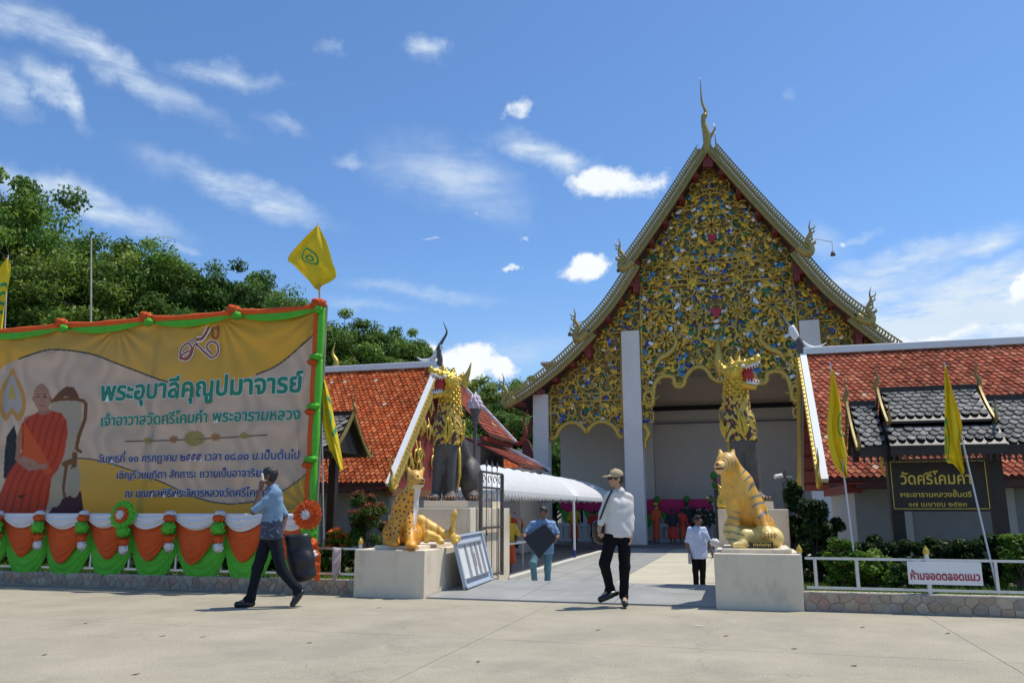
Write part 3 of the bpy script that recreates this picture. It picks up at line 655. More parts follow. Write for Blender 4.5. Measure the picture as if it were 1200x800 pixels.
# lower-edge curves of the bargeboards, left half: (half width, height)
TIERS = [((0.0, 17.55), (2.05, 14.45), (3.78, 12.25), .44, 46), ((3.30, 12.35), (4.55, 10.15), (6.02, 8.98), .44, 30), ((5.42, 9.2), (7.2, 7.25), (9.55, 6.0), .43, 36)]
def tier_curve(i, n=40): a, b, c = TIERS[i][:3]; return bez([(a[0], a[1]), (b[0], b[1]), (c[0], c[1])], n)
ZT = lambda x: None
def rooflow(hx):      # height of the lower roof edge over half-width hx
    best = 0
    for i in range(3):
        c = tier_curve(i)
        if c[0, 0] <= hx <= c[-1, 0]: best = max(best, float(np.interp(hx, c[:, 0], c[:, 1])))
    return best
TILE_T = mat('temple_roof_tile', (.30, .07, .03), .6, var=.2, vscale=5, bump=.3)
for s in (-1, 1):
    for i in range(3):
        c = tier_curve(i); w = TIERS[i][3]; T = np.gradient(c, axis=0); T /= np.linalg.norm(T, axis=1)[:, None]; Nn = np.stack([-T[:, 1], T[:, 0]], 1)   # outward-up normal
        if Nn[0, 1] < 0: Nn = -Nn
        yy = BY - .05 * (2 - i) - .0; m = len(c)
        P3 = lambda q, y: np.stack([TC + s * q[:, 0], np.full(len(q), y), q[:, 1]], 1)
        bb = MB().strip(P3(c + Nn * w, yy), P3(c, yy), (0, 1, 0), .16).build('bargeboard', BARGE, tm)
        e = MB(); 
        for f0, f1 in ((0.0, .10), (.42, .50), (.86, 1.02)): e.strip(P3(c + Nn * w * f1, yy - .05), P3(c + Nn * w * f0, yy - .05), (0, 1, 0), .06)
        e.build('gilded_moulding', ANTIQ, bb)
        # mirror dots
        L_ = np.concatenate([[0], np.cumsum(np.linalg.norm(np.diff(c, axis=0), axis=1))]); nd = int(L_[-1] / .13); d = MB()
        for k in range(nd):
            t = (k + .5) / nd * L_[-1]; q = np.array([np.interp(t, L_, c[:, j]) for j in (0, 1)]); nn = np.array([np.interp(t, L_, Nn[:, j]) for j in (0, 1)])
            p = q + nn * w * .66; r_ = .045
            d.add([(TC + s * (p[0] - r_), yy - .02, p[1]), (TC + s * p[0], yy - .02, p[1] + r_ * 1.5), (TC + s * (p[0] + r_), yy - .02, p[1]), (TC + s * p[0], yy - .02, p[1] - r_ * 1.5), (TC + s * p[0], yy - .06, p[1])],
                  [(0, 1, 4), (1, 2, 4), (2, 3, 4), (3, 0, 4)])
        d.build('mirror_studs', SILV, bb, kind='stuff')
        # flame spikes along the upper edge
        ns = TIERS[i][4]; sp = MB()
        for k in range(ns):
            t = (k + .4) / ns * L_[-1]; q = np.array([np.interp(t, L_, c[:, j]) for j in (0, 1)]); nn = np.array([np.interp(t, L_, Nn[:, j]) for j in (0, 1)]); tt = np.array([np.interp(t, L_, T[:, j]) for j in (0, 1)])
            o = q + nn * w * .98; dx = L_[-1] / ns; h = .36 if i else .32
            poly = [o - tt * dx * .42, o + tt * dx * .42, o + nn * h * .35 + tt * dx * .30, o + nn * h * .6 + tt * dx * .02 + np.array((0, .1)) * h, o + np.array((.02, .98)) * h, o + nn * h * .45 - tt * dx * .22]
            poly = [(s * float(a), float(b)) for a, b in poly]
            if s < 0: poly = poly[::-1]
            sp.prism(poly, ((TC, yy + .05, 0), (1, 0, 0), (0, 0, 1), (0, 1, 0)), .06)
        sp.build('roof_flames', ANTIQ, bb, kind='stuff')
        # naga head curl at the foot
        q = c[-1] + Nn[-1] * w * .5; hh = 1.0
        cur = [(-.55, -.0 + .35), (-.15, .08), (.22, -.02), (.42, .22), (.30, .50), (.12, .68), (.26, .95), (.42, 1.2), (.38, 1.55), (.52, 1.95)]
        P = np.array(spline([(TC + s * (q[0] + a * .62), yy + .06, q[1] + b * .78 - .05) for a, b in cur], 40))
        R = np.interp(np.linspace(0, 1, 40), [0, .2, .4, .55, .8, 1], [.20, .21, .12, .09, .055, .008])
        nb = MB().tube(P, R, 8); 
        for k in (16, 20, 24, 28, 32): nb.tube([P[k], P[k] + np.array((s * .22, 0, .12)), P[k] + np.array((s * .2, 0, .32))], [R[k] * .9, R[k] * .5, .008], 6)
        nb.build('naga_finial', ANTIQ, tm, True)
        # roof sheet behind: tiles above, dark red boards below
        yb = 62 if i == 0 else 60
        up = c + Nn * (w * .62); lo = c + Nn * (w * .34)
        g = np.stack([P3(up, yy + .16), P3(up, yb)]); MB().strip(P3(up, yy + .17), P3(lo, yy + .17), (0, 1, 0), yb - yy).build('roof_slope', TILE_T, tm)
        lo2 = c + Nn * .0; MB().strip(P3(c + Nn * (w * .30), yy + .17), P3(c + Nn * (w * .2), yy + .17), (0, 1, 0), 6.5).build('soffit', LACQ, tm)
        # purlins and rafter ends
        for k in range({0: 5, 1: 4, 2: 5}[i]):
            t = (k + .8) / {0: 5.2, 1: 4.4, 2: 5.2}[i]; j = int(t * (m - 1)); q = c[j]
            if i == 0 and k == 0: pass
            MB().b2((TC + s * (q[0] - .02) - .12, yy + .18, q[1] - .12), (TC + s * (q[0] - .02) + .12, TY + .1, q[1] + .12)).build('purlin', RED, tm)
# verticals that close each roof step (red boards between tiers)
for s in (-1, 1):
    for hx, z0, z1 in ((3.55, 11.2, 12.6), (5.85, 8.2, 9.4)):
        MB().b2((TC + s * hx - .12, BY + .22, z0), (TC + s * hx + .12, BY + .9, z1)).build('step_board', RED, tm)
MB().prism([(-.52, -.62), (-.16, -.06), (0, .0), (.16, -.06), (.52, -.62), (.62, -.50), (.22, .30), (.10, .52), (0, .60), (-.10, .52), (-.22, .30), (-.62, -.50)], ((TC, BY - .16, 17.55), (1, 0, 0), (0, 0, 1), (0, 1, 0)), .30).build('apex_cap', BARGE, tm)
MB().b2((TC - .22, BY + .02, 16.9), (TC + .22, BY + .2, 17.85)).build('apex_board', RED, tm)
# spire at the apex and its twin on the rear roof
P = spline([(TC, BY, 17.6), (TC + .02, BY - .1, 18.4), (TC - .10, BY - .12, 19.2), (TC + .03, BY - .1, 19.6), (TC - .12, BY - .1, 20.2), (TC - .14, BY - .1, 21.4)], 36)
sp = MB().tube(P, np.interp(np.linspace(0, 1, 36), [0, .2, .42, .5, .56, .75, 1], [.17, .19, .10, .16, .09, .06, .01]), 8)
sp.tube([(TC + .15, BY, 18.3), (TC + .42, BY, 18.75), (TC + .34, BY, 19.05)], [.08, .05, .01], 6)
sp.build('apex_spire', ANTIQ, tm, True)
P = spline([(TC + .3, 49, 21.2), (TC + .28, 49, 22.2), (TC + .33, 49, 23.0), (TC + .26, 49, 24.9)], 20)
MB().tube(P, np.interp(np.linspace(0, 1, 20), [0, .5, 1], [.24, .16, .01]), 8).build('rear_spire', ANTIQ, tm, True)
# higher rear roof section stays hidden behind the gable; a small ridge carries the rear spire
MB().strip([(TC - 1.3, 46, 19.0), (TC + .3, 46, 21.4), (TC + 1.9, 46, 19.0)], [(TC - 1.3, 46, 18.0), (TC + .3, 46, 18.0), (TC + 1.9, 46, 18.0)], (0, 1, 0), 10).build('rear_roof', TILE_T, tm)
# pillars
for hx, w, z1 in ((3.94, .84, 9.48), (8.27, .72, 6.65)):
    for s in (-1, 1):
        MB().b2((TC + s * hx - w / 2, TY - .35, -.35), (TC + s * hx + w / 2, TY + .4, z1)).build('pillar', PILL, tm, bevel=.02)
# floor, walls, ceiling of the porch
FLOOR = mat('temple_floor', (.13, .13, .14), .35, var=.1)
MB().b2((TC - 9.1, TY - .9, -.345), (TC + 9.1, 60, -.20)).build('temple_floor', FLOOR, tm)
MB().b2((TC - 3.7, 43, -.2), (TC + 8.5, 43.3, 8.2)).build('inner_wall', INWALL, tm)
MB().b2((TC - 8.72, 43, 3.0), (TC - 3.7, 43.3, 7.2)).build('inner_wall', INWALL, tm)
for x0, x1, z0, z1 in ((-8.72, -8.3, -.2, 3.0), (-7.5, -3.7, -.2, 3.0), (-8.3, -7.5, 2.1, 3.0), (-8.3, -7.5, -.2, .5)):
    MB().b2((TC + x0, 43, z0), (TC + x1, 43.3, z1)).build('inner_wall', INWALL, tm)
MB().b2((TC - 8.3, 43.12, .5), (TC - 7.5, 43.2, 2.1)).build('window', DARK, tm)
for k in range(5): MB().b2((TC - 8.22 + k * .17, 43.02, .5), (TC - 8.18 + k * .17, 43.1, 2.1)).build('window_bar', STEEL, tm)
MB().b2((TC - 4.0, 42.4, 6.42), (TC + 4.0, 43.0, 6.60)).build('dark_beam', DARK, tm)
MB().b2((TC - 4.0, 42.7, 5.72), (TC + 4.0, 43.0, 5.78)).build('wall_moulding', mat('grey_moulding', (.2, .2, .21), .7), tm)
MB().b2((TC - 8.4, TY + .3, 8.2), (TC + 8.4, 43.3, 8.32)).build('ceiling', INWALL, tm)
for s in (-1, 1): MB().b2((TC + s * 3.94 - .22, TY + .4, 6.7), (TC + s * 3.94 + .22, 43, 8.2)).build('side_beam', INWALL, tm)
for s, x in ((1, 3.94), (1, 8.3)): MB().b2((TC + x, TY + .5, -.2), (TC + x + .2, 43, 8.2)).build('side_wall', INWALL, tm)
for s in (-1, 1):
    for hx, y in ((3.94, 41.8),): MB().b2((TC + s * hx - .35, y, -.2), (TC + s * hx + .35, y + .7, 8.2)).build('inner_pillar', INWALL, tm)
# ---- carved gable: backing panels, gold scrolls, glass
PANEL = mat('carving_ground', (.11, .085, .018), .5, col2=(.32, .23, .045), vscale=1.3 * 3, var=.3, bump=.6, bscale=14)
ARCH_C = [(3.52, 4.95), (3.30, 5.0), (3.36, 5.9), (3.05, 6.05), (2.95, 6.8), (2.70, 7.22), (2.35, 7.30), (2.05, 7.2), (1.98, 6.85), (1.75, 6.78), (1.58, 6.9), (1.5, 7.2), (1.2, 7.56), (.85, 7.66), (.55, 7.5), (.35, 7.15), (.12, 6.98), (0, 6.94)]
ARCH_S = [(4.38, 4.55), (4.62, 4.62), (4.8, 5.0), (5.2, 5.25), (5.6, 5.28), (5.95, 5.05), (6.13, 4.78), (6.3, 5.05), (6.65, 5.28), (7.05, 5.25), (7.4, 5.0), (7.6, 4.62), (7.88, 4.55)]
def arch_z(hx):
    if hx < 3.52: a = sorted(ARCH_C); return float(np.interp(hx, [q[0] for q in a], [q[1] for q in a]))
    if 4.355 < hx < 7.905: return float(np.interp(hx, [q[0] for q in ARCH_S], [q[1] for q in ARCH_S]))
    return 9.5 if hx < 5 else 99
def inside(x, z, mg=0.0):
    hx = abs(x - TC)
    if hx > 7.9 - mg and hx < 8.8: return False
    t = rooflow(hx) - .05
    if hx > 8.75: return False
    return arch_z(hx) + mg < z < t - mg
for x0, x1, nm in ((-3.52, 3.52, 'centre'), (4.36, 7.9, 'side'), (-7.9, -4.36, 'side'), (3.52, 4.36, 'top'), (-4.36, -3.52, 'top')):
    n = 90 if nm == 'centre' else 44; xs = np.linspace(x0, x1, n); lo = np.array([arch_z(abs(x)) if nm != 'top' else 9.45 for x in xs]); up = np.array([max(rooflow(abs(x)) + .05, 9.46) if nm == 'top' else rooflow(abs(x)) + .05 for x in xs])
    G = np.stack([np.stack([TC + xs, np.full(n, TY), up], 1), np.stack([TC + xs, np.full(n, TY), lo], 1)])
    cp = MB(); cp.strip(G[0], G[1], (0, 1, 0), .12); cpo = cp.build('carved_panel', PANEL, tm)
    if nm == 'centre': CENTRE = cpo
    if nm == 'side' and x0 < 0: SIDE = cpo
def spiral(b, x, z, r, a0, turn, hand, w, y, leaf=True):
    n = 14; pts = []
    for k in range(n):
        t = k / (n - 1); a = a0 + hand * turn * t; rr = r * (1 - .78 * t); pts.append((x + math.cos(a) * rr, y - .03 * t, z + math.sin(a) * rr))
    b.tube(pts, np.interp(np.linspace(0, 1, n), [0, .15, .6, 1], [w * .3, w, w * .9, w * .75]), 5, True)
    if leaf:
        for k in (2, 5, 8):
            p = np.array(pts[k]); c = np.array((x, y, z)); o = (p - c); o /= np.linalg.norm(o) + 1e-9; tg = np.array((-o[2], 0, o[0])) * hand
            b.tube([p, p + o * r * .22 + tg * r * .12, p + o * r * .30 + tg * r * .36], [w * .8, w * .75, w * .1], 5, True)
rr = random.Random(21); pts = []; tries = 0
rs = [(.42, 70), (.32, 300), (.23, 1200), (.16, 3000), (.11, 3600)]
for R_, cnt in rs:
    for _ in range(cnt * 6):
        if sum(1 for p in pts if p[2] == R_) >= cnt / 2: break
        x = rr.uniform(0.02, 8.7); z = rr.uniform(4.6, 17)
        if not inside(TC + x, z, R_ * .55): continue
        if all((x - p[0]) ** 2 + (z - p[1]) ** 2 > ((R_ + p[2]) * .68) ** 2 for p in pts) and x > R_ * .4: pts.append((x, z, R_, rr.uniform(0, 6.28), rr.choice((-1, 1)), rr.uniform(4.2, 6.5)))
scc = MB(); scs = MB()
for x, z, R_, a0, hand, turn in pts:
    for s in (-1, 1):
        b = scc if x < 3.52 else scs
        spiral(b, TC + s * x, z, R_, a0 if s > 0 else PI - a0, turn, hand * s, .024 + R_ * .075, TY - .08 - R_ * .05)
scc.build('gold_scrollwork', GOLD2, CENTRE, True, kind='stuff'); scs.build('gold_scrollwork', GOLD2, SIDE, True, kind='stuff')
# gilded borders: along the arches, panel frames, friezes
def border(poly, w, y, closed=False, m=GOLD2, parent=None, nm='gilded_border'):
    for s in (-1, 1): MB().tube([(TC + s * a, y, b) for a, b in poly], w, 6).build(nm, m, parent or CENTRE, True)
border(spline(ARCH_C[2:], 50), .12, TY - .10); border(spline(ARCH_S, 40), .12, TY - .10, parent=SIDE)
border(spline([(3.35, 6.0), (3.1, 5.95), (3.0, 6.25), (3.1, 6.6), (3.38, 6.5), (3.4, 6.15)], 24), .09, TY - .16)
border([(3.44, 7.0), (3.44, 12.4)], .05, TY - .12); border([(7.82, 4.6), (7.82, 6.9)], .05, TY - .12, parent=SIDE); border([(4.42, 4.6), (4.42, 9.4)], .05, TY - .12, parent=SIDE)
for z0, xw in ((12.70, 3.25), (12.48, 3.3), (11.82, 3.42), (11.55, 3.44)): border([(0, z0), (xw, z0)], .045, TY - .13)
for z0, x0, x1 in ((6.62, 4.4, 7.85), (6.28, 4.4, 7.85), (9.45, 4.4, 5.5)): border([(x0, z0), (x1, z0)], .04, TY - .13, parent=SIDE)
# central motifs: sunburst flowers, figures and the pair of long-necked birds
mo = MB()
for x, z, r_ in ((0, 14.3, .52), (1.15, 12.15, .34), (2.3, 12.15, .28), (2.45, 10.35, .62), (2.3, 9.0, .5), (.95, 10.1, .4), (5.3, 10.2, .3), (4.95, 8.3, .3)):
    for s in ((-1, 1) if x else (1,)):
        for k in range(10):
            a = k / 10 * 2 * PI; c, q = math.cos(a), math.sin(a)
            mo.tube([(TC + s * x + c * r_ * .2, TY - .2, z + q * r_ * .2), (TC + s * x + c * r_ * .65, TY - .22, z + q * r_ * .65), (TC + s * x + c * r_, TY - .14, z + q * r_)], [r_ * .10, r_ * .17, .01], 5)
for s in (-1, 1):
    mo.tube(spline([(TC + s * 2.85, TY - .2, 7.7), (TC + s * 2.6, TY - .26, 8.1), (TC + s * 2.15, TY - .26, 8.35), (TC + s * 1.85, TY - .24, 8.8), (TC + s * 2.05, TY - .24, 9.3), (TC + s * 2.3, TY - .22, 9.2)], 24), np.interp(np.linspace(0, 1, 24), [0, .3, .6, 1], [.07, .15, .10, .03]), 8)
mo.tube([(TC, TY - .3, 7.0), (TC, TY - .3, 7.7), (TC, TY - .25, 8.4), (TC, TY - .2, 9.1)], [.05, .26, .14, .03], 10)
mo.build('gilded_figures', GOLD2, CENTRE, True, kind='stuff')
# coloured glass set between the scrolls
gm = {k: (MB(), MB()) for k in TG}; r2 = random.Random(5); keys = ['blue'] * 4 + ['cyan'] * 4 + ['green'] * 7 + ['white'] * 4 + ['gilt'] * 14
def gem(b, x, y, z, r_, a, asp):
    n = 6; vs = [(x, y - .05, z)]
    for k in range(n):
        t = a + k / n * 2 * PI; u, v = math.cos(k / n * 2 * PI) * r_ * asp, math.sin(k / n * 2 * PI) * r_
        j = r2.uniform(.75, 1.2); u *= j; v *= j
        vs.append((x + u * math.cos(a) - v * math.sin(a), y, z + u * math.sin(a) + v * math.cos(a)))
    b.add(vs, [(0, 1 + k, 1 + (k + 1) % n) for k in range(n)])
for _ in range(3000):
    x = r2.uniform(0, 8.7); z = r2.uniform(4.6, 16.6)
    if not inside(TC + x, z, .06): continue
    if x > 3.5 and r2.random() < .3 + .07 * (x - 3.5) * 1.2: continue
    k = r2.choice(keys); q = r2.uniform(.045, .115); a = r2.uniform(0, 3.1); asp = r2.uniform(1, 2.0)
    for s in (-1, 1): gem(gm[k][0 if x < 3.52 else 1], TC + s * x, TY - .05 - r2.uniform(.0, .10), z, q, a if s > 0 else -a, asp)
for k in TG:
    for i, pr in ((0, CENTRE), (1, SIDE)):
        if gm[k][i].n: gm[k][i].build({'gilt': 'gilt_leaves'}.get(k, k + '_glass_mosaic'), TG[k], pr, kind='stuff')
def heart(x, z, r_):
    p = [(0, -1), (.9, .1), (.95, .6), (.6, .9), (.2, .8), (0, .5), (-.2, .8), (-.6, .9), (-.95, .6), (-.9, .1)]
    return MB().prism([(a * r_, b * r_) for a, b in p], ((x, TY - .30, z), (1, 0, 0), (0, 0, 1), (0, 1, 0)), .1)
heart(TC, 13.65, .20).build('red_heart', TG['red'], CENTRE); heart(TC, 10.1, .26).build('red_heart', TG['red'], CENTRE)
# wall of the roof space behind the gable is closed by the panel; brackets under the arch feet
for s in (-1, 1):
    b = MB(); b.tube(spline([(TC + s * 3.45, TY - .2, 5.1), (TC + s * 3.25, TY - .3, 4.7), (TC + s * 3.4, TY - .25, 4.3), (TC + s * 3.42, TY - .2, 3.95)], 16), np.interp(np.linspace(0, 1, 16), [0, .4, 1], [.16, .13, .04]), 7); b.build('pillar_bracket', GOLD, tm, True)
    b = MB(); b.tube(spline([(TC + s * 8.7, TY, 5.6), (TC + s * 8.88, TY, 5.1), (TC + s * 8.72, TY, 4.7)], 12), np.linspace(.12, .04, 12), 6); b.build('eave_bracket', RED, tm, True)
# wind bells hanging from the roof corners
for px, py, hz in ((976, 296, .5), (1025, 382, .5), (725, 315, .35), (668, 390, .35)):
    p = at(px, py, 36.2); t = thing('wind_bell', {976: 'small dark wind bell beside the upper right naga finial', 1025: 'small dark wind bell beside the lower right naga finial', 725: 'tiny dark wind bell beside the upper left naga finial', 668: 'tiny dark wind bell beside the middle left naga finial'}[px], 'wind bell', tuple(p))
    MB().lathe(p, [(.11, -.14), (.10, -.05), (.05, .06), (.01, .08)], 8).build('bell', GREYH, t, True); MB().tube([p + np.array((0, 0, .08)), p + np.array((0, 0, hz))], .008, 4).build('chain', GREYH, t)
    MB().tube([p + np.array((0, 0, hz)), p + np.array((-.9 if px > 800 else .9, 0, hz + .25))], .015, 5).build('hanger', GREYH, t)
# ================================================================ cloth, bunting, banner
def proj(P):
    X, Yw, Z = P[..., 0], P[..., 1], P[..., 2] - EYE; c, s = math.cos(YAW), math.sin(YAW); r = X * c + Yw * s; fw = -X * s + Yw * c
    cp, sp = math.cos(PIT), math.sin(PIT); u = fw * cp + Z * sp; v = -fw * sp + Z * cp; return 600 + 940 * r / u, 400 - 940 * v / u
ORANGE = mat('orange_cloth', (.78, .13, .02), .75, var=.1, vscale=4, trans=.3)
GREENC = mat('green_cloth', (.13, .60, .05), .75, var=.1, vscale=4, trans=.3)
WHITEC = mat('white_cloth', (.78, .77, .80), .7, var=.04, vscale=4, trans=.2)
YEL = mat('yellow_flag_cloth', (.85, .68, .02), .7, var=.06, vscale=5, trans=.35)
EMB = mat('flag_emblem_green', (.03, .34, .12), .7, trans=.25)
TEXTG = mat('print_green', (.0, .20, .12), .6); TEXTN = mat('print_navy', (.022, .035, .20), .6); TEXTW = mat('print_white', (.74, .76, .72), .6); TEXTM = mat('print_maroon', (.30, .06, .05), .6)
PRINTL = mat('print_line', (.10, .09, .07), .6); PRINTO = mat('print_ornament_gold', (.30, .24, .05), .6); PRINTR = mat('print_ornament_brown', (.36, .14, .04), .6)
BNY = 12.4
def wr(X, Z):
    w = .018 * np.sin(X * 1.9 + Z * 1.1) + .012 * np.sin(X * 4.1 - Z * 3.0 + 1) + .008 * np.sin(Z * 7.5 + X * 1.2)
    top = np.clip((Z - 3.6) / 1.2, 0, 1) ** 1.5
    w = w + top * .022 * np.sin((X + (4.8 - Z) * .35) * 9)
    for kx, kz in ((-7.1, 4.75), (-7.1, 1.3), (-9.1, 4.75), (-11.4, 4.75)):      # creases that run from the tied corners
        a = np.arctan2(Z - kz, X - kx); d = np.hypot(X - kx, Z - kz); w = w + .016 * np.sin(a * 16) * np.exp(-d * .9) * np.clip(d * 3, 0, 1)
    return w
banner = thing('banner', 'large yellow and beige printed banner with green Thai lettering and a seated monk', 'banner', (-10.7, BNY, .17))
def in_poly(x, y, P):
    m = np.zeros(x.shape, bool); n = len(P)
    for i in range(n):
        (x1, y1), (x2, y2) = P[i], P[(i + 1) % n]; c = ((y1 > y) != (y2 > y)) & (x < (x2 - x1) * (y - y1) / (y2 - y1 + 1e-9) + x1); m ^= c
    return m
def dist_line(x, y, P):
    d = np.full(x.shape, 1e9)
    for (x1, y1), (x2, y2) in zip(P[:-1], P[1:]):
        L2 = (x2 - x1) ** 2 + (y2 - y1) ** 2 + 1e-9; t = np.clip(((x - x1) * (x2 - x1) + (y - y1) * (y2 - y1)) / L2, 0, 1); d = np.minimum(d, np.hypot(x - x1 - t * (x2 - x1), y - y1 - t * (y2 - y1)))
    return d
def paint(x, y, X, Z):
    C = np.empty(x.shape + (3,)); C[:] = (.66, .53, .42)
    lf = spline([(-30, 470), (0, 432), (24, 420), (60, 410), (104, 414), (140, 427), (190, 445.5), (230, 455), (262, 452), (297, 440), (327, 425), (369, 391), (392, 368)], 90)
    lo = spline([(86, 536), (115, 539), (145, 548), (190, 565), (230, 583), (272, 590), (315, 583), (345, 566), (369, 546), (392, 528)], 60)
    gold = np.array((.74, .48, .06)); C[y < np.interp(x, lf[:, 0], lf[:, 1])] = gold
    g2 = (x > 86) & (y > np.interp(x, lo[:, 0], lo[:, 1])); C[g2] = gold * (1.0, 1.0, .9)
    k_ = (.5 + .5 * np.sin(X * .9 + 1.2 * np.sin(Z * 1.3)))[..., None] * .45; gm_ = (C[..., 2] < .1)[..., None]; C = np.where(gm_, C * (1 - k_) + np.array((.58, .42, .17)) * k_, C)
    # moire scroll pattern on the beige
    beige = ~(y < np.interp(x, lf[:, 0], lf[:, 1])) & ~g2; pat = .5 + .5 * np.sin(2.2 * np.sin(X * 6) + 2.0 * np.sin(Z * 7 + X * 2) + X * 11); C[beige] *= (1 + .07 * (pat[beige, None] - .5) * 2)
    Q = lambda L: [(a / 4.44, 440 + b / 4.44) for a, b in L]
    fan = np.hypot((x - 14) / 17, (y - (470 - 12 * np.exp(-((x - 14) / 5) ** 2))) / 27); C[fan < 1] = (.62, .36, .10); C[fan < .72] = (.50, .47, .46); C[fan < .3] = (.55, .44, .16)
    C[in_poly(x, y, [(12.5, 496), (16, 496), (15.5, 515), (13.5, 515)])] = (.55, .53, .52)
    C[in_poly(x, y, [(17 - 10, 512), (17, 498), (21, 520), (19, 528), (20, 560), (3, 560), (4, 528), (6, 520)])] = (.03, .03, .045)
    # chair: cream upholstery, carved brown frame
    C[in_poly(x, y, Q([(265, 130), (330, 105), (430, 130), (425, 220), (400, 400), (420, 560), (390, 640), (330, 700), (230, 700), (250, 300)]))] = (.50, .43, .34)
    for L_, w in (([(262, 132), (320, 122), (400, 122), (440, 132), (452, 150), (444, 220), (415, 310), (400, 380), (420, 395)], 2.0), ([(345, 450), (340, 520), (330, 600), (345, 650)], 2.0), ([(390, 410), (380, 500)], 3.2), ([(335, 460), (380, 440)], 3.0)):
        C[dist_line(x, y, Q(L_)) < w] = (.26, .11, .035)
    C[in_poly(x, y, Q([(275, 125), (310, 85), (345, 55), (385, 62), (410, 95), (420, 125), (345, 108)]))] = (.22, .09, .03)
    C[in_poly(x, y, Q([(300, 650), (430, 600), (440, 722), (240, 722)]))] = (.10, .02, .035)
    C[np.hypot((x - 63) / 10.5, (y - 578) / 16) < 1] = (.52, .46, .33); C[np.hypot((x - 88) / 8, (y - 565) / 18) < 1] = (.48, .42, .32)
    # the seated monk in orange robes (a plain printed figure)
    C[in_poly(x, y, Q([(130, 215), (190, 195), (150, 330), (100, 380), (105, 450), (70, 440), (80, 330)]))] = (.45, .24, .16)
    robe = Q([(112, 250), (150, 215), (195, 188), (250, 178), (320, 195), (350, 230), (360, 300), (340, 400), (300, 490), (270, 530), (250, 640), (225, 722), (-40, 722), (-20, 640), (0, 600), (40, 500), (80, 440), (105, 400), (110, 330)])
    m = in_poly(x, y, robe); C[m] = (.58, .075, .02); fold = np.sin((x * .9 + y * .35) * .75 + 1.5 * np.sin(y * .08)); C[m & (fold > .72)] = (.44, .045, .015)
    C[in_poly(x, y, Q([(125, 235), (160, 300), (240, 420), (275, 500), (245, 520), (180, 440), (110, 430), (120, 330)]))] = (.66, .13, .025)
    C[dist_line(x, y, Q([(95, 440), (150, 480), (235, 470)])) < 3.2] = (.48, .27, .19); C[dist_line(x, y, Q([(110, 430), (180, 455)])) < 3.0] = (.50, .29, .20)
    C[in_poly(x, y, Q([(85, 625), (135, 615), (110, 640)]))] = (.12, .02, .02)
    C[in_poly(x, y, Q([(205, 165), (250, 165), (262, 195), (215, 205), (192, 195)]))] = (.42, .23, .16)
    hd = np.hypot((x - 50) / 9.6, (y - 466) / 16.2) < 1; C[hd] = (.50, .29, .21); C[hd & (y < 458)] = (.46, .27, .20)
    for ex in (45.8, 53.6): C[np.hypot((x - ex) / 2.0, (y - 465) / .9) < 1] = (.12, .06, .05); C[np.hypot((x - ex) / 2.4, (y - 461.8) / .6) < 1] = (.22, .13, .10)
    C[dist_line(x, y, [(49.8, 465), (49.3, 470), (51.2, 470.5)]) < .55] = (.36, .19, .14); C[dist_line(x, y, [(46.5, 474.8), (50, 475.6), (53, 474.8)]) < .6] = (.34, .10, .08)
    C[(np.hypot((x - 40.6) / 1.5, (y - 467) / 3.5) < 1) | (np.hypot((x - 59.6) / 1.5, (y - 467) / 3.5) < 1)] = (.44, .25, .18)
    # dark outlines of the two waves; grey fold line
    C[(dist_line(x, y, [tuple(q) for q in lf[::2]]) < .95) & (x > 22) & ((x < 205) | (x > 300))] = (.10, .09, .075); C[dist_line(x, y, [tuple(q) for q in lo[::2]]) < .8] = (.13, .12, .10)
    return C
bx = np.linspace(-14.9, -7.05, 520); bz = np.linspace(4.82, 1.20, 300); GX, GZ = np.meshgrid(bx, bz)
G = np.stack([GX, BNY + wr(GX, GZ), GZ], -1); ppx, ppy = proj(np.stack([GX, np.full_like(GX, BNY), GZ], -1))
BM = mat('banner_print', (.5, .4, .2), .55, attr=True, trans=.42)
MB().sheet(G, .004, (0, 1, 0), col=paint(ppx, ppy, GX, GZ).reshape(-1, 3)).build('printed_sheet', BM, banner, True)
MTXT = {}
def text_mesh(body, bold):
    key = (body, bold)
    if key in MTXT: return MTXT[key]
    c = bpy.data.curves.new('lettering', 'FONT'); c.body = body; c.size = 1; c.offset = bold; c.resolution_u = 3; o = bpy.data.objects.new('lettering', c); link(o)
    bpy.context.view_layer.update(); dg = bpy.context.evaluated_depsgraph_get(); me = o.evaluated_get(dg).to_mesh()
    v = np.array([tuple(q.co) for q in me.vertices]); f = [tuple(p.vertices) for p in me.polygons]; bpy.data.objects.remove(o); bpy.data.curves.remove(c)
    MTXT[key] = (v, f); return v, f
def marks(body):
    """split off a tone mark that sits on an upper vowel: it is drawn one step higher"""
    up = 'ิีึืั็'; tone = '่้๊๋์'; main = ''; extra = []
    for ch in body:
        if ch in tone and main and main[-1] in up: extra.append((len(main), ch))
        else: main += ch
    return main, extra
def adv(s_): 
    v, _ = text_mesh(s_ + '.', 0.0); return v[:, 0].max()
def lettering(body, X0, X1, Z0, y, m, parent, bold=.02, nm='lettering', depth=.0, conform=None, name_z=1.0, th=.0):
    main, extra = marks(body); v0, _ = text_mesh(main, 0.0); w0 = v0[:, 0].min(); s_ = (X1 - X0) / (v0[:, 0].max() - w0)
    b = MB(); lst = [(main, 0, 0)] + [(ch, adv(main[:i]) - adv(''), .17) for i, ch in extra]
    for t_, dx, dz in lst:
        v, f = text_mesh(t_, bold)
        x = X0 + (v[:, 0] + dx - w0) * s_; z = Z0 + (v[:, 1] + dz) * s_ * name_z; yy = np.full(len(x), y)
        if conform is not None: yy = yy + conform(x, z)
        b.add(np.stack([x, yy, z], 1), f)
    return b.build(nm, m, parent)
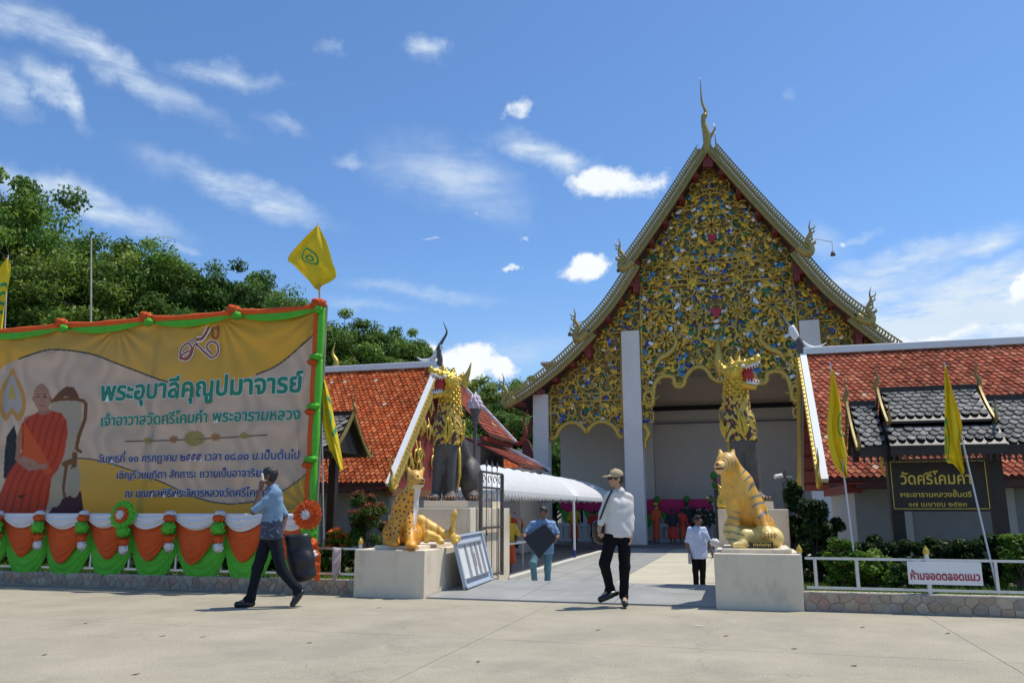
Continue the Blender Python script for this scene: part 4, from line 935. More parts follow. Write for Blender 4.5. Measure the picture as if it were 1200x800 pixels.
def bline(body, l, r, m, mo, bold, ob):
    a = at(l[0], l[1], BNY); c = at(r[0], r[1], BNY); z = (a[2] + c[2]) / 2
    lettering(body, a[0], c[0], z, BNY - .010, mo, banner, ob, 'lettering_outline', conform=wr)
    lettering(body, a[0], c[0], z, BNY - .018, m, banner, bold, 'lettering', conform=wr)
bline("พระอุบาลีคุณูปมาจารย์", (118, 470.5), (354, 457.5), TEXTG, TEXTW, .030, .058)
bline("เจ้าอาวาสวัดศรีโคมคำ พระอารามหลวง", (118, 500), (351.5, 490), TEXTG, TEXTW, .026, .055)
bline("วันพุธที่ ๑๑ กรกฎาคม ๒๕๕๕ เวลา ๐๘.๐๐ น.เป็นต้นไป", (116, 543.5), (350, 535.5), TEXTN, TEXTW, .019, .052)
bline("เชิญร่วมมุทิตา สักการะ ถวายเป็นอาจาริยบูชา", (137, 562), (325, 556.5), TEXTN, TEXTW, .019, .052)
bline("ณ มณฑลพิธีพระวิหารหลวงวัดศรีโคมคำ", (147, 583.5), (318, 579.5), TEXTN, TEXTW, .019, .052)
def pxw(pts, off=.014): 
    out = []
    for px, py in pts: p = at(px, py, BNY); out.append((p[0], BNY - off + float(wr(p[0], p[2])), p[2]))
    return np.array(out)
def ribbon_px(pts, w, m, nm, off=.016, n=40, taper=False):
    P = pxw(spline(pts, n), off); T = np.gradient(P, axis=0); N2 = np.stack([-T[:, 2], 0 * T[:, 0], T[:, 0]], 1); N2 /= np.linalg.norm(N2, axis=1)[:, None] + 1e-9
    ww = w * (np.sin(np.linspace(.15, PI - .1, n)) if taper else np.ones(n)); 
    return MB().sheet(np.stack([P + N2 * ww[:, None], P - N2 * ww[:, None]])).build(nm, m, banner)
# the emblem over the lettering: two looped Thai numerals with a flame and a small word
for pts, w in (([(224, 411), (218, 414), (213, 419), (215, 421), (222, 418), (226, 408), (221, 402), (214, 408), (213.5, 417), (219, 422), (225, 417), (230, 404), (240, 412), (248, 419), (255, 414), (255, 404), (248, 400), (243, 407), (247, 413)], .018),
               ([(222, 400), (228, 399), (236, 408), (244, 417)], .012), ([(232, 398.5), (238, 397), (243, 391), (247, 384.5)], .03)):
    ribbon_px(pts, w * 1.9, TEXTW, 'emblem_outline', .013, 60); ribbon_px(pts, w, TEXTM, 'emblem_stroke', .018, 60)
a = at(249, 397, BNY); lettering('ปี', a[0], a[0] + .13, a[2], BNY - .018, TEXTM, banner, .02, 'lettering', conform=wr)
# divider ornament
ribbon_px([(147, 517), (230, 514.5), (314, 509.5)], .010, PRINTL, 'divider_line')
for k in range(14):
    a = k / 14 * 2 * PI; c0 = (228.5, 513.7); ribbon_px([c0, (c0[0] + 7 * math.cos(a), c0[1] + 5 * math.sin(a)), (c0[0] + 12 * math.cos(a + .5), c0[1] + 8.5 * math.sin(a + .5)), (c0[0] + 8 * math.cos(a + .9), c0[1] + 6 * math.sin(a + .9))], .011, PRINTO, 'divider_scroll', n=12)
for cx, cy_, m_, rr_ in ((172.5, 515.8, PRINTO, 5), (286, 510.2, PRINTO, 5), (203, 514.5, PRINTR, 6), (253, 512.0, PRINTR, 6)):
    for k in range(7):
        a = k / 7 * 2 * PI; ribbon_px([(cx, cy_), (cx + rr_ * .6 * math.cos(a), cy_ + rr_ * .5 * math.sin(a)), (cx + rr_ * math.cos(a + .3), cy_ + rr_ * .8 * math.sin(a + .3))], .018, m_, 'divider_leaf', n=8, taper=True)
# posts and rails that carry it
for x in (-7.0, -10.4, -13.9): MB().tube([(x, BNY + .07, .1), (x, BNY + .07, 4.86)], .04, 8).build('post', mat('weathered_post', (.22, .19, .15), .8, var=.2), banner)
for z in (4.86, 1.15): MB().tube([(-15, BNY + .07, z), (-6.98, BNY + .07, z)], .03, 8).build('rail', MATS['weathered_post'], banner)

def pleated(b, c, nrm, r0, r1, pl, amp, up=None, seed=0, ell=1.0):
    """a pleated ruffle ring"""
    c = np.array(c, float); nrm = np.array(nrm, float); nrm /= np.linalg.norm(nrm); u = np.cross(nrm, (0, 0, 1) if abs(nrm[2]) < .9 else (0, 1, 0)); u /= np.linalg.norm(u); w = np.cross(u, nrm); r = np.random.default_rng(seed)
    nu, nv = pl * 4 + 1, 5; A = np.linspace(0, 2 * PI, nu); ph = r.normal(0, .5, nu).cumsum() * .25; ph -= np.linspace(0, ph[-1], nu); G = np.zeros((nv, nu, 3))
    for j in range(nv):
        t = j / (nv - 1); R = r0 + (r1 - r0) * t * (1 + .06 * np.sin(A * 3 + seed)); d = amp * t * np.sin(A * pl + ph) + .3 * amp * math.sin(t * PI)
        G[j] = c + np.outer(np.cos(A) * R, u) + np.outer(np.sin(A) * R * ell, w) + np.outer(d, nrm)
    G[:, -1] = G[:, 0]
    return b.sheet(G)
def puff(b, c, r, seed=0, sq=(1, 1, 1)):
    r = r * .84; sq = (sq[0] * .92, sq[1], sq[2] * 1.1)
    """a gathered bunch of cloth: a crinkled ball"""
    n, m = 22, 14; rr_ = np.random.default_rng(seed); U = np.linspace(0, 2 * PI, n); Wd = np.linspace(.05, PI - .05, m); G = np.zeros((m, n, 3)); f1, f2, f3 = rr_.uniform(0, 6, 3)
    for j, w in enumerate(Wd):
        R = r * (1 + .16 * np.sin(U * 9 + f1 + 2 * w) * 1.35 + .15 * np.sin(w * 9 + f2 + U * 3 - 0 * U)); R[-1] = R[0]
        G[j] = np.stack([np.cos(U) * np.sin(w) * R * sq[0], np.sin(U) * np.sin(w) * R * sq[1], np.cos(w) * R * sq[2]], 1) + np.array(c)
    return b.sheet(G)
def swag(b, x0, x1, z0, z1, d, y, lo=.0, pleats=6, amp=.03, belly=.07, topd=0.0, point=1.0, seed=0, nu=33, nv=28, yo=None):
    """cloth hung between two points; upper edge sags topd, lower edge sags d"""
    u = np.linspace(0, 1, nu); G = np.zeros((nv, nu, 3)); S = np.sin(PI * u) ** point; rq = np.random.default_rng(seed + 100); d = d * rq.uniform(.93, 1.06); r = np.random.default_rng(seed); ph = r.uniform(0, 6)
    skew = r.uniform(-.08, .08); S = np.interp(u, np.clip(u + skew * np.sin(PI * u), 0, 1), S)
    for j in range(nv):
        v = j / (nv - 1); sag = topd + (d - topd) * v
        z = z0 + (z1 - z0) * u - lo * v - sag * S
        yy = -belly * S * math.sin(PI * (v * .8 + .1)) - amp * (np.sin(v * pleats * 2 * PI + ph + u * 2)) * (S * .8 + .25) * (.4 + .6 * v)
        G[j] = np.stack([x0 + (x1 - x0) * u, y + yy, z], 1)
    return b.sheet(G, .006, (0, 1, 0))
garl = thing('bunting', 'orange green and white swagged cloth bunting along the foot of the banner', 'bunting', (-10.5, 11.95, .3))
gx = [at(px, 605, 12.0)[0] for px in (-40, 12, 60, 111, 159, 211, 268, 322, 372)]
GZT = 1.24; gy = 12.02
for k in range(len(gx) - 1):
    x0, x1 = gx[k], gx[k + 1]; dd = random.Random(k).uniform(-.05, .05); wv = (x1 - x0)
    if k >= 6: pass
    swag(MB(), x0 - .02, x1 + .02, GZT - .06, GZT - .06, 0.66 + dd, gy - .02, lo=.50, topd=.20, pleats=7, amp=.020, belly=.10, point=.72, seed=k).build('green_swag', GREENC, garl, True)
    swag(MB(), x0, x1, GZT - .04, GZT - .04, .60 + dd, gy - .13, lo=.16, topd=.12, pleats=6, amp=.020, belly=.08, point=1.15, seed=k + 20).build('orange_swag', ORANGE, garl, True)
    swag(MB(), x0, x1, GZT, GZT, .23 + dd * .5, gy - .215, lo=.04, topd=.0, pleats=3, amp=.020, belly=.05, point=.8, seed=k + 40).build('white_swag', WHITEC, garl, True)
def rosette(parent, c, r, m3, seed=0):
    c = np.array(c, float)
    for i, (f0, f1, m_) in enumerate(((.35, 1.0, m3[0]), (.18, .62, m3[1]), (.02, .34, m3[2]))):
        b = MB(); pleated(b, c + (0, -.03 - .03 * i, 0), (0.15, -1, .1), r * f0, r * f1, 16 - 3 * i, .035, seed=seed + i); pleated(b, c + (0, -.05 - .03 * i, 0), (0.1, -1, .05), r * f0 * .8, r * f1 * .86, 13 - 2 * i, .03, seed=seed + i + 9)
        b.build('rosette_ring', m_, parent, True)
for k in range(1, len(gx)):
    x = gx[k]; y = gy - .27; big = k in (4, 8)
    if k == 7: continue
    if big: rosette(garl, (x, y - .03, GZT - .02), .235, (GREENC, ORANGE, WHITEC) if k == 4 else (ORANGE, ORANGE, WHITEC), k)
    else:
        puff(MB(), (x, y, GZT + .0), .095, k, (1.25, .6, .5)).build('white_ruffle', WHITEC, garl, True); puff(MB(), (x, y - .02, GZT - .08), .10, k + 3, (1.25, .8, .62)).build('orange_ruffle', ORANGE, garl, True)
    zz = GZT - (.30 if big else .24)
    b = MB(); puff(b, (x, y - .02, zz), .12, k + 5, (1.25, .7, .95)); b.build('green_ruffle', GREENC, garl, True)
    b = MB(); pleated(b, (x, y + .02, zz - .12), (0, 0, 1), .05, .12, 9, .02, seed=k); puff(b, (x + .01, y, zz - .17), .095, k + 8, (1.2, .6, .8)); b.build('orange_tail', ORANGE, garl, True)
    b = MB(); puff(b, (x + .01, y + .01, zz - .30), .10, k + 9, (1.05, .45, .9)); b.build('white_tail', WHITEC, garl, True)
    if k == 8:
        swag(MB(), x - .02, x + .20, GZT - .45, GZT - .62, .05, y + .05, lo=.42, pleats=3, amp=.03).build('orange_tail', ORANGE, garl, True)
        puff(MB(), (x, y - .03, GZT - .50), .17, 77, (1.3, .6, .8)).build('orange_tail', ORANGE, garl, True); puff(MB(), (x, y - .04, GZT - .64), .17, 78, (1.2, .5, .7)).build('white_tail', WHITEC, garl, True)
gt = thing('cloth_garland', 'orange and green knotted cloth garland along the top and right edge of the banner', 'garland', (-10.5, 12.3, 1.3))
kx = [at(px, 380, 12.3)[0] for px in (-30, 75, 173, 275, 374)]; ZTOP = 4.83
for k in range(4):
    x0, x1 = kx[k], kx[k + 1]; u = np.linspace(0, 1, 20); s_ = np.sin(PI * u)
    P = np.stack([x0 + (x1 - x0) * u, np.full(20, 12.31), ZTOP - .03 * s_], 1); MB().tube(P, .055 + .008 * np.sin(np.linspace(0, 14, 20)), 8).build('orange_band', ORANGE, gt, True)
    swag(MB(), x0, x1, ZTOP - .03, ZTOP - .03, .15, 12.30, lo=.03, topd=.03, pleats=2, amp=.018, belly=.02, point=.8, nv=8).build('green_band', GREENC, gt, True)
for k in range(1, 5):
    x = kx[k]; b = MB(); puff(b, (x, 12.24, ZTOP + .02), .11, k, (1.5 if k < 4 else 1.6, .8, .75)); puff(b, (x - .05, 12.22, ZTOP + .06), .07, k + 4, (1.3, .8, .8)); b.build('orange_knot', ORANGE, gt, True)
    puff(MB(), (x + (.10 if k < 4 else .03), 12.20, ZTOP - .10), .085, k + 2, (1.25, .8, .9)).build('green_knot', GREENC, gt, True)
zk = [ZTOP - .05, 3.86, 3.0, 2.1, 1.3]
for k in range(4):
    za, zb = zk[k], zk[k + 1]; u = np.linspace(0, 1, 16); x = kx[4]
    P = np.stack([np.full(16, x - .035), np.full(16, 12.28), za + (zb - za) * u], 1); MB().tube(P, .05 * (1 + .25 * np.sin(u * PI)), 8).build('orange_band', ORANGE, gt, True)
    P[:, 0] += .085; P[:, 1] += .01; MB().tube(P, .055 * (1 + .3 * np.sin(u * PI)), 8).build('green_band', GREENC, gt, True)
    if k: puff(MB(), (x + .02, 12.22, za + .03), .10, k + 30, (1.5, .8, .6)).build('green_knot', GREENC, gt, True); puff(MB(), (x - .04, 12.2, za - .06), .085, k + 35, (1.3, .8, .6)).build('orange_knot', ORANGE, gt, True)

# ---------------------------------------------------------------- flags
POLE = mat('flag_pole_bamboo', (.42, .38, .28), .6, var=.2)
GPOLE = mat('flag_pole_grey', (.50, .51, .52), .45, .4)
def flag(label, pole, outlineL, outlineR, Y, emblem=None, pm=None, pr=.014, fold=.05, freq=2.3, seed=0):
    """outlines: pixels top->bottom of the cloth's two long edges"""
    p0, p1 = [np.array(q, float) for q in pole]; t = thing('flag', label, 'flag', tuple(p1))
    MB().tube([p1, (p0 + p1) / 2, p0], [pr * 1.1, pr, pr * .8], 8).build('pole', pm or GPOLE, t)
    nv, nu = 44, 22; L_ = spline(outlineL, nv); R_ = spline(outlineR, nv); G = np.zeros((nv, nu, 3)); u = np.linspace(0, 1, nu)
    for j in range(nv):
        v = j / (nv - 1); a = at(*L_[j], Y); b = at(*R_[j], Y); row = a[None] + (b - a)[None] * u[:, None]
        d = fold * (np.sin(u * freq * 2 * PI + v * 2.5 + seed) + .4 * np.sin(u * freq * 4.3 * PI - v * 4)) * min(1, v * 4 + .1); row[:, 1] += d - .02; G[j] = row
    cl_ = MB().sheet(G, .004, (0, 1, 0)).build('cloth', YEL, t, True)
    if emblem:
        b = MB(); eu, ev, er, ea = emblem; n = 24; P = []
        def pt(u_, v_):
            u_ = min(max(u_, 0), 1); v_ = min(max(v_, 0), 1); a_, b_ = u_ * (nu - 1), v_ * (nv - 1); i, j = min(int(a_), nu - 2), min(int(b_), nv - 2); fa, fb = a_ - i, b_ - j
            return (G[j, i] * (1 - fa) + G[j, i + 1] * fa) * (1 - fb) + (G[j + 1, i] * (1 - fa) + G[j + 1, i + 1] * fa) * fb
        for rad, w, cen in ((1.0, .22, 1), (.45, .2, 0)):
            ring = []
            for k in range(n + 1):
                a = k / n * 2 * PI; rr_ = rad * (1 + (.45 * max(0, math.cos(a - ea)) ** 12 if cen else 0)); ring.append([(eu + er * q * math.cos(a), ev + er * .62 * q * math.sin(a)) for q in (rr_, rr_ - w)])
            g_ = np.array([[pt(*c) + np.array((0, -.006, 0)) for c in rr2] for rr2 in ring]); b.sheet(g_)
        b.build('emblem', EMB, cl_)
    return t
flag('yellow flag flying on the banner post above the bunting', (at(372.5, 262, 12.5), at(375, 372, 12.5)), [(373, 264), (355, 281), (337, 302), (345, 312), (371, 339)], [(373.3, 264), (381, 282), (388, 305), (393.5, 325), (372, 339.5)], 12.46, (.55, .50, .17, -2.1), POLE, .018, .06, 1.2)
flag('narrow yellow flag hanging right beside the banner edge', (at(376, 425, 12.62), at(379.5, 640, 12.62)), [(378, 436), (379, 470), (379.5, 495), (386, 520), (392, 532), (401, 551)], [(378.5, 436), (386, 462), (391, 490), (396, 515), (400, 536), (402, 550)], 12.5, (.8, .38, .3, 0), GPOLE, .014, .05, 1.6, 2)
flag('yellow flag cut off at the left edge of the photo', (at(9.6, 299, 12.5), at(-6, 640, 12.5)), [(8.5, 303), (-5, 330), (-10, 360), (-12, 388)], [(10.2, 303), (10.5, 320), (7, 352), (4, 388)], 12.36, (.75, .62, .3, 0), GPOLE, .014, .04, 1.6, 4)
flag('yellow flag on the leaning pole left of the name board', (at(972.5, 424, 12.6), at(1002, 660, 12.3)), [(974, 432.5), (971.5, 470), (969.5, 510), (977, 543), (991.5, 560)], [(975.3, 432.5), (985, 472), (986.5, 502), (992, 528), (993, 559.5)], 12.45, (.9, .46, .2, 0), GPOLE, .012, .05, 1.7, 1)
flag('yellow flag hanging in front of the name board', (at(1106.5, 424, 12.6), at(1170, 697, 12.0)), [(1106.5, 429), (1106, 470), (1106, 535), (1116, 544), (1127, 555)], [(1108, 429), (1117, 460), (1127, 497), (1125, 520), (1129.5, 553)], 12.35, (.1, .45, .2, 0), GPOLE, .012, .05, 1.8, 3)
# bamboo pole standing before the trees on the left
t = thing('tall_pole', 'thin bare pole rising behind the banner before the trees', 'pole', tuple(at(106, 560, 16)))
MB().tube([at(106, 560, 16), at(107, 280, 16)], [.03, .02], 6).build('pole', POLE, t)

# ================================================================ the roofed name board on the right
AGED = mat('aged_gilding', (.26, .19, .05), .5, .3, var=.3)
BRD = mat('dark_carved_wood', (.020, .012, .009), .5, var=.3, bump=.2)
ROOFG = GOLD2
GILT = mat('gilt_lettering', (.60, .43, .08), .4, .5)
def mini_roof(parent, x0, x1, yf, yr, yb, ze, zr, hipb, gable, w=.128, ex=.115, single=True, seed=0):
    roof = MB(); 
    for y in (yf, yb): roof.strip([(x0, yr, zr), (x0, y, ze)], [(x1, yr, zr), (x1, y, ze)], (0, 0, -1), .04)
    r = roof.build('roof', BRD, parent)
    tl = slope_tiles((x0, yr, zr), (x1, yr, zr), (x0, yf, ze), (x1, yf, ze), w, ex, 'scale', seed)
    for k, q in enumerate(tl):
        top, Nn, c = q; c0 = top.mean(0); m = len(top); v = np.concatenate([top, top - Nn * .016]); f = [tuple(range(m)), tuple(range(2 * m - 1, m - 1, -1))] + [(i, m + i, m + (i + 1) % m, (i + 1) % m) for i in range(m)]
        MB().add(v, f).build('tile', TILE_B, r)
    tl = slope_tiles((x0, yr, zr), (x1, yr, zr), (x0, yb, ze), (x1, yb, ze), w * 1.3, ex * 1.3, 'scale', seed); tb = tiles_mb(tl); tb.c = []; tb.build('rear_tiles', TILE_B, r, kind='stuff')
    MB().b2((x0, yr - .05, zr - .02), (x1, yr + .05, zr + .075)).build('ridge_cap', BRD, r)
    for sgn, E in ((-1, x0), (1, x1)):
        if not gable[0 if sgn < 0 else 1]: continue
        for y in (yf, yb):
            P = bez([(E + sgn * .03, yr, zr + .07), (E + sgn * .03, yr + (y - yr) * .42, ze + (zr - ze) * .40), (E + sgn * .03, y * 1.0 + (y - yr) * .06, ze - .03)], 14)
            T = np.gradient(P, axis=0); T /= np.linalg.norm(T, axis=1)[:, None]; Nn = np.cross(T, (1, 0, 0)); Nn *= np.sign(Nn[:, 2:3] + 1e-9)
            MB().strip(P + Nn * .03, P - Nn * .04, (sgn, 0, 0), .035).build('bargeboard', AGED, parent)
            s2 = 1 if y < yr else -1; e = P[-1]
            MB().tube(spline([e, e + (0, -s2 * .10, .03), e + (0, -s2 * .09, .16), e + (0, -s2 * .13, .32)], 12), np.interp(np.linspace(0, 1, 12), [0, .4, 1], [.025, .03, .005]), 6).build('eave_finial', AGED, parent, True)
        a = np.array((E + sgn * .04, yr, zr)); MB().tube(spline([a, a + (sgn * .03, 0, .13), a + (-sgn * .02, 0, .25), a + (sgn * .01, 0, .36), a + (0, 0, .52)], 16), np.interp(np.linspace(0, 1, 16), [0, .3, .6, 1], [.035, .04, .02, .004]), 6).build('ridge_finial', AGED, parent, True)
        MB().prism([(yf + .1, ze), (yb - .1, ze), (yr, zr - .1)], ((E - sgn * .12, 0, 0), (0, 1, 0), (0, 0, 1), (sgn, 0, 0)), .03).build('gable_board', BRD, parent)
    # fretwork fringe under the front eave
    n = max(3, int((x1 - x0) / .085)); b = MB(); dx = (x1 - x0) / n
    for k in range(n):
        cx = x0 + (k + .5) * dx; P = [(cx - dx * .36, 0), (cx + dx * .36, 0), (cx + dx * .12, -.05), (cx + dx * .24, -.085), (cx, -.13), (cx - dx * .24, -.085), (cx - dx * .12, -.05)]
        b.prism(P, ((0, yf + .03, ze - .14), (1, 0, 0), (0, 0, 1), (0, 1, 0)), .02)
    b.build('fretwork', BRD, r, kind='stuff'); MB().b2((x0, yf + .01, ze - .15), (x1, yf + .07, ze - .02)).build('fascia', BRD, r)
nb = thing('name_board', 'dark wooden temple name board with gold lettering under small stepped roofs', 'sign', (3.05, 14.9, .17))
sx = lambda px, Y=14.6: float(at(px, 500, Y)[0])
mini_roof(nb, sx(1041), sx(1158), 14.35, 15.05, 15.75, 2.72, 3.30, 0, (1, 1), seed=1)
b = MB(); xa, xb = sx(1034), sx(1165); ze, zm = 2.30, 2.60
y0_, y1_ = 14.02, 14.36; b.strip([(xa, y1_, zm), (xa, y0_, ze)], [(xb, y1_, zm), (xb, y0_, ze)], (0, 0, -1), .04)
lowr = b.build('lower_roof', BRD, nb)
for top, Nn, c in slope_tiles((xa, 14.36, zm), (xb, 14.36, zm), (xa, 14.02, ze), (xb, 14.02, ze), .128, .115, 'scale', 3):
    m = len(top); v = np.concatenate([top, top - Nn * .016]); f = [tuple(range(m)), tuple(range(2 * m - 1, m - 1, -1))] + [(i, m + i, m + (i + 1) % m, (i + 1) % m) for i in range(m)]
    MB().add(v, f).build('tile', TILE_B, lowr)
b = MB(); n = 17; dx = (xb - xa) / n
for k in range(n):
    cx = xa + (k + .5) * dx; b.prism([(cx - dx * .36, 0), (cx + dx * .36, 0), (cx + dx * .12, -.05), (cx + dx * .24, -.085), (cx, -.13), (cx - dx * .24, -.085), (cx - dx * .12, -.05)], ((0, 14.06, ze - .14), (1, 0, 0), (0, 0, 1), (0, 1, 0)), .02)
b.build('fretwork', BRD, lowr, kind='stuff'); MB().b2((xa, 14.04, ze - .15), (xb, 14.10, ze - .02)).build('fascia', BRD, lowr)
MB().b2((xa, 14.36, 2.5), (xb, 15.74, 2.72)).build('beam_box', BRD, nb)
mini_roof(nb, sx(1002), sx(1033), 14.2, 15.05, 15.9, 2.30, 3.08, 0, (1, 0), seed=5)
mini_roof(nb, sx(1166), sx(1222), 14.2, 15.05, 15.9, 2.30, 3.10, 0, (0, 1), seed=7)
for px in (1042, 1160): x = sx(px, 15.0); MB().b2((x - .10, 14.95, .1), (x + .10, 15.15, 2.6)).build('post', BRD, nb)
for px in (1000, 1215): x = sx(px, 15.0); MB().b2((x - .05, 15.0, 2.1), (x + .05, 15.1, 2.35)).build('bracket', BRD, nb)
bx0, bx1 = float(at(1042, 570, 14.9)[0]), float(at(1160, 570, 14.9)[0]); bz0, bz1 = float(at(1100, 599, 14.9)[2]), float(at(1100, 537, 14.9)[2])
brd = MB().b2((bx0, 14.88, bz0), (bx1, 14.96, bz1)).build('board', BRD, nb)
b = MB(); e = .045
for a_, c_ in (((bx0 + e, bz0 + e), (bx1 - e, bz0 + e)), ((bx1 - e, bz0 + e), (bx1 - e, bz1 - e)), ((bx1 - e, bz1 - e), (bx0 + e, bz1 - e)), ((bx0 + e, bz1 - e), (bx0 + e, bz0 + e))): MB().bar((a_[0], 14.872, a_[1]), (c_[0], 14.872, c_[1]), .012, .012, up=(0, 1, 0)).build('gilt_line', GILT, brd)
for body_, l, r, bold in (("วัดศรีโคมคำ", (1056, 567), (1138, 567), .02), ("พระอารามหลวงชั้นตรี", (1055, 582), (1139, 582), .018), ("๑๗ เมษายน ๒๕๒๓", (1065, 593), (1133, 593), .01)):
    a, c = at(*l, 14.87), at(*r, 14.87); lettering(body_, a[0], c[0], a[2], 14.868, GILT, brd, bold, name_z=1.15 if 'วัด' in body_ else .9)
MB().tube(spline([(bx0 - .06, 14.85, bz1 + .05), (bx0 - .09, 14.84, bz1 - .1), (bx0 - .05, 14.85, bz1 - .3)], 10), np.linspace(.035, .012, 10), 6).build('gilt_bracket', GOLD, nb, True)
# matching little roof at the left, mostly behind the banner
ls = thing('small_roofed_board', 'small dark tiled roof with gold gable edges right behind the banner edge', 'sign', (-9.2, 15.2, .17))
xr = float(at(412, 495, 15.2)[0]); mini_roof(ls, xr - 1.9, xr, 14.4, 15.2, 16.0, 2.45, 3.25, 0, (0, 1), seed=9)
for x in (xr - .35, xr - 1.7): MB().b2((x - .08, 15.1, .1), (x + .08, 15.25, 2.6)).build('post', BRD, ls)
# no-parking board on the rail
ns = thing('parking_notice', 'white notice with red Thai lettering wired to the right railing', 'sign', (2.4, 11.7, .37))
a, c = at(1063, 657.5, 11.7), at(1153, 686, 11.7)
pl = MB().b2((a[0], 11.715, c[2]), (c[0], 11.735, a[2])).build('plate', mat('sign_white', (.74, .74, .75), .5, var=.03), ns)
l, r = at(1068, 678.5, 11.7), at(1149, 678.5, 11.7); lettering("ห้ามจอดตลอดแนว", l[0], r[0], l[2], 11.709, mat('sign_red', (.36, .02, .04), .5), pl, .03, name_z=1.25)
for x in (a[0] + .05, c[0] - .05):
    for z in (a[2] - .03, c[2] + .03): MB().lathe((x, 11.712, z), [(.008, -.003), (.008, .003)], 8).build('screw', STEEL, pl)
# ================================================================ tent, furniture, gate, lamp
TENT = mat('white_tent_fabric', (.80, .80, .80), .5, var=.04, vscale=2, bump=.15, bscale=8, trans=.25)
tn = thing('canopy_tent', 'long white barrel topped canopy tent with scalloped fringe', 'tent', (-7.1, 25, -.33))
TX0, TX1 = -8.75, -5.38
def tent(y0, y1, zr, ze, seed):
    nu, nv = 60, 44; u = np.linspace(0, 1, nu); G = np.zeros((nv, nu, 3)); ys = np.linspace(y0, y1, nv)
    for j, y in enumerate(ys):
        v = (y - y0) / (y1 - y0); endr = min(1, ((v if v < .5 else 1 - v) / .13)) ; endr = math.sin(endr * PI / 2) ** .6
        h = (np.clip(np.sin(PI * u), 0, 1) ** .62)
        z = ze + (zr - ze) * h * (.05 + .95 * endr); z = z - .035 * np.abs(np.sin(v * PI * 9 + 1.6 * np.sin(u * 9 + seed))) * np.clip(h * 1.4, .15, 1) - .02 * np.abs(np.sin(v * PI * 21 + u * 12 + seed))
        G[j] = np.stack([TX0 + (TX1 - TX0) * u, np.full(nu, y), z], 1)
    MB().sheet(G).build('canopy', TENT, tn, True)
    for X in (TX0, TX1):
        n = int((y1 - y0) / .3); b = MB(); dy = (y1 - y0) / n
        for k in range(n):
            yk = y0 + k * dy; P = [(yk, .01), (yk + dy, .01), (yk + dy, -.06), (yk + dy * .75, -.12), (yk + dy * .5, -.15), (yk + dy * .25, -.12), (yk, -.06)]
            b.prism(P, ((X, 0, ze), (0, 1, 0), (0, 0, 1), (1, 0, 0)), .01)
        b.build('scalloped_fringe', TENT, tn, kind='stuff')
    for Y_ in (y0, y1):
        n = 12; b = MB(); dx = (TX1 - TX0) / n
        for k in range(n):
            xk = TX0 + k * dx; P = [(xk, .01), (xk + dx, .01), (xk + dx, -.06), (xk + dx * .75, -.12), (xk + dx * .5, -.15), (xk + dx * .25, -.12), (xk, -.06)]
            b.prism(P, ((0, Y_, ze), (1, 0, 0), (0, 0, 1), (0, 1, 0)), .01)
        b.build('scalloped_fringe', TENT, tn, kind='stuff')
TX0 = -6.95; tent(18.0, 26.8, 2.42, 1.74, 1); TX0 = -8.75; tent(26.9, 36.3, 2.56, 1.74, 4)
WP = mat('white_enamel_pole', (.72, .73, .74), .4, var=.05); BLUEP = mat('blue_pole_foot', (.02, .05, .22), .5)
for y in (18.1, 26.85, 32.7, 36.1):
    for X in (TX0 + .06 if y > 26 else -6.9, TX1 - .1):
        p = MB().tube([(X, y, -.1), (X, y, 1.74)], .04, 8).build('pole', WP, tn); MB().tube([(X, y, -.34), (X, y, .0)], .046, 8).build('pole_foot', BLUEP, tn)
for X, Ya in ((TX0 + .06, 26.9), (TX1 - .1, 18.0)): MB().tube([(X, Ya, 1.74), (X, 36.3, 1.74)], .022, 6).build('eave_pipe', WP, tn)
# long table under the tent with things on it
tb = thing('long_table', 'long white table under the near end of the tent', 'table', (-6.3, 20.5, -.33))
MB().b2((-6.75, 17.9, .40), (-5.95, 22.6, .44)).build('tabletop', WP, tb)
for x in (-6.65, -6.05):
    for y in (18.05, 20.2, 22.4): MB().tube([(x, y, -.33), (x, y, .40)], .02, 6).build('leg', STEEL, tb)
cb = thing('carton', 'small pale carton standing on the long table under the tent', 'box', (-6.3, 21.2, .44)); MB().b2((-6.45, 21.05, .44), (-6.15, 21.4, .68)).build('carton_body', mat('pale_card', (.6, .58, .52), .8), cb); MB().b2((-6.33, 21.04, .681), (-6.27, 21.41, .684)).build('tape', mat('brown_tape', (.3, .2, .1), .5), cb)
def chair(label, x, y, rz, m):
    t = thing('plastic_chair', label, 'chair', (x, y, -.33), 'plastic chairs under the tent', rz)
    c, s = math.cos(rz), math.sin(rz); R = lambda a, b, z: (x + a * c - b * s, y + a * s + b * c, -.33 + z)
    G = np.array([[R(-.21 + .42 * u, -.2 + .42 * v, .43 - .02 * math.sin(u * PI) + .0 * v) for u in np.linspace(0, 1, 7)] for v in np.linspace(0, 1, 6)]); MB().sheet(G, -.02, (0, 0, 1)).build('seat', m, t, True)
    G = np.array([[R(-.21 + .42 * u, .21 + .09 * v - .04 * math.sin(u * PI), .44 + .42 * v - .06 * v * (2 * u - 1) ** 2) for u in np.linspace(0, 1, 9)] for v in np.linspace(0, 1, 6)]); MB().sheet(G, .02, (-s, c, 0)).build('backrest', m, t, True)
    for a in (-.18, .18):
        for b_ in (-.17, .19): MB().tube([R(a, b_, .42), R(a * 1.15, b_ * 1.15, 0)], .018, 6).build('leg', m, t)
    return t
CHB = mat('pale_blue_plastic', (.22, .34, .45), .4)
chair('pale blue plastic chair at the far end of the long table', -6.0, 24.0, .3, CHB); chair('pale blue plastic chair standing behind the long table', -7.3, 23.2, -1.2, CHB)
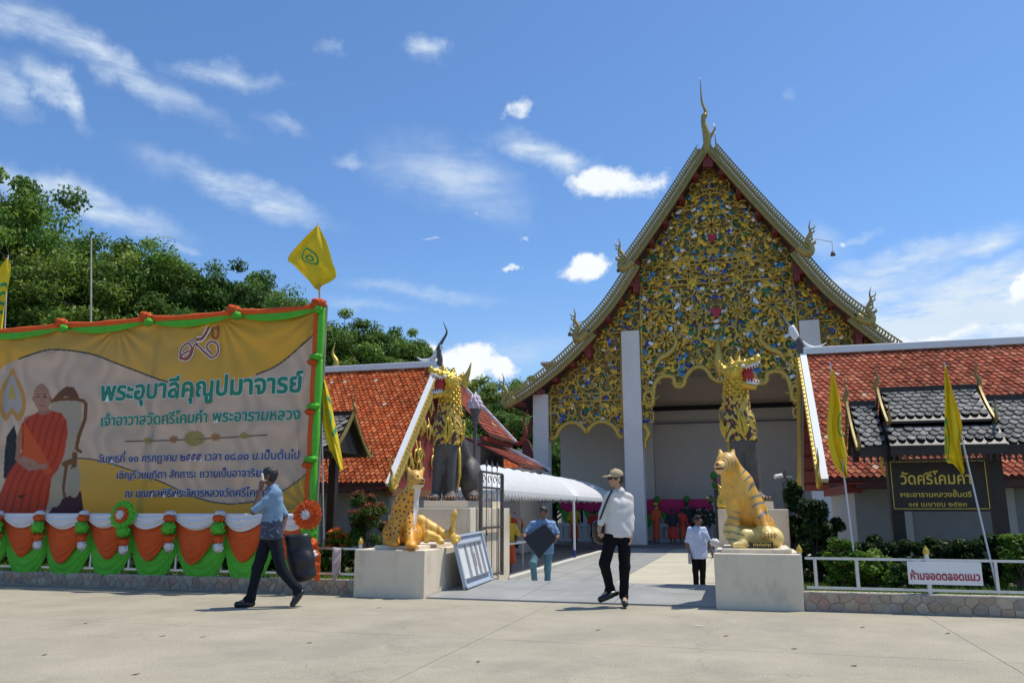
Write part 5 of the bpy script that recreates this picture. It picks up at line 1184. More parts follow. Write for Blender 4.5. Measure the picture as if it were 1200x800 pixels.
# folding table leaning on the leopard's block
ft = thing('folding_table', 'white folding table leaning with its underside out against the white plaster block', 'table', (-4.4, 13.0, .05))
c00, c10, c11, c01 = [np.array(q, float) for q in ((-4.42, 12.55, .055), (-4.30, 13.75, .085), (-4.60, 13.80, .92), (-4.66, 12.45, .88))]
c00 = g0 = np.array((-4.36, 12.55, .06)); c10 = np.array((-4.36, 14.0, .10)); c11 = np.array((-4.585, 14.0, .92)); c01 = np.array((-4.585, 12.55, .88))
def ftp(u, v, n=0.0):
    p = c00 * (1 - u) * (1 - v) + c10 * u * (1 - v) + c11 * u * v + c01 * (1 - u) * v; N_ = np.cross(c10 - c00, c01 - c00); N_ /= np.linalg.norm(N_); N_ = N_ * np.sign(N_[0]); return p + N_ * n
def ftbox(u0, u1, v0, v1, n0, n1, m, nm):
    v = [ftp(u, vv, n) for n in (n0, n1) for vv in (v0, v1) for u in (u0, u1)]; MB().add(v, [(0, 2, 3, 1), (4, 5, 7, 6), (0, 1, 5, 4), (2, 6, 7, 3), (0, 4, 6, 2), (1, 3, 7, 5)]).build(nm, m, ft)
LB = mat('pale_blue_laminate', (.42, .48, .56), .5, var=.06); 
ftbox(0, 1, 0, 1, 0, .025, LB, 'tabletop'); ftbox(.07, .93, .17, .80, .025, .035, mat('white_laminate', (.66, .67, .66), .5, var=.05), 'underside_panel')
ftbox(0, 1, .96, 1, .025, .06, LB, 'apron'); ftbox(0, 1, 0, .04, .025, .06, LB, 'apron'); ftbox(0, .03, 0, 1, .025, .06, LB, 'apron'); ftbox(.97, 1, 0, 1, .025, .06, LB, 'apron')
for u in (.26, .46, .62, .78): ftbox(u, u + .022, .15, .82, .045, .065, STEEL, 'folded_leg')
ftbox(.08, .92, .155, .18, .04, .07, STEEL, 'leg_bar'); ftbox(.08, .92, .80, .825, .04, .07, STEEL, 'leg_bar')
ftbox(.5, .56, .35, .6, .036, .042, mat('red_stencil', (.35, .1, .1), .6), 'stencil_mark')
# handle frame standing behind it
hf = thing('handle_frame', 'small dark metal handle frame above the leaning folding table', 'frame', (-4.45, 14.2, .9)); b = MB()
P = [at(551, 632, 14.2), at(551, 622, 14.2), at(553, 621, 14.2), at(570, 619.5, 14.2), at(571, 627, 14.2)]; b.tube(P, .012, 6); b.build('handle', GREYH, hf)
# wrought iron gate leaves, folded open behind the tall blocks
IRON = mat('wrought_iron_paint', (.11, .10, .09), .5, .3, var=.2)
def gate(label, x, y0, y1, z0, z1):
    t = thing('iron_gate', label, 'gate', (x, (y0 + y1) / 2, z0)); n = 4
    for y in (y0, y1): MB().b2((x - .03, y - .03, z0), (x + .03, y + .03, z1)).build('frame_post', IRON, t)
    for z in (z0 + .05, z0 + .9, z1 - .28, z1): MB().b2((x - .02, y0, z - .02), (x + .02, y1, z + .02)).build('frame_rail', IRON, t)
    for k in range(1, n):
        y = y0 + (y1 - y0) * k / n; b = MB(); b.tube([(x, y, z0), (x, y, z1 + .16)], .009, 6); b.lathe((x, y, z1 + .10), [(.01, 0), (.03, .04), (.002, .13)], 6); b.build('spear_bar', IRON, t, kind=None)
    for k in range(n):
        y = y0 + (y1 - y0) * (k + .5) / n; a = np.linspace(0, 5.2, 16); r_ = .11 * (1 - a / 7); MB().tube(np.stack([np.full(16, x), y + np.cos(a) * r_, z1 - .14 + np.sin(a) * r_], 1), .009, 5).build('scroll', IRON, t)
    return t
gate('iron gate leaf with spear tips behind the left lion beast', -4.56, 14.0, 15.35, .08, 1.98)
gate('iron gate leaf with spear tips behind the right lion beast', .80, 16.2, 17.6, -.25, 1.86)
lp = thing('street_lamp', 'lamp post with a pink lotus bud globe beside the left gallery', 'street lamp', (-6.35, 19, -.33))
L0 = at(557, 480, 19); MB().tube([(L0[0], 19, -.33), (L0[0], 19, L0[2] - .25)], [.06, .045], 10).build('post', GREYH, lp)
MB().lathe((L0[0], 19, L0[2] - .35), [(.05, 0), (.10, .06), (.10, .12), (.07, .16), (.13, .30), (.15, .36)], 12).build('collar', GREYH, lp, True)
LB_ = MB().lathe((L0[0], 19, L0[2]), [(.12, 0), (.155, .05), (.165, .12), (.14, .22), (.08, .33), (.03, .41), (.003, .46)], 16).build('globe', mat('lotus_globe', (.62, .50, .55), .35, var=.06), lp, True)
b = MB()
for j, (rr_, zz) in enumerate(((.165, .02), (.150, .12), (.105, .22))):
    for k in range(8):
        a = (k + .5 * (j % 2)) / 8 * 2 * PI; c, s = math.cos(a), math.sin(a); P = [(L0[0] + c * rr_, 19 + s * rr_, L0[2] + zz), (L0[0] + c * rr_ * 1.03, 19 + s * rr_ * 1.03, L0[2] + zz + .06), (L0[0] + c * rr_ * .72, 19 + s * rr_ * .72, L0[2] + zz + .16)]
        b.tube(P, [.035, .04, .005], 5)
b.build('lotus_petals', MATS['lotus_globe'], LB_, True, kind='stuff')
cc = thing('security_camera', 'white security camera on a bracket below the right gallery gable', 'camera', tuple(at(912, 558, 17.5)))
p = at(912, 558, 17.5); MB().tube([p + (-.07, -.06, -.01), p + (.08, .03, .02)], .045, 10).build('camera_body', WHITE, cc); MB().tube([p + (.05, 0, .0), p + (.28, .3, 0)], .010, 6).build('bracket', STEEL, cc)
# ================================================================ statues
def frame(px, py, Y, z=None):
    p = at(px, py, Y); 
    if z is not None: p[2] = z
    return p
def nz(v, f): return np.sin(v[:, 0] * f + 1.3 * np.sin(v[:, 2] * f * .7)) * np.sin(v[:, 1] * f * .9 + v[:, 2] * f * 1.1)
STAT = mat('statue_paint', (.6, .4, .1), .45, attr=True, var=.16, vscale=7, bump=.3, bscale=45, coat=.1, dirt=.28)
SGOLD = mat('statue_gilding', (.66, .42, .05), .33, .45, var=.25, vscale=8, bump=.55, bscale=22)
SDARK = mat('beast_dark_stone', (.085, .075, .068), .6, var=.25, vscale=5, bump=.3, bscale=25)
def claws(t, pts, r=.022, m=None):
    for a, b in pts: MB().tube([a, (np.array(a) + np.array(b)) / 2 + np.array((0, 0, .01)), b], [r, r * .8, .003], 6).build('claw', m or MATS['claw_brown'], t, True)
mat('claw_brown', (.16, .09, .05), .5)
def W3(t, pts):    # local -> world points of a thing
    o, rz = ORI[t]; c, s = math.cos(rz), math.sin(rz); return [np.array((o[0] + p[0] * c - p[1] * s, o[1] + p[0] * s + p[1] * c, o[2] + p[2])) for p in pts]
# ---- leopard
lt = thing('leopard_statue', 'spotted yellow leopard statue with white chest seated on the left pedestal', 'statue', tuple(frame(470, 643, 12.1, .755)), rz=YAW)
L = [('c', (.20, -.12, .93), (.05, .0, .58), .115, .19), ('c', (.05, 0, .6), (.0, .1, .24), .205, .245), ('e', (.215, -.15, 1.045), (.125, .145, .125)), ('c', (.24, -.22, 1.0), (.315, -.30, .975), .075, .062),
     ('e', (.345, -.325, .995), (.035, .03, .025)), ('c', (.29, -.26, .93), (.325, -.29, .925), .045, .04), ('c', (.12, -.10, 1.12), (.085, -.08, 1.19), .045, .028), ('c', (.29, -.06, 1.12), (.325, -.03, 1.19), .042, .026),
     ('e', (-.17, .12, .17), (.15, .26, .19)), ('e', (.20, .16, .15), (.12, .24, .17)), ('c', (-.22, -.05, .05), (-.14, -.22, .045), .06, .05),
     ('c', (.12, -.08, .50), (.17, -.28, .16), .10, .075), ('c', (.17, -.28, .16), (.21, -.46, .03), .075, .07), ('e', (.22, -.50, -.0), (.095, .10, .075)), ('c', (-.02, -.12, .42), (-.06, -.26, .08), .10, .07), ('e', (-.06, -.32, .045), (.08, .11, .05)),
     ('e', (.05, .02, .10), (.22, .22, .10)), ('-', ('e', (.34, -.335, .945), (.05, .03, .008))), ('-', ('e', (.265, -.275, 1.045), (.022, .02, .018))), ('-', ('e', (.165, -.285, 1.045), (.02, .02, .018)))]
def leo_col(v):
    r = np.random.default_rng(2); C = np.tile((.70, .30, .02), (len(v), 1)); C = C * (1 + .08 * nz(v, 9))[:, None]
    head = v[:, 2] > .84; C[head] = (.72, .38, .06)
    ch = (v[:, 0] - .16 + .35 * (v[:, 1] + .1) > .02) & (v[:, 1] < .0) & (v[:, 2] < .86) & (v[:, 2] > .22) & (np.abs(v[:, 0] - .24 + (.9 - v[:, 2]) * .12) < .10 + .04 * np.sin(v[:, 2] * 16)); C[ch] = (.66, .64, .62)
    C[(v[:, 0] > .19) & (v[:, 2] < .93) & (v[:, 2] > .85) & (v[:, 1] < -.15)] = (.70, .62, .45)
    body_ = v[(v[:, 0] < .2) & (v[:, 2] > .16)]; cs = []
    for i in r.permutation(len(body_)):
        p = body_[i]; g = .045 if p[2] > .84 else .068
        if all(((p - c) ** 2).sum() > g * g for c in cs): cs.append(p)
        if len(cs) > 300: break
    d = np.full(len(v), 9.0)
    for c in cs:
        q = ((v - c) ** 2).sum(1) / (.011 if c[2] > .84 else r.uniform(.014, .021)) ** 2; d = np.minimum(d, q)
    m = (d < 1) & ~ch; C[m] = (.05, .025, .012)
    for ex, ey in ((.265, -.275), (.165, -.29)): C[((v - (ex, ey, 1.045)) ** 2).sum(1) < .022 ** 2] = (.02, .02, .015)
    C[((v - (.355, -.345, .998)) ** 2).sum(1) < .03 ** 2] = (.10, .04, .03); C[(np.abs(v[:, 2] - .945) < .010) & (v[:, 0] > .29)] = (.25, .04, .03)
    pw = ((v - (.22, -.52, -.03)) ** 2).sum(1) < .07 ** 2; C[pw] = C[pw] * (.35, .35, .35); return C
body('leopard_body', L, .0095, STAT, lt, .05, leo_col)
for k in range(3): p = W3(lt, [(.17 + .05 * k, -.585, -.01), (.17 + .05 * k, -.61, -.055)]); claws(lt, [p], .014)
# ---- small crouching golden animal beside it
ct = thing('crouching_animal_statue', 'small golden crouching animal statue with raised tail right of the leopard', 'statue', tuple(frame(512, 638, 12.55, .755)), rz=YAW)
body('crouching_body', [('c', (-.28, 0, .36), (-.05, 0, .22), .11, .10), ('c', (-.05, 0, .22), (.14, .0, .14), .10, .06), ('c', (-.22, -.06, .24), (-.16, -.12, .08), .08, .06), ('c', (-.12, -.12, .14), (.04, -.16, .10), .065, .05), ('e', (.07, -.18, .045), (.07, .06, .045)), ('c', (-.30, .0, .3), (-.30, -.05, .06), .07, .055),
     ('c', (.13, 0, .15), (.24, 0, .20), .05, .045), ('c', (.24, 0, .2), (.27, 0, .42), .042, .038), ('e', (.265, 0, .46), (.045, .04, .05)), ('e', (.29, 0, .50), (.03, .03, .05)), ('e', (.30, -.06, .09), (.09, .09, .075)), ('c', (.27, -.12, .05), (.33, -.15, .04), .035, .03)], .009, STAT, ct, .045,
     lambda v: np.where((np.sin(v[:, 0] * 34 + 3 * v[:, 2]) > .75)[:, None] & (v[:, 2:3] > .16), (.45, .22, .03), (.68, .43, .07)) * (1 + .08 * nz(v, 12))[:, None])
# ---- tiger
tt = thing('tiger_statue', 'large yellow tiger statue with grey stripes seated on the right pedestal', 'statue', tuple(frame(878, 643, 12.35, .775)), rz=YAW)
T_ = [('e', (-.30, -.18, 1.20), (.155, .16, .14)), ('c', (-.36, -.26, 1.15), (-.455, -.34, 1.115), .10, .072), ('e', (-.475, -.36, 1.15), (.035, .035, .03)), ('c', (-.39, -.28, 1.07), (-.44, -.32, 1.065), .055, .045), ('c', (-.20, -.10, 1.29), (-.175, -.08, 1.36), .05, .03), ('c', (-.34, -.05, 1.30), (-.35, -.02, 1.36), .045, .03),
      ('c', (-.24, -.10, 1.12), (-.12, .0, .90), .155, .215), ('c', (-.12, -.02, .88), (.02, .1, .52), .225, .27), ('c', (.02, .1, .52), (.10, .25, .30), .27, .27), ('e', (-.12, -.06, .72), (.17, .2, .24)),
      ('e', (.24, .22, .25), (.20, .30, .25)), ('e', (-.12, .25, .22), (.16, .3, .22)),
      ('c', (-.20, -.08, .62), (-.235, -.14, .34), .105, .075), ('c', (-.235, -.14, .34), (-.225, -.16, .06), .075, .062), ('e', (-.235, -.23, .045), (.075, .12, .05)),
      ('c', (.06, -.05, .62), (.13, -.18, .40), .12, .09), ('c', (.13, -.18, .40), (.17, -.30, .24), .085, .075), ('e', (.17, -.36, .19), (.095, .10, .07)),
      ('c', (-.12, -.20, .15), (.30, -.16, .16), .115, .13), ('c', (-.12, -.22, .16), (-.17, -.30, .05), .08, .05), ('c', (-.17, -.32, .045), (-.30, -.34, .04), .045, .035), ('e', (.30, -.22, .12), (.13, .12, .12)),
      ('c', (.36, .1, .3), (.34, .3, .5), .05, .05), ('c', (.34, .3, .5), (.30, .3, .62), .05, .04), ('-', ('e', (-.465, -.375, 1.095), (.05, .03, .009)))]
def tig_col(v):
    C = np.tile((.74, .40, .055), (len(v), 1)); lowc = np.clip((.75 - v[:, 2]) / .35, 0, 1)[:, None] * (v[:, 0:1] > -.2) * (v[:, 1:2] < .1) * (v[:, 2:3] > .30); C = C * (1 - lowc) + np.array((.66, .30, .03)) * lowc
    C[v[:, 2] < .30] = (.74, .54, .17)
    C[(v[:, 0] < -.38) & (v[:, 2] < 1.16) & (v[:, 2] > 1.0)] = (.70, .46, .16)
    # the stripes follow the back and flank
    s_ = v[:, 2] * .80 - v[:, 0] * .55; ph = s_ * 52 + 1.6 * np.sin(v[:, 1] * 9 + v[:, 0] * 7) + .8 * np.sin(v[:, 2] * 19)
    side = np.clip((v[:, 0] + .10 - (.95 - v[:, 2]) * .28) / .1, 0, 1); m = (np.sin(ph) > .52 + .5 * (1 - side)) & (v[:, 2] > .36) & (v[:, 2] < 1.10); C[m] = (.20, .18, .15)
    hd = (v[:, 2] > 1.06); ph = np.hypot(v[:, 0] + .44, v[:, 2] - 1.16) * 115; m = hd & (np.sin(ph) > .65) & (v[:, 0] > -.40) & (v[:, 0] < -.20) & (np.abs(np.arctan2(v[:, 2] - 1.16, v[:, 0] + .44)) < 1.1); C[m] = (.28, .25, .2)
    lg = (v[:, 0] < -.14) & (v[:, 2] < .5) & (v[:, 2] > .08) & (np.sin(v[:, 2] * 62 + v[:, 0] * 20) > .6); C[lg] = (.3, .24, .12)
    C[((v - (-.39, -.335, 1.205)) ** 2).sum(1) < .022 ** 2] = (.02, .02, .02); C[((v - (-.49, -.39, 1.155)) ** 2).sum(1) < .03 ** 2] = (.25, .10, .06); C[(np.abs(v[:, 2] - 1.095) < .012) & (v[:, 0] < -.40)] = (.30, .08, .04)
    return C * (1 + .07 * nz(v, 8))[:, None]
body('tiger_body', T_, .0095, STAT, tt, .055, tig_col)
for k in range(4): claws(tt, [W3(tt, [(.105 + .042 * k, -.44, .175), (.10 + .044 * k, -.465, .13)])], .014)
for k in range(4): p = W3(tt, [(.125 + .042 * k, -.43, .215), (.12 + .044 * k, -.455, .17)]); MB().tube([p[0], p[1]], [.026, .024], 8).build('toe', mat('tiger_yellow', (.70, .46, .14), .45), tt, True)
pq = thing('statue_plaque', 'small black plaque with a gilt border at the foot of the tiger', 'plaque', tuple(frame(891, 641, 11.95, .775)))
p = at(892, 640, 11.95); MB().box(p + np.array((0, 0, .02)), (.32, .03, .105), rz=.05).build('plate', BRD, pq)
for dz in (-.042, .042): MB().box(p + np.array((0, -.018, .02 + dz)), (.30, .006, .006), rz=.05).build('gilt_line', GILT, pq)
for k in range(11): MB().box(p + np.array((-.12 + .024 * k, -.018, .02 + .004 * (k % 3))), (.014, .006, .030 + .01 * (k % 2)), rz=.05).build('worn_letter_stroke', GILT, pq)
# small gilt figure on the tall block behind the tiger
sf = thing('gilt_figure', 'small gilded seated figure at the left corner of the tall right block', 'statue', tuple(frame(847, 595, 13.75, 1.31)), rz=YAW)
body('figure_body', [('e', (0, 0, .07), (.09, .07, .07)), ('c', (.02, 0, .1), (.0, 0, .24), .06, .05), ('e', (-.02, -.01, .31), (.04, .04, .05)), ('c', (-.03, 0, .34), (-.06, 0, .40), .02, .008), ('c', (-.05, 0, .2), (-.08, -.03, .1), .025, .02)], .008, SGOLD, sf, .03)
# ---- the two guardian lion beasts
def beast(label, px, Y, z, sg):
    """sg=-1: head turned to image left; +1: to the right.  62 px to the metre"""
    t = thing('guardian_beast_statue', label, 'statue', tuple(frame(px, 590, Y, z)), rz=YAW); m = lambda x, y, zz: (-sg * x, y, zz)
    B = [('c', m(-.17, -.10, .06), m(-.11, -.02, .95), .09, .125), ('c', m(.12, -.16, .06), m(.11, -.04, .95), .10, .13), ('e', m(-.19, -.22, .06), (.11, .16, .075)), ('e', m(.12, -.30, .06), (.13, .17, .075)),
         ('c', m(.02, .02, 1.0), m(.04, .08, 1.55), .22, .235), ('c', (.08, .2, 1.25), (.22, .85, .62), .22, .30), ('e', (.44 if sg < 0 else .26, .72, .42), (.22, .42, .43)), ('e', (.0, .95, .42), (.2, .40, .40)), ('e', (.50 if sg < 0 else .3, .36, .09), (.13, .22, .09))]
    body('beast_body', B, .02, SDARK, t, .08)
    # gilded neck and gaping head
    H = [('c', m(.05, .08, 1.60), m(.06, .04, 2.18), .215, .165), ('e', m(.05, .02, 2.24), (.165, .20, .18)), ('c', m(-.02, -.08, 2.34), m(-.26, -.20, 2.42), .10, .065), ('e', m(-.30, -.22, 2.46), (.05, .06, .07)), ('c', m(-.02, -.06, 2.03), m(-.22, -.16, 1.96), .085, .05),
         ('c', m(.1, .02, 2.40), m(.12, .02, 2.52), .07, .02), ('c', m(.22, .1, 2.30), m(.30, .12, 2.46), .06, .015), ('c', m(-.02, 0, 2.42), m(-.04, .02, 2.52), .05, .015), ('-', ('c', m(-.12, -.14, 2.19), m(-.42, -.26, 2.22), .09, .13))]
    hd = body('gilded_head', H, .012, SGOLD, t, .05, noise=(.010, 55))
    red = mat('mouth_red', (.36, .015, .012), .45); wht = mat('tooth_white', (.72, .72, .70), .5)
    body('mouth', [('e', m(-.14, -.12, 2.18), (.10, .09, .13)), ('c', m(-.10, -.12, 2.09), m(-.27, -.19, 2.05), .045, .03), ('c', m(-.05, -.1, 2.28), m(-.25, -.19, 2.335), .04, .025)], .012, red, hd, .04)
    for dy in (-.055, .055):
        for k in range(5):
            f = k / 4; a = (-.10 - .17 * f, -.13 - .08 * f + dy); 
            for z0, z1 in ((2.31 + .03 * f, 2.26 + .03 * f), (2.05 - .04 * f, 2.10 - .035 * f)):
                p = W3(t, [m(a[0], a[1], z0), m(a[0], a[1], z1)]); MB().tube(p, [.022, .004], 5).build('tooth', wht, hd, True)
        p = W3(t, [m(-.08, -.12 + dy * 1.2, 2.30), m(-.2, -.17 + dy * 1.2, 2.345), m(-.31, -.23 + dy, 2.38)]); MB().tube(p, [.02, .022, .016], 6).build('lip', wht, hd, True)
        p = W3(t, [m(-.08, -.12 + dy * 1.2, 2.04), m(-.18, -.16 + dy * 1.2, 2.015), m(-.27, -.20 + dy, 2.0)]); MB().tube(p, [.02, .022, .016], 6).build('lip', wht, hd, True)
    for dy in (-.13, .14): p = W3(t, [m(-.04, -.05 + dy * 1.05, 2.33)])[0]; MB().lathe(p - np.array((0, 0, .035)), [(.008, 0), (.04, .018), (.045, .035), (.035, .055), (.006, .07)], 10).build('eye', wht, hd, True)
    # rows of flame shaped scales down the neck, acanthus over chest and shoulders
    sc = MB(); r = random.Random(8)
    def surf(a, zz):
        if zz > 1.62: f = (zz - 1.6) / .58; c0 = m(.05, .08 - .04 * f, zz); R = .215 - .05 * f
        else: c0 = m(.02 + .04 * (zz - 1) / .55, .02 + .08 * (zz - 1) / .55, zz); R = .235 + .015 * (zz - 1)
        return np.array((c0[0] + math.cos(a) * R, c0[1] - math.sin(a) * R, zz)), R
    for j in range(9):
        zz = 2.16 - j * .062
        for k in range(11):
            a = (k + .5 * (j % 2)) / 11 * 2 * PI; p, R = surf(a, zz); q, _ = surf(a, zz - .07); o = np.array((math.cos(a), -math.sin(a), 0)); P = W3(t, [p, (p + q) / 2 + o * .018, q + o * .026]); sc.tube(P, [.028, .026, .004], 5)
    sc.build('neck_scales', SGOLD, hd, True, kind='stuff')
    rb = random.Random(3)
    for a0, zb, zt, n in ((PI * .5, 1.08, 1.62, 3), (.06, 1.10, 1.55, 2), (PI - .06, 1.10, 1.55, 2)):
        for k in range(-n, n + 1):
            f_ = k / n; P = []; top = zt - abs(f_) * .30 + rb.uniform(-.04, .04); sp = .62 * f_
            for q in range(10):
                u = q / 9; zz = zb + (top - zb) * (u if abs(f_) < .3 else math.sin(u * PI * .62)) ; p, R = surf(a0 + sp * u ** 1.2 + .10 * math.sin(u * 5) * (1 if k > 0 else -1), zz); o = np.array((math.cos(a0 + sp * u), -math.sin(a0 + sp * u), 0)); P.append(p + o * (.022 + .026 * math.sin(u * 2.7)))
            MB().tube(W3(t, P), np.interp(np.linspace(0, 1, 10), [0, .35, .75, 1], [.016, .027, .020, .004]), 6).build('gilded_leaf', SGOLD, t, True)
    def ccol(v):
        C = np.tile((.028, .018, .012), (len(v), 1)); a = np.arctan2(-(v[:, 1] - .06), v[:, 0] - m(.04, 0, 0)[0]); z = v[:, 2]
        p = np.sin(a * 7 + 2.2 * np.sin(z * 11)) * np.cos(z * 15 + 1.5 * np.sin(a * 5)); q = np.sin(a * 11 - 1.5 * np.sin(z * 19)) 
        C[(p > .05) | (q * np.sin(z * 25) > .55)] = (.64, .42, .06); C[(p < -.82)] = (.30, .02, .015); return C
    body('chest_ornament', [('c', m(.03, .04, 1.12), m(.05, .08, 1.72), .245, .235), ('c', m(-.10, -.02, 1.05), m(-.08, .0, 1.4), .15, .16), ('c', m(.13, -.02, 1.05), m(.14, .0, 1.4), .15, .16), ('cut', (0, 0, 1.03), (.0, 0, -1))], .0125, STAT, t, .06, ccol, noise=(.009, 42))
    P = [m(.23, -.02, 1.15), m(.26, -.10, .8), m(.27, -.16, .45), m(.24, -.22, .2)]; MB().tube(W3(t, P), [.02, .035, .03, .01], 6).build('leg_trim', SGOLD, t, True)
    for cx in (-.22, .12, .54):
        yy = {-.22: -.36, .12: -.46, .54: .16}[cx]
        for k in range(4): p = W3(t, [m(cx - .075 + .05 * k, yy, .07), m(cx - .08 + .053 * k, yy - .05, .015)]); claws(t, [p], .028)
    return t
beast('guardian beast with gaping head turned left on the tall left block', 522, 14.4, 1.46, -1)
beast('guardian beast with gaping head turned right behind the tiger', 874, 14.55, 1.43, 1)

# ================================================================ people
SKIN = mat('skin', (.30, .15, .08), .55, attr=True, var=.05)
HAIR = mat('black_hair', (.012, .010, .009), .45, bump=.4, bscale=120)
SHOE = mat('black_shoe', (.015, .015, .017), .3, var=.2)
def basis(f):    # face frame: forward f, right r, up u
    f = np.array(f, float); f /= np.linalg.norm(f); r = np.cross(f, (0, 0, 1)); r /= np.linalg.norm(r); u = np.cross(r, f); return f, r, u
def head_prims(c, f, s=1.0):
    c = np.array(c, float); f, r, u = basis(f); P = lambda a, b, d: tuple(c + s * (a * f + b * r + d * u)); M = np.stack([r, f, u], 1).tolist()
    out = [('e', P(-.01, 0, .022), (.074 * s, .093 * s, .088 * s), M), ('e', P(.018, 0, -.035), (.058 * s, .070 * s, .075 * s), M), ('c', P(.085, 0, .0), P(.105, 0, -.022), .010 * s, .014 * s), ('e', P(.088, 0, -.058), (.024 * s, .012 * s, .010 * s), M), ('e', P(.078, 0, -.088), (.022 * s, .018 * s, .016 * s), M)]
    for k in (-1, 1): out += [('e', P(-.01, .076 * k, -.012), (.012 * s, .020 * s, .032 * s), M), ('-', ('e', P(.093, .031 * k, .012), (.018 * s, .012 * s, .010 * s), M)), ('e', P(.080, .031 * k, .012), (.013 * s, .012 * s, .010 * s), M)]
    return out
def head_col(c, f, base, s=1.0):
    c = np.array(c, float); f, r, u = basis(f)
    def fn(v):
        C = np.tile(base, (len(v), 1)).astype(float); d = (v - c) / s; a, b, z = d @ f, d @ r, d @ u
        near = (a > .04) & (np.abs(z) < .14)
        for k in (-1, 1):
            C[near & (((b - .031 * k) / .014) ** 2 + ((z - .012) / .008) ** 2 < 1)] = (.03, .02, .018); C[near & (((b - .032 * k) / .021) ** 2 + ((z - .034) / .006) ** 2 < 1)] = (.03, .02, .015)
        C[near & ((b / .024) ** 2 + ((z + .058) / .008) ** 2 < 1)] = np.array(base) * (1.1, .6, .6); return C
    return fn
def hair_prims(c, f, s=1.0, long=0.0, crown=True):
    c = np.array(c, float); f, r, u = basis(f); P = lambda a, b, d: tuple(c + s * (a * f + b * r + d * u)); M = np.stack([r, f, u], 1).tolist()
    o = [('e', P(-.018, 0, .030), (.086 * s, .102 * s, .097 * s), M), ('e', P(-.04, 0, -.02 - long), (.076 * s, .07 * s, .07 * s), M), ('e', P(.04, .02, .085), (.05 * s, .05 * s, .03 * s), M), ('-', ('e', P(.105, 0, -.030), (.075 * s, .075 * s, .085 * s), M)), ('-', ('e', P(.06, 0, -.09), (.10 * s, .075 * s, .065 * s), M))]
    return o
def hand_prims(w, d, nrm, s=1.0, curl=.5, thumb=1):
    """wrist w, finger direction d, palm normal nrm; five separate fingers"""
    w = np.array(w, float); d = np.array(d, float); d /= np.linalg.norm(d); n = np.array(nrm, float); n -= d * n.dot(d); n /= np.linalg.norm(n); a = np.cross(d, n) * thumb
    P = lambda x, y, z: tuple(w + s * (x * d + y * a + z * n)); M = np.stack([a, d, n], 1).tolist(); out = [('e', P(.048, 0, 0), (.038 * s, .052 * s, .016 * s), M), ('c', tuple(w), P(.03, 0, 0), .026 * s, .026 * s)]
    for i, (y, L) in enumerate(((.030, .070), (.010, .078), (-.010, .073), (-.029, .058))):
        b0 = (.088, y, 0); c1 = curl * (1 + .12 * i); m1 = (b0[0] + L * .5 * math.cos(c1), y * 1.15, L * .5 * math.sin(c1)); e = (m1[0] + L * .5 * math.cos(c1 * 2.1), y * 1.2, m1[2] + L * .5 * math.sin(c1 * 2.1))
        out += [('c', P(*b0), P(*m1), .0095 * s, .009 * s), ('c', P(*m1), P(*e), .009 * s, .0075 * s)]
    out += [('c', P(.025, .030, .004), P(.058, .058, .018), .012 * s, .0105 * s), ('c', P(.058, .058, .018), P(.085, .060, .030), .0105 * s, .008 * s)]
    return out
def limb(a, b, ra, rb): return ('c', tuple(a), tuple(b), ra, rb)
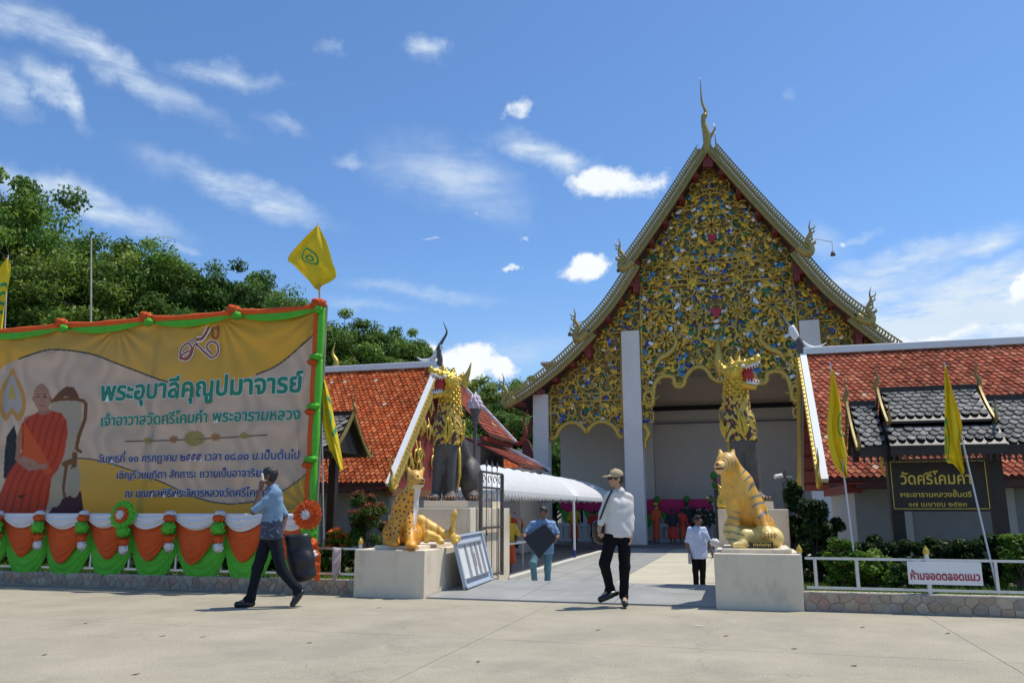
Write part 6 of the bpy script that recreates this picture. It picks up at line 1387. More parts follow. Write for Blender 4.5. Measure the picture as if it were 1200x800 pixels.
def person(label, root, J, face, skin, shirt, trousers, rz=YAW, s=1.0, sleeve=.55, h=.0085, hands=(((0, 0, -1), (1, 0, 0), .5, 1), ((0, 0, -1), (-1, 0, 0), .5, 1)), hem=None, bag=None, hairlong=0.0, cat='person', coll=True, loose=1.0, fwd=(0, -1, 0), shirt_col=None, barefoot=False):
    t = thing('person', label, 'person', tuple(root), rz=rz); J = {k: np.array(v, float) for k, v in J.items()}; S = s
    sh, el, wr_ = [J['sL'], J['sR']], [J['eL'], J['eR']], [J['wL'], J['wR']]; hp, kn, an, to = [J['hL'], J['hR']], [J['kL'], J['kR']], [J['aL'], J['aR']], [J['tL'], J['tR']]
    neck = J['neck']; hd = J['head']; pel = (hp[0] + hp[1]) / 2
    chest = (sh[0] + sh[1]) / 2
    P = head_prims(hd, face, S) + [limb(neck + (0, 0, -.06 * S), hd + np.array((0, 0, -.05 * S)), .058 * S, .052 * S), limb(chest + (0, 0, -.08), pel + (0, 0, .12), .08 * S, .085 * S)]
    for i in (0, 1):
        P += [limb(sh[i], el[i], .046 * S, .038 * S), limb(el[i], wr_[i], .038 * S, .026 * S)] + hand_prims(wr_[i], *hands[i][:2], S, *hands[i][2:])
        P += [limb(hp[i], kn[i], .07 * S, .05 * S), limb(kn[i], an[i], .048 * S, .034 * S), limb(an[i], to[i], .036 * S, .03 * S)]
        P += [limb(neck + (0, 0, -.06 * S), sh[i], .038 * S, .036 * S)]
    bd = body('body', P, h, SKIN, t, .022 * S, head_col(hd, face, skin, S))
    # shirt: chest, belly, sleeves
    f = np.array(fwd, float); f /= np.linalg.norm(f); Lz = loose
    Q = [('c', tuple(sh[0] * .92 + chest * .08 + (0, 0, -.005)), tuple(sh[1] * .92 + chest * .08 + (0, 0, -.005)), .066 * S, .066 * S)]
    hmz = hem if hem is not None else pel[2] - .06
    for i in (0, 1):
        lowp = hp[i] * 1.0; lowp = np.array((hp[i][0], hp[i][1], hmz + .02)); Q.append(('c', tuple(sh[i] * .72 + chest * .28 + (0, 0, -.09 * S)), tuple(lowp * .9 + pel * .1 * np.array((1, 1, 0)) + np.array((0, 0, .1 * lowp[2]))), .102 * S * Lz, .112 * S * Lz))
        Q.append(limb(sh[i], el[i], .062 * S * Lz, .056 * S * Lz)); Q.append(limb(neck + (0, 0, -.075 * S), sh[i] + (0, 0, -.002), .062 * S, .058 * S))
        if sleeve > .55: Q.append(limb(el[i], el[i] + (wr_[i] - el[i]) * (sleeve - .5) * 1.6, .054 * S * Lz, .048 * S * Lz))
    Q.append(('c', tuple(chest + (0, 0, -.12 * S)), (pel[0], pel[1], hmz + .03), .118 * S * Lz, .128 * S * Lz)); Q.append(limb(neck + (0, 0, -.055 * S), neck + (0, 0, -.03 * S), .066 * S, .062 * S))
    if sleeve <= .55:   # short sleeve: carve the arm below the cuff
        for i in (0, 1):
            Q.append(('-', ('c', tuple(sh[i] + (el[i] - sh[i]) * 1.16), tuple(el[i] + (el[i] - sh[i]) * .35), .085 * S, .09 * S)))
    Q.append(('cut', (0, 0, hmz), (0.0, 0, -1)))
    so_ = body('shirt', Q, h, shirt, t, .035 * S, shirt_col, noise=(.0058, 21))
    if coll:
        c = neck + np.array((0, 0, -.035 * S)); b = MB(); G = np.zeros((3, 17, 3)); A = np.linspace(-.45 * PI - .0, 1.45 * PI, 17); fv = f
        rv = np.cross(fv, (0, 0, 1))
        for j, (rr_, zz) in enumerate(((.058, .035), (.070, .028), (.088, -.012))):
            G[j] = c[None] + S * rr_ * (np.outer(np.cos(A), rv) - np.outer(np.sin(A), fv)) + np.array((0, 0, zz * S))
        o, rz_ = ORI[t]; cs, sn = math.cos(rz_), math.sin(rz_); G2 = G.copy(); G2[..., 0] = o[0] + G[..., 0] * cs - G[..., 1] * sn; G2[..., 1] = o[1] + G[..., 0] * sn + G[..., 1] * cs; G2[..., 2] = o[2] + G[..., 2]
        b.sheet(G2, .004, (0, 0, 1), col=(np.tile((.5, .5, .5), (51, 1)) if shirt_col is None else shirt_col(G.reshape(-1, 3)))).build('collar', shirt, so_, True)
    R_ = []
    for i in (0, 1): R_ += [limb(hp[i] + (0, 0, .03), kn[i], .100 * S, .074 * S), limb(kn[i], an[i] + (0, 0, -.01), .072 * S, .060 * S), limb(an[i], an[i] + (to[i] - an[i]) * .30, .060 * S, .050 * S)]
    R_ += [('c', tuple(hp[0] + (0, 0, .02)), tuple(hp[1] + (0, 0, .02)), .103 * S, .103 * S), limb(pel + (0, 0, .02), pel + (0, 0, .08), .106 * S, .098 * S)]
    body('trousers', R_, h, trousers, t, .028 * S, noise=(.0045, 20))
    if not barefoot:
        for i in (0, 1):
            he = J['heelL' if i == 0 else 'heelR'] if 'heelL' in J else an[i] + (0, .03, -.05); F_ = [limb(he, to[i], .040 * S, .036 * S), limb(he * .4 + to[i] * .6, to[i], .044 * S, .036 * S), limb(an[i] + (0, 0, -.02), he + (to[i] - he) * .35, .042 * S, .042 * S)]
            body('shoe', F_, .008, SHOE, t, .02)
    if hairlong is not None: body('hair', hair_prims(hd, face, S, hairlong), h * .8, HAIR, t, .015, noise=(.003, 90))
    return t
# -- man in the white shirt and cap walking out
WSH = mat('white_shirt_cloth', (.70, .67, .64), .8, var=.03, trans=.12); BTR = mat('black_trousers', (.008, .008, .010), .95, spec=.15, bump=.1)
JA = dict(head=(-.035, -.03, 1.705), neck=(.01, 0, 1.575), sL=(-.135, -.06, 1.465), sR=(.145, .05, 1.445), eL=(-.22, -.05, 1.24), wL=(-.285, -.10, 1.03), eR=(.165, .06, 1.16), wR=(.15, -.02, .93),
          hL=(-.10, -.03, .92), hR=(.065, .02, .92), kL=(-.225, -.09, .56), aL=(-.13, .12, .22), tL=(-.28, .0, .085), heelL=(-.05, .10, .16), kR=(.06, -.02, .51), aR=(.04, .02, .13), tR=(.035, -.16, .04), heelR=(.04, .05, .045))
g = lambda px, py, z=0.0: (lambda d: np.array((d[0] * (z - EYE) / d[2], d[1] * (z - EYE) / d[2], z)))(ray(px, py))
pw = person('man in a white shirt, tan cap and black trousers stepping down the ramp', g(728, 709.5, .02), JA, (-.93, -.35, -.12), (.42, .24, .15), WSH, BTR, sleeve=.92, hands=(((-.1, -.3, -1), (1, -.2, 0), .9, -1), ((-.05, -.05, -1), (-1, 0, 0), .45, 1)), hem=.905, loose=1.02, fwd=(-.5, -.85, 0))
CAP = mat('tan_cap_cloth', (.40, .31, .19), .85, var=.05)
hc = np.array(JA['head']); f_, r_, u_ = basis((-.93, -.35, -.12)); M_ = np.stack([r_, f_, u_], 1).tolist()
body('cap', [('e', tuple(hc - .012 * f_ + .052 * u_), (.092, .108, .085), M_), ('e', tuple(hc + .12 * f_ + .048 * u_), (.070, .085, .012), M_), ('c', tuple(hc - .012 * f_ + .138 * u_), tuple(hc - .012 * f_ + .142 * u_), .010, .008), ('-', ('e', tuple(hc + .0 * f_ - .03 * u_), (.13, .16, .062), M_))], .007, CAP, pw, .018)
body('sunglasses', [('c', tuple(hc + .088 * f_ + .035 * r_ + .014 * u_), tuple(hc + .09 * f_ + .028 * r_ + .012 * u_), .019, .019), ('c', tuple(hc + .088 * f_ - .035 * r_ + .014 * u_), tuple(hc + .09 * f_ - .028 * r_ + .012 * u_), .019, .019), ('c', tuple(hc + .08 * f_ - .05 * r_ + .02 * u_), tuple(hc - .02 * f_ - .082 * r_ + .02 * u_), .006, .005), ('c', tuple(hc + .08 * f_ + .05 * r_ + .02 * u_), tuple(hc - .02 * f_ + .082 * r_ + .02 * u_), .006, .005), ('c', tuple(hc + .1 * f_ + .02 * r_ + .016 * u_), tuple(hc + .1 * f_ - .02 * r_ + .016 * u_), .006, .006)], .005, BLACK, pw, .006)
sb = thing('shoulder_bag', 'black shoulder bag hanging from the white shirted man', 'bag', tuple(ORI[pw][0] + np.array((-.28, 0, .85))), rz=YAW)
sb_o = ORI[pw]; ORI[sb] = (sb_o[0], sb_o[1]); sb.location = tuple(sb_o[0])
body('bag_body', [('c', (-.30, .02, 1.06), (-.26, .08, .92), .075, .10), ('c', (-.20, .04, 1.04), (-.22, .08, .90), .06, .08)], .012, BLACK, sb, .04, noise=(.005, 22))
MB().tube(W3(sb, spline([(-.10, -.10, 1.53), (-.17, -.155, 1.42), (-.24, -.15, 1.25), (-.30, -.06, 1.08)], 16)), .014, 6).build('strap', BLACK, sb, True); MB().tube(W3(sb, spline([(-.10, -.10, 1.53), (-.11, .03, 1.54), (-.17, .10, 1.40), (-.27, .10, 1.08)], 16)), .014, 6).build('strap', BLACK, sb, True)
# -- man on the phone with a black bag
JB = dict(head=(-.065, -.02, 1.765), neck=(-.005, 0, 1.635), sL=(-.065, .13, 1.525), sR=(.085, -.13, 1.52), eL=(.12, .24, 1.22), wL=(.12, .16, 1.0), eR=(-.20, -.19, 1.27), wR=(-.135, -.13, 1.60),
          hL=(-.05, .07, .94), hR=(.06, -.06, .94), kL=(-.165, .04, .51), aL=(-.235, .05, .12), tL=(-.40, .0, .04), heelL=(-.21, .06, .045), kR=(.20, -.08, .50), aR=(.42, -.03, .25), tR=(.375, -.06, .055), heelR=(.475, -.02, .20))
BSH = mat('blue_shirt_cloth', (.2, .3, .4), .8, attr=True)
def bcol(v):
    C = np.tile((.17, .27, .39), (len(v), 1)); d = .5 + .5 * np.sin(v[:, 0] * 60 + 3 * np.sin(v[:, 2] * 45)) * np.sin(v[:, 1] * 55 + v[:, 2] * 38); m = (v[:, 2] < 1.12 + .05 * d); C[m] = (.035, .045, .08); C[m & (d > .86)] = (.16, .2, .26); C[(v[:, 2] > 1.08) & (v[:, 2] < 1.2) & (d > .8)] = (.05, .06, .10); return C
DTR = mat('dark_blue_trousers', (.012, .015, .020), .95, spec=.15, bump=.1)
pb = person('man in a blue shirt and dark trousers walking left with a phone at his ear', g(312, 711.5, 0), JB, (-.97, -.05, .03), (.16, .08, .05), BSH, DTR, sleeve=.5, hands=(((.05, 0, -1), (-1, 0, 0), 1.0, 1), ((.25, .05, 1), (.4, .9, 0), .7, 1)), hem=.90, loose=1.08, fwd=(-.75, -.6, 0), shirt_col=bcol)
ph = thing('mobile_phone', 'pale mobile phone held to the ear of the walking man', 'phone', tuple(ORI[pb][0])); ORI[ph] = ORI[pb]; ph.rotation_euler = (0, 0, YAW)
body('phone_body', [('c', (-.115, -.125, 1.70), (-.13, -.13, 1.78), .017, .017)], .005, WHITE, ph, .01)
bg = thing('shopping_bag', 'large black bag carried low behind the man with the phone', 'bag', tuple(ORI[pb][0])); ORI[bg] = ORI[pb]; bg.rotation_euler = (0, 0, YAW)
body('bag_body', [('c', (.20, .18, .90), (.33, .15, .38), .04, .045), ('c', (.44, .22, .93), (.56, .18, .44), .04, .045), ('c', (.28, .19, .89), (.40, .16, .40), .045, .05), ('c', (.38, .20, .90), (.50, .17, .42), .045, .05), ('c', (.32, .17, .6), (.48, .18, .62), .05, .05)], .011, BLACK, bg, .14, noise=(.007, 13))
MB().tube(W3(bg, [(.22, .14, .93), (.12, .15, .97), (.13, .15, .90)]), .01, 6).build('strap', BLACK, bg)
# -- man carrying a black box
JC = dict(head=(.01, -.05, 1.58), neck=(.01, 0, 1.455), sL=(-.205, 0, 1.34), sR=(.20, .02, 1.34), eL=(-.37, -.05, 1.14), wL=(-.40, -.24, 1.10), eR=(.31, .02, 1.10), wR=(.26, -.18, 1.06),
          hL=(-.10, 0, .82), hR=(.10, 0, .82), kL=(-.22, -.22, .56), aL=(-.17, -.1, .10), tL=(-.18, -.26, .04), heelL=(-.16, -.06, .045), kR=(.09, -.03, .45), aR=(.08, .02, .09), tR=(.09, -.14, .04), heelR=(.08, .06, .04))
JEAN = mat('washed_blue_jeans', (.10, .22, .28), .85, var=.12, vscale=8)
SH2 = mat('blue_checked_shirt', (.10, .2, .4), .8, attr=True)
pc = person('man in a light blue shirt and jeans carrying a black board up to the ramp', at(637, 694, 16.6) * (1, 1, 0) + (0, 0, -.33), JC, (-.35, -.93, -.05), (.22, .11, .065), SH2, JEAN, sleeve=.5, s=.97, h=.011,
    hands=(((.3, -.2, -.6), (1, .1, .2), .7, 1), ((-.2, -.2, -.8), (-1, 0, .1), .7, -1)), hem=.74, loose=1.1, shirt_col=lambda v: np.where(((np.sin(v[:, 0] * 70) > .55) | (np.sin(v[:, 2] * 60) > .6))[:, None], (.22, .34, .52), (.14, .27, .47)))
cbx = thing('black_board', 'thick square black board held cornerwise by the man in jeans', 'board', tuple(ORI[pc][0])); ORI[cbx] = ORI[pc]; cbx.rotation_euler = (0, 0, YAW)
q = [(.03, -.20, 1.36), (.28, -.22, 1.07), (-.10, -.30, .66), (-.42, -.26, 1.07)]; w = W3(cbx, q); wb = W3(cbx, [(a, b - .10, c) for a, b, c in q])
MB().add(w + wb, [(0, 1, 2, 3), (7, 6, 5, 4), (0, 4, 5, 1), (1, 5, 6, 2), (2, 6, 7, 3), (3, 7, 4, 0)]).build('board_panel', BLACK, cbx, bevel=.02)
# -- schoolboy with a book
JD = dict(head=(.02, -.02, 1.41), neck=(.0, 0, 1.295), sL=(-.145, .0, 1.21), sR=(.145, .02, 1.21), eL=(-.235, .0, .93), wL=(-.20, -.08, .72), eR=(.24, .03, .96), wR=(.29, -.03, .76),
          hL=(-.08, 0, .72), hR=(.08, 0, .72), kL=(-.08, -.03, .40), aL=(-.07, 0, .09), tL=(-.08, -.13, .035), heelL=(-.07, .04, .035), kR=(.08, .0, .40), aR=(.07, .03, .09), tR=(.08, -.10, .035), heelR=(.07, .07, .035))
USH = mat('pale_school_shirt', (.50, .56, .74), .8, var=.03)
pd = person('boy in a pale blue school shirt and black trousers entering from the courtyard', at(820, 684, 18.0) * (1, 1, 0) + (0, 0, -.33), JD, (.6, -.75, 0), (.20, .10, .06), USH, BTR, sleeve=.5, s=.90, h=.010, hands=(((0, -.1, -1), (1, 0, 0), .8, 1), ((.1, 0, -1), (-1, 0, 0), .4, 1)), hem=.62, loose=1.16)
bk = thing('book', 'thin grey book held at the side of the schoolboy', 'book', tuple(ORI[pd][0])); ORI[bk] = ORI[pd]; bk.rotation_euler = (0, 0, YAW); MB().box(W3(bk, [(-.215, -.11, .62)])[0], (.03, .15, .20), rz=YAW).build('book_cover', mat('grey_cover', (.3, .32, .36), .5), bk); MB().box(W3(bk, [(-.225, -.11, .715)])[0], (.02, .14, .015), rz=YAW).build('page_block', WHITE, bk)
# -- the people in the background: small in the photo, same builder at a coarser grain
def robed(label, px, Y, cols, hgt=1.68, skin=(.16, .085, .05), face=(0, 1, 0), hair=True, wide=1.0, hat=None, lean=0.0):
    p = at(px, 600, Y); s = hgt / 1.7; t = thing('person', label, 'person', (p[0], p[1], -.2 if Y > 36 else -.33), rz=YAW); z = lambda v: v * s; low, upc = cols
    body('body', head_prims((lean, 0, z(1.58)), face, s) + [limb((lean, 0, z(1.38)), (lean, 0, z(1.5)), .05, .05), limb((-.17 * wide, 0, z(1.35)), (-.24 * wide, -.03, z(1.05)), .045, .038), limb((-.24 * wide, -.03, z(1.05)), (-.20, -.12, z(.85)), .035, .028), limb((.17 * wide, 0, z(1.35)), (.24 * wide, 0, z(1.05)), .045, .038), limb((.24 * wide, 0, z(1.05)), (.22, -.08, z(.82)), .035, .028),
         limb((0, 0, z(1.3)), (0, 0, z(.9)), .1, .1), limb((-.09, 0, z(.8)), (-.09, 0, .08), .06, .045), limb((.09, 0, z(.8)), (.09, 0, .08), .06, .045), limb((-.09, 0, .06), (-.09, -.12, .03), .035, .03), limb((.09, 0, .06), (.09, -.12, .03), .035, .03)], .016, SKIN, t, .03, head_col((lean, 0, z(1.58)), face, skin, s))
    body('lower_robe', [('c', (0, 0, z(.92)), (0, 0, .28), .16 * wide, .20 * wide, (0, 1, 0), 1.25), ('cut', (0, 0, .22), (0, 0, -1))], .018, low, t, .04, noise=(.008, 26))
    body('upper_robe', [('c', (-.14 * wide, 0, z(1.33)), (.14 * wide, 0, z(1.33)), .085, .085), ('c', (0, 0, z(1.25)), (0, 0, z(.88)), .155 * wide, .17 * wide, (0, 1, 0), 1.2), limb((-.17 * wide, 0, z(1.33)), (-.25 * wide, -.02, z(1.03)), .07, .08), limb((.17 * wide, 0, z(1.33)), (.24 * wide, 0, z(1.10)), .07, .075), ('cut', (0, 0, z(.78)), (0, 0, -1))], .018, upc, t, .05, noise=(.008, 22))
    if hair: body('hair', hair_prims((lean, 0, z(1.58)), face, s), .012, HAIR, t, .015)
    if hat: body('head_cloth', [('e', (lean, 0, z(1.64)), (.12, .12, .09)), ('e', (lean + .02, .03, z(1.50)), (.09, .09, .12))], .014, hat, t, .03)
    return t
OR1 = mat('orange_robe_cloth', (.55, .075, .015), .8, var=.1); OR2 = mat('red_orange_cloth', (.50, .035, .02), .8, var=.1); YR = mat('yellow_shirt_cloth', (.52, .36, .03), .8, var=.1); BK2 = mat('black_cloth', (.018, .017, .02), .8); PK = mat('red_skirt_cloth', (.42, .02, .05), .8)
robed('figure in orange robes with a golden head cloth before the balustrade', 768.5, 38.3, (OR1, OR1), 1.82, hair=False, hat=YR, wide=.8)
robed('stooping woman in black top and orange skirt at the temple balustrade', 787.5, 38.2, (OR2, BK2), 1.55, wide=1.15, face=(.2, 1, -.3))
robed('monk in orange robe beside the taller dark clothed man', 799, 38.6, (OR1, OR2), 1.58, face=(.5, .8, 0), wide=.85)
robed('tall man in black clothes near the flower wreath', 804.5, 39.0, (PK, BK2), 1.88, face=(.2, 1, 0), wide=.9)
robed('woman in a yellow top and orange skirt standing right of the tent pole', 672.5, 37.6, (OR1, YR), 1.72, face=(-.2, 1, 0))
robed('person in a red shirt far behind the tent beside the balustrade', 696, 39.2, (BK2, OR2), 1.5, face=(0, 1, 0))
robed('person in an orange shirt standing far off under the tent', 604.5, 30.5, (BK2, OR1), 1.62, face=(.7, .6, 0))
robed('person draped in a yellow cloth over orange beside the long table', 594, 21.5, (OR1, YR), 1.52, hair=False, hat=YR, wide=1.25)
# ================================================================ trees and shrubs
BARK = mat('bark', (.13, .10, .075), .9, var=.25, bump=.5, bscale=18)
LEAF = mat('leaves', (.07, .14, .02), .55, attr=True, trans=.42, spec=.3)
def leaf_cloud(b, centres, rad, n, size, r, base, spread=.35, flat=.6):
    """n small leaf faces scattered through each clump"""
    c = np.repeat(np.array(centres), n, 0); R = np.repeat(np.array(rad), n); m = len(c)
    d = r.normal(0, 1, (m, 3)); d /= np.linalg.norm(d, axis=1)[:, None]; q = c + d * (R * r.random(m) ** .45)[:, None] * np.array((1, 1, flat))
    nr = d * .7 + r.normal(0, .6, (m, 3)) + np.array((0, 0, .6)); nr /= np.linalg.norm(nr, axis=1)[:, None]
    u = np.cross(nr, r.normal(0, 1, (m, 3))); u /= np.linalg.norm(u, axis=1)[:, None]; w = np.cross(nr, u)
    s = size * r.uniform(.6, 1.35, m)[:, None]
    v = np.stack([q - u * s, q + w * s * .45, q + u * s, q - w * s * .45], 1).reshape(-1, 3)
    tone = np.repeat(r.uniform(.8, 1.3, len(centres)), n) * r.uniform(.75, 1.25, m); mix = np.clip(r.normal(.3, .3, m) + np.repeat(r.normal(0, .25, len(centres)), n), 0, 1)[:, None]
    col = (np.array(base[0]) * (1 - mix) + np.array(base[1]) * mix) * tone[:, None]; col = np.repeat(col, 4, 0)
    f = (np.arange(m)[:, None] * 4 + np.arange(4)[None]).tolist(); return b.add(v, f, col)
def tree(name, label, base, H, R, seed, greens, lobes=19, leaf=.145, per=210, trunk=True, group=None, low=.30, clumps=22):
    r = np.random.default_rng(seed); t = thing(name, label, 'tree', tuple(base), group); o = np.array(base, float); cs = []; rd = []; tb = MB(); lc = []
    top = o + (r.normal(0, .3), r.normal(0, .3), H * .55)
    P = spline([o, o + (r.normal(0, .15), 0, H * .2), o + (r.normal(0, .25), 0, H * .4), top], 10); tb.tube(P, np.linspace(H * .022, H * .010, 10), 8)
    for k in range(lobes):
        a = k * 2.4 + r.uniform(-.4, .4); f = (k + .5) / lobes; zz = low + (1 - low - .12) * f; rad = R * (math.sin(min(1, .25 + (1 - f) * 1.1) * PI / 2)) * r.uniform(.45, .80) * (1 if f < .93 else .2)
        c = o + (math.cos(a) * rad, math.sin(a) * rad, H * zz); lr = R * r.uniform(.40, .62) * (1 if f < .9 else .85); lc.append((c, lr))
        st = o + (top - o) * min(1, zz * 1.1); tb.tube(spline([st - (0, 0, H * .06), (st + c) / 2 + (0, 0, .2), c], 7), np.linspace(H * .008, H * .002, 7), 5)
        for _ in range(clumps):
            d = r.normal(0, 1, 3); d /= np.linalg.norm(d); d[2] = d[2] * .75 + .12; p = c + d * lr * r.uniform(.55, 1.08); cs.append(p); rd.append(lr * r.uniform(.24, .44))
            if r.random() < .25: tb.tube([c, (c + p) / 2 + (0, 0, .1), p], [H * .003, H * .002, .004], 4)
    b = MB(); leaf_cloud(b, cs, rd, per, leaf, r, greens)
    tb.build('trunk', BARK, t, True); b.build('crown', LEAF, t); return t
G1 = ((.075, .16, .022), (.22, .32, .05)); G2 = ((.055, .13, .025), (.15, .25, .045)); G3 = ((.10, .18, .025), (.28, .34, .05))
proto = [tree('broadleaf_tree', 'tallest dense green tree at the left edge behind the banner', (0, 0, 0), 18, 6.0, 11, G1), tree('broadleaf_tree', 'x', (0, 0, 0), 18, 6.2, 12, G3), tree('broadleaf_tree', 'x', (0, 0, 0), 18, 5.6, 13, G2)]
def plant(src, px, Y, top, width, label, rz):
    """stand a copy so that its crown reaches the measured height and width"""
    p = at(px, top, Y); H = p[2] + .4; s = H / 18.4; w = width * 1.15
    key = proto[src]
    if not key.get('used'): t = key; t['used'] = 1
    else: t = copy_tree(key)
    t.location = (p[0], Y, -.4); t.scale = (w / 6.0, w / 6.0, s); t.rotation_euler = (0, 0, rz); t['label'] = label; t['group'] = 'trees behind the temple grounds'; t['category'] = 'tree'; return t
for a in [(0, 15, 34, 203, 4.6, 'tallest dense green tree at the left edge behind the banner', 0), (1, 78, 37, 266, 4.2, 'yellowish green tree second from the left behind the banner', 1.0), (2, -70, 38, 215, 5.4, 'dark tree partly cut off at the far left edge', 2.0),
          (1, 130, 35, 278, 4.3, 'yellowish tree behind the thin bare pole', 2.6), (0, 178, 36, 274, 4.0, 'rounded green tree with a raised tuft in the middle of the left row', 4.0), (1, 222, 38, 300, 3.6, 'lower green tree right of the raised tuft in the left row', .4),
          (2, 272, 38, 300, 3.7, 'dark green tree left of the flag on the banner post', 1.2), (0, 312, 46, 318, 3.4, 'bushy tree behind the flag on the banner post', 5.0), (2, 345, 48, 346, 3.8, 'low dark tree top just left of the banner corner', 3.3), (1, 30, 42, 262, 5.0, 'mid green tree behind the tallest tree at the left', 3.9),
          (0, 398, 42, 364, 3.6, 'green tree right of the banner corner above the orange gallery', .9), (2, 440, 44, 374, 3.6, 'dark tree above the middle of the orange gallery', 2.2), (0, 478, 45, 382, 2.9, 'tree with a spreading top left of the black ridge horn', 3.0), (2, 512, 56, 425, 3.6, 'dark tree just behind the black ridge horn', 4.4),
          (1, 555, 58, 436, 4.2, 'green tree behind the lotus lamp post', 1.7), (2, 590, 52, 470, 3.6, 'dark tree right of the lotus lamp post', .2), (0, 618, 62, 438, 3.4, 'tree top rising behind the left eave of the temple', 2.9), (2, 640, 60, 500, 5.0, 'low dark tree behind the outer left pillar', 5.4), (0, 650, 58, 520, 4.4, 'tree seen between the two left pillars', 3.6),
          (2, 565, 50, 500, 4.6, 'low dark tree behind the red roofs', 1.1), (1, 1204, 58, 392, 2.6, 'tree top just showing above the ridge at the right edge', 2.2)]: plant(*a)
def shrub(label, px, Y, top, rad, leaf, n, greens, seed, z0=.17, cat='shrub', tips=None, squash=1.0, group=None, shape='round'):
    p = at(px, top, Y); H = p[2] - z0; r = np.random.default_rng(seed); t = thing('shrub', label, cat, (p[0], Y, z0), group); cs = []; rd = []
    tb = MB(); k = int(34 * (1 if shape == 'round' else 1.3))
    for _ in range(k):
        f = r.random() ** .75; a = r.uniform(0, 6.28); w = (math.sin(min(1, .35 + (1 - f) * .9) * PI / 2) if shape == 'round' else (.35 + .75 * (1 - f))) * rad * r.uniform(.35, 1.0)
        c = np.array((p[0] + math.cos(a) * w, Y + math.sin(a) * w * squash, z0 + H * (.10 + .86 * f))); cs.append(c); rd.append(rad * r.uniform(.22, .34))
        if _ % 2 == 0: tb.tube([(p[0] + r.normal(0, .04), Y, z0), (c + np.array((p[0], Y, z0))) / 2, c], [.016, .010, .003], 5)
    b = MB(); leaf_cloud(b, cs, rd, n, leaf, r, greens, flat=.9); 
    if tips: leaf_cloud(b, [c + np.array((0, -.02, rd[i] * .6)) for i, c in enumerate(cs) if c[2] > z0 + H * .55], [q * .8 for i, q in enumerate(rd) if cs[i][2] > z0 + H * .55], n // 4, leaf, r, tips, flat=.7)
    tb.build('stems', BARK, t, kind='stuff'); b.build('foliage', LEAF, t); return t
DG = ((.014, .036, .008), (.045, .085, .014)); BG_ = ((.06, .14, .015), (.20, .30, .03)); MG = ((.03, .07, .012), (.10, .17, .02)); RT = ((.25, .05, .02), (.30, .10, .03))
shrub('clipped bush with reddish tips left of the leopard pedestal', 432, 12.9, 578, .42, .028, 230, MG, 3, tips=RT)
shrub('small bright plant with orange flowers beside the bunting end', 398, 12.7, 622, .28, .03, 120, BG_, 4, tips=((.7, .12, .02), (.6, .2, .02)))
shrub('tall dark shrub right of the golden beast pedestal', 930, 13.9, 562, .30, .045, 240, DG, 5, shape='tall', z0=.1)
shrub('dark leafy shrub left of the flag pole by the red gable', 952, 13.5, 588, .36, .045, 240, DG, 6, shape='tall')
shrub('low dark shrub between the red gable and the name board', 968, 14.4, 606, .34, .045, 200, DG, 16)
shrub('bright green plant behind the railing right of the tiger', 985, 12.4, 632, .24, .042, 130, BG_, 7)
shrub('bright green leafy plant near the second railing post', 1022, 12.5, 645, .34, .042, 150, BG_, 8)
shrub('small pale green plant left of the parking notice', 1056, 12.4, 662, .22, .035, 120, MG, 9)
for i, (px, tp) in enumerate(((1000, 634), (1032, 630), (1066, 636), (1100, 632), (1132, 630), (1162, 626))):
    shrub(('dark clipped shrub left of the name board post', 'dark shrub in front of the left name board post', 'dark shrub under the left half of the name board', 'dark shrub under the middle of the name board', 'dark shrub under the right half of the name board', 'dark shrub in front of the right name board post')[i], px, 13.3 + .1 * (i % 2), tp, .33, .035, 190, DG, 20 + i, group='dark shrubs under the name board')
shrub('bright green leafy shrub at the right edge behind the railing', 1192, 12.9, 628, .30, .045, 150, BG_, 30)
for i in range(9):
    shrub('dark shrub growing behind the cloth bunting below the banner', 380 - i * 48, 13.4, 640 + (i % 3) * 4, .42, .045, 110, DG if i % 2 else MG, 40 + i, group='dark shrubs behind the bunting')
for i, px in enumerate((655, 850)):
    pass
# weeds in the cracks at the foot of the tiger pedestal and the leopard pedestal
for i, (px, py, w) in enumerate(((862, 706, .10), (903, 706, .07), (480, 697, .08), (492, 700, .06))):
    q = g(px, py); r = np.random.default_rng(60 + i); t = thing('weed', ('thin weed at the foot of the tiger pedestal', 'small weed at the foot of the tiger pedestal near its right corner', 'small weed at the foot of the leopard pedestal', 'tiny weed at the front right corner of the leopard pedestal')[i], 'plant', (q[0], q[1] - .02, 0))
    b = MB(); leaf_cloud(b, [np.array((q[0] + r.normal(0, w), q[1] - .04, r.uniform(.03, .16 if i == 0 else .08))) for _ in range(7)], [.03] * 7, 7, .022, r, MG); b.build('weed_leaves', LEAF, t)
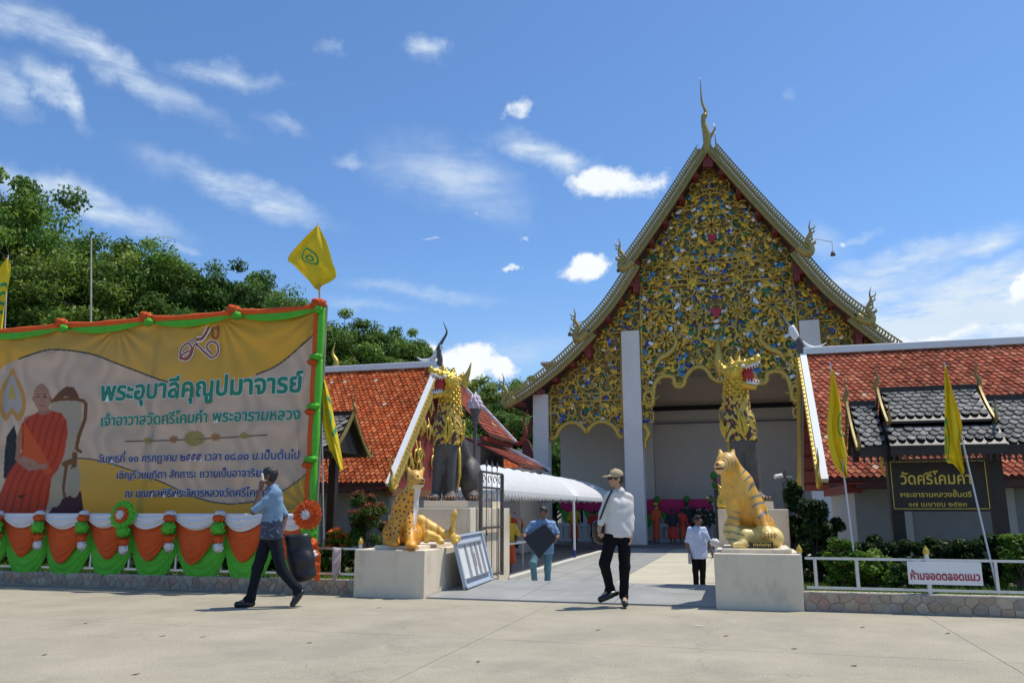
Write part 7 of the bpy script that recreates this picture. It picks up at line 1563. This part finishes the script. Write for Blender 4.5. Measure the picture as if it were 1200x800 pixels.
# ================================================================ red roofed halls behind the left gallery
RT2 = ((.24, .065, .045), (.20, .055, .04), (.28, .08, .05))
def side_roof(parent, xr, zr, xe, ze, y0, y1, w=.3, ex=.26):
    tl = slope_tiles((xr, y1, zr), (xr, y0, zr), (xe, y1, ze), (xe, y0, ze), w, ex, pal=RT2, seed=2); tiles_mb(tl).build('roof_tiles', TILE_A, parent, kind='stuff')
h2 = thing('prayer_hall', 'red roofed prayer hall behind the guardian beast and the lamp post', 'building', (-13, 32, -.33))
r1 = MB().strip([(-14.4, 30.3, 4.19), (-11.94, 30.3, 6.67), (-9.54, 30.3, 4.19)], [(-14.4, 34, 4.19), (-11.94, 34, 6.67), (-9.54, 34, 4.19)], (0, 0, -1), .06).build('upper_roof', ROOFUNDER, h2); side_roof(r1, -11.94, 6.67, -9.54, 4.19, 30.3, 34)
r2 = MB().strip([(-10.3, 29.6, 4.05), (-8.05, 29.6, 2.95)], [(-10.3, 34.2, 4.05), (-8.05, 34.2, 2.95)], (0, 0, -1), .06).build('lower_roof', ROOFUNDER, h2); side_roof(r2, -10.3, 4.05, -8.05, 2.95, 29.6, 34.2)
MB().b2((-9.75, 29.8, 3.95), (-9.6, 34, 4.12)).build('red_eave_board', RED, h2)
MB().bar((-11.9, 34.05, 6.72), (-9.5, 34.05, 4.2), .14, .14, up=(0, 1, 0)).build('white_verge', WHT, h2); MB().bar((-10.2, 34.25, 4.1), (-8.0, 34.25, 2.98), .14, .12, up=(0, 1, 0)).build('white_verge', WHT, h2)
MB().tube(spline([(-9.6, 34.1, 4.2), (-9.3, 34.1, 4.15), (-9.05, 34.1, 4.6), (-9.15, 34.1, 5.1), (-8.95, 34.1, 5.6)], 16), np.interp(np.linspace(0, 1, 16), [0, .4, 1], [.07, .11, .01]), 8).build('red_finial', RED, h2, True)
MB().tube(spline([(-11.9, 34.1, 6.6), (-11.9, 34.1, 7.1), (-11.75, 34.1, 7.4), (-11.6, 34.1, 7.9)], 16), np.interp(np.linspace(0, 1, 16), [0, .4, 1], [.16, .18, .01]), 8).build('gilt_finial', GOLD, h2, True)
for k in range(8): 
    f = (k + .5) / 8; MB().tube([(-11.94 + 2.4 * f, 34.1, 6.75 - 2.48 * f), (-11.88 + 2.4 * f, 34.1, 7.0 - 2.48 * f)], [.06, .005], 5).build('verge_spike', RED, h2)
MB().b2((-13.9, 30.6, -.33), (-10.0, 33.9, 4.1)).build('wall', GREYW, h2); MB().b2((-10.0, 30.4, -.33), (-8.3, 34.0, 2.9)).build('aisle_wall', GREYW, h2)
h3 = thing('far_hall', 'small red roof with a white ridge far behind the tent', 'building', (-13, 46, -.33))
a_, c_ = at(600, 531, 46), at(618, 531, 46); rr3 = MB().strip([(a_[0] - 3, 46, a_[2]), (c_[0], 46, c_[2])], [(a_[0] - 3, 44.4, a_[2] - 1.5), (c_[0], 44.4, c_[2] - 1.5)], (0, 0, -1), .06).build('roof', ROOFUNDER, h3)
tiles_mb(slope_tiles((a_[0] - 3, 46, a_[2]), (c_[0], 46, c_[2]), (a_[0] - 3, 44.4, a_[2] - 1.5), (c_[0], 44.4, c_[2] - 1.5), .3, .26, pal=((.45, .10, .03),), seed=3)).build('roof_tiles', TILE_A, rr3, kind='stuff')
MB().b2((a_[0] - 3, 45.9, a_[2]), (c_[0], 46.1, a_[2] + .2)).build('ridge_cap', WHT, h3); MB().prism([(0, -1.6), (1.3, -1.6), (.45, .6), (.1, .9)], ((c_[0], 44.6, c_[2]), (1, 0, 0), (0, 0, 1), (0, 1, 0)), .2).build('red_gable_end', RED, h3)
MB().b2((a_[0] - 2.6, 44.9, -.33), (c_[0] - .2, 47, a_[2] - .9)).build('wall', GREYW, h3)
# ================================================================ in front of and inside the porch
bl = thing('balustrade', 'white balustrade with turned balusters across the temple porch', 'balustrade', (TC, 40, -.2)); BALW = mat('white_painted_balustrade', (.50, .51, .52), .7, var=.05)
for x0, x1 in ((-8.9, -5.35), (-4.1, 2.6)):
    MB().b2((x0, 39.75, .50), (x1, 40.05, .68)).build('top_rail', BALW, bl); MB().b2((x0, 39.75, -.2), (x1, 40.05, -.06)).build('base_rail', BALW, bl); n = int((x1 - x0) / .34)
    for k in range(n + 1):
        x = x0 + .1 + k * (x1 - x0 - .2) / n
        if k % 7 == 0: MB().b2((x - .12, 39.76, -.06), (x + .12, 40.04, .50)).build('pier', BALW, bl)
        else: MB().lathe((x, 39.9, -.06), [(.07, 0), (.07, .04), (.04, .08), (.095, .22), (.07, .32), (.035, .44), (.07, .50), (.07, .56)], 10).build('baluster', BALW, bl, True)
PINK = mat('pink_cloth', (.62, .03, .14), .75, trans=.2); DGRN = mat('deep_green_cloth', (.06, .34, .04), .75, trans=.2)
def drape(label, xs, Y, z, d):
    t = thing('wall_drape', label, 'drape', ((xs[0] + xs[-1]) / 2, Y, z))
    for k in range(len(xs) - 1):
        swag(MB(), xs[k], xs[k + 1], z - .25, z - .25, d * 1.15, Y + .03, lo=.1, topd=.0, pleats=3, amp=.02, point=.7, nu=18, nv=14, seed=k).build('green_swag', DGRN, t, True)
        swag(MB(), xs[k], xs[k + 1], z, z, .30, Y - .04, lo=.42, topd=.0, pleats=3, amp=.02, point=1.2, nu=18, nv=14, seed=k + 5).build('pink_swag', PINK, t, True)
    for k, x in enumerate(xs): puff(MB(), (x, Y - .06, z - .02), .16, k, (1.1, .7, 1)).build('green_knot', DGRN, t, True); puff(MB(), (x, Y - .05, z - .42), .13, k + 3, (.9, .6, 1.2)).build('pink_tail' if k % 2 else 'green_tail', PINK if k % 2 else DGRN, t, True)
X_ = lambda px, Y: float(at(px, 590, Y)[0])
drape('pink and green draped cloth behind the orange robed people', [X_(px, 40.1) for px in (745, 770, 805, 833)], 40.1, 1.80, .85)
drape('pink and green draped cloth seen under the far end of the tent', [X_(px, 40.1) for px in (655, 682, 708, 733)], 40.1, 1.85, .85)
drape('small pink and green cloth hanging left of the tiger head', [X_(838, 38.5), X_(856, 38.5)], 38.5, 2.85, .6)
for i, (px, Y, zc, r_) in enumerate(((826, 39.2, .95, .46), (812, 39.5, .95, .42))):
    x = X_(px, Y); t = thing('flower_wreath', ('round funeral wreath of dark and white flowers on a stand right of the schoolboy', 'dark round wreath on a stand directly behind the schoolboy')[i], 'wreath', (x, Y, -.2)); r = random.Random(i)
    for dx in (-.25, .25): MB().tube([(x + dx, Y - .05, -.2), (x, Y + .03, zc + .3)], .018, 5).build('stand_leg', BARK, t)
    MB().tube([(x, Y + .4, -.2), (x, Y + .05, zc + .3)], .018, 5).build('stand_leg', BARK, t); b = MB(); b2_ = MB()
    for k in range(110):
        a, q = r.uniform(0, 6.28), r_ * r.random() ** .5; tgt = b if r.random() < (.45 if i == 0 else .15) else b2_; puff(tgt, (x + math.cos(a) * q, Y - .08 - .06 * r.random(), zc + math.sin(a) * q), r.uniform(.025, .05) if tgt is b else .07, k)
    b2_.build('dark_leaves', mat('wreath_green', (.03, .04, .02), .7), t, True, kind='stuff'); b.build('pale_flowers', mat('wreath_flower', (.6, .5, .5), .6), t, True, kind='stuff')
# dark banner standing just left of the tiger block, and white posts by the path
bp = thing('banner_stand', 'dark upright display stand behind the left side of the tiger', 'stand', (X_(846, 30), 30, -.33)); x = X_(846, 30); MB().b2((x - .25, 29.95, .0), (x + .25, 30.05, 2.0)).build('stand_panel', BLACK, bp); MB().b2((x - .3, 29.8, -.33), (x + .3, 30.2, .0)).build('stand_foot', BLACK, bp)
wp = thing('white_post', 'white post with a pale ribbon beside the tall right pedestal', 'post', (X_(838, 17), 17, -.33)); x = X_(838.5, 17); MB().tube([(x, 17, -.33), (x + .0, 17, .62)], .06, 10).build('post', WP, wp); puff(MB(), (x - .05, 16.95, .66), .09, 2, (1.3, .8, .8)).build('ribbon', WHITEC, wp, True)
# cloth tied round the railing end by the bush
rg = thing('rag', 'pale pinkish rag tied over the railing left of the leopard pedestal', 'cloth', tuple(at(393, 655, 11.95))); x = float(at(394, 650, 11.95)[0]); swag(MB(), x - .07, x + .08, .72, .70, .32, 11.95, lo=.2, pleats=3, amp=.02, nu=12, nv=14).build('rag_cloth', mat('rag_cloth', (.5, .38, .38), .85), rg, True)
# the rest of the place round about, where the photograph's edges leave it open
for o in list(SC.objects):
    if 'used' in o.keys(): del o['used']
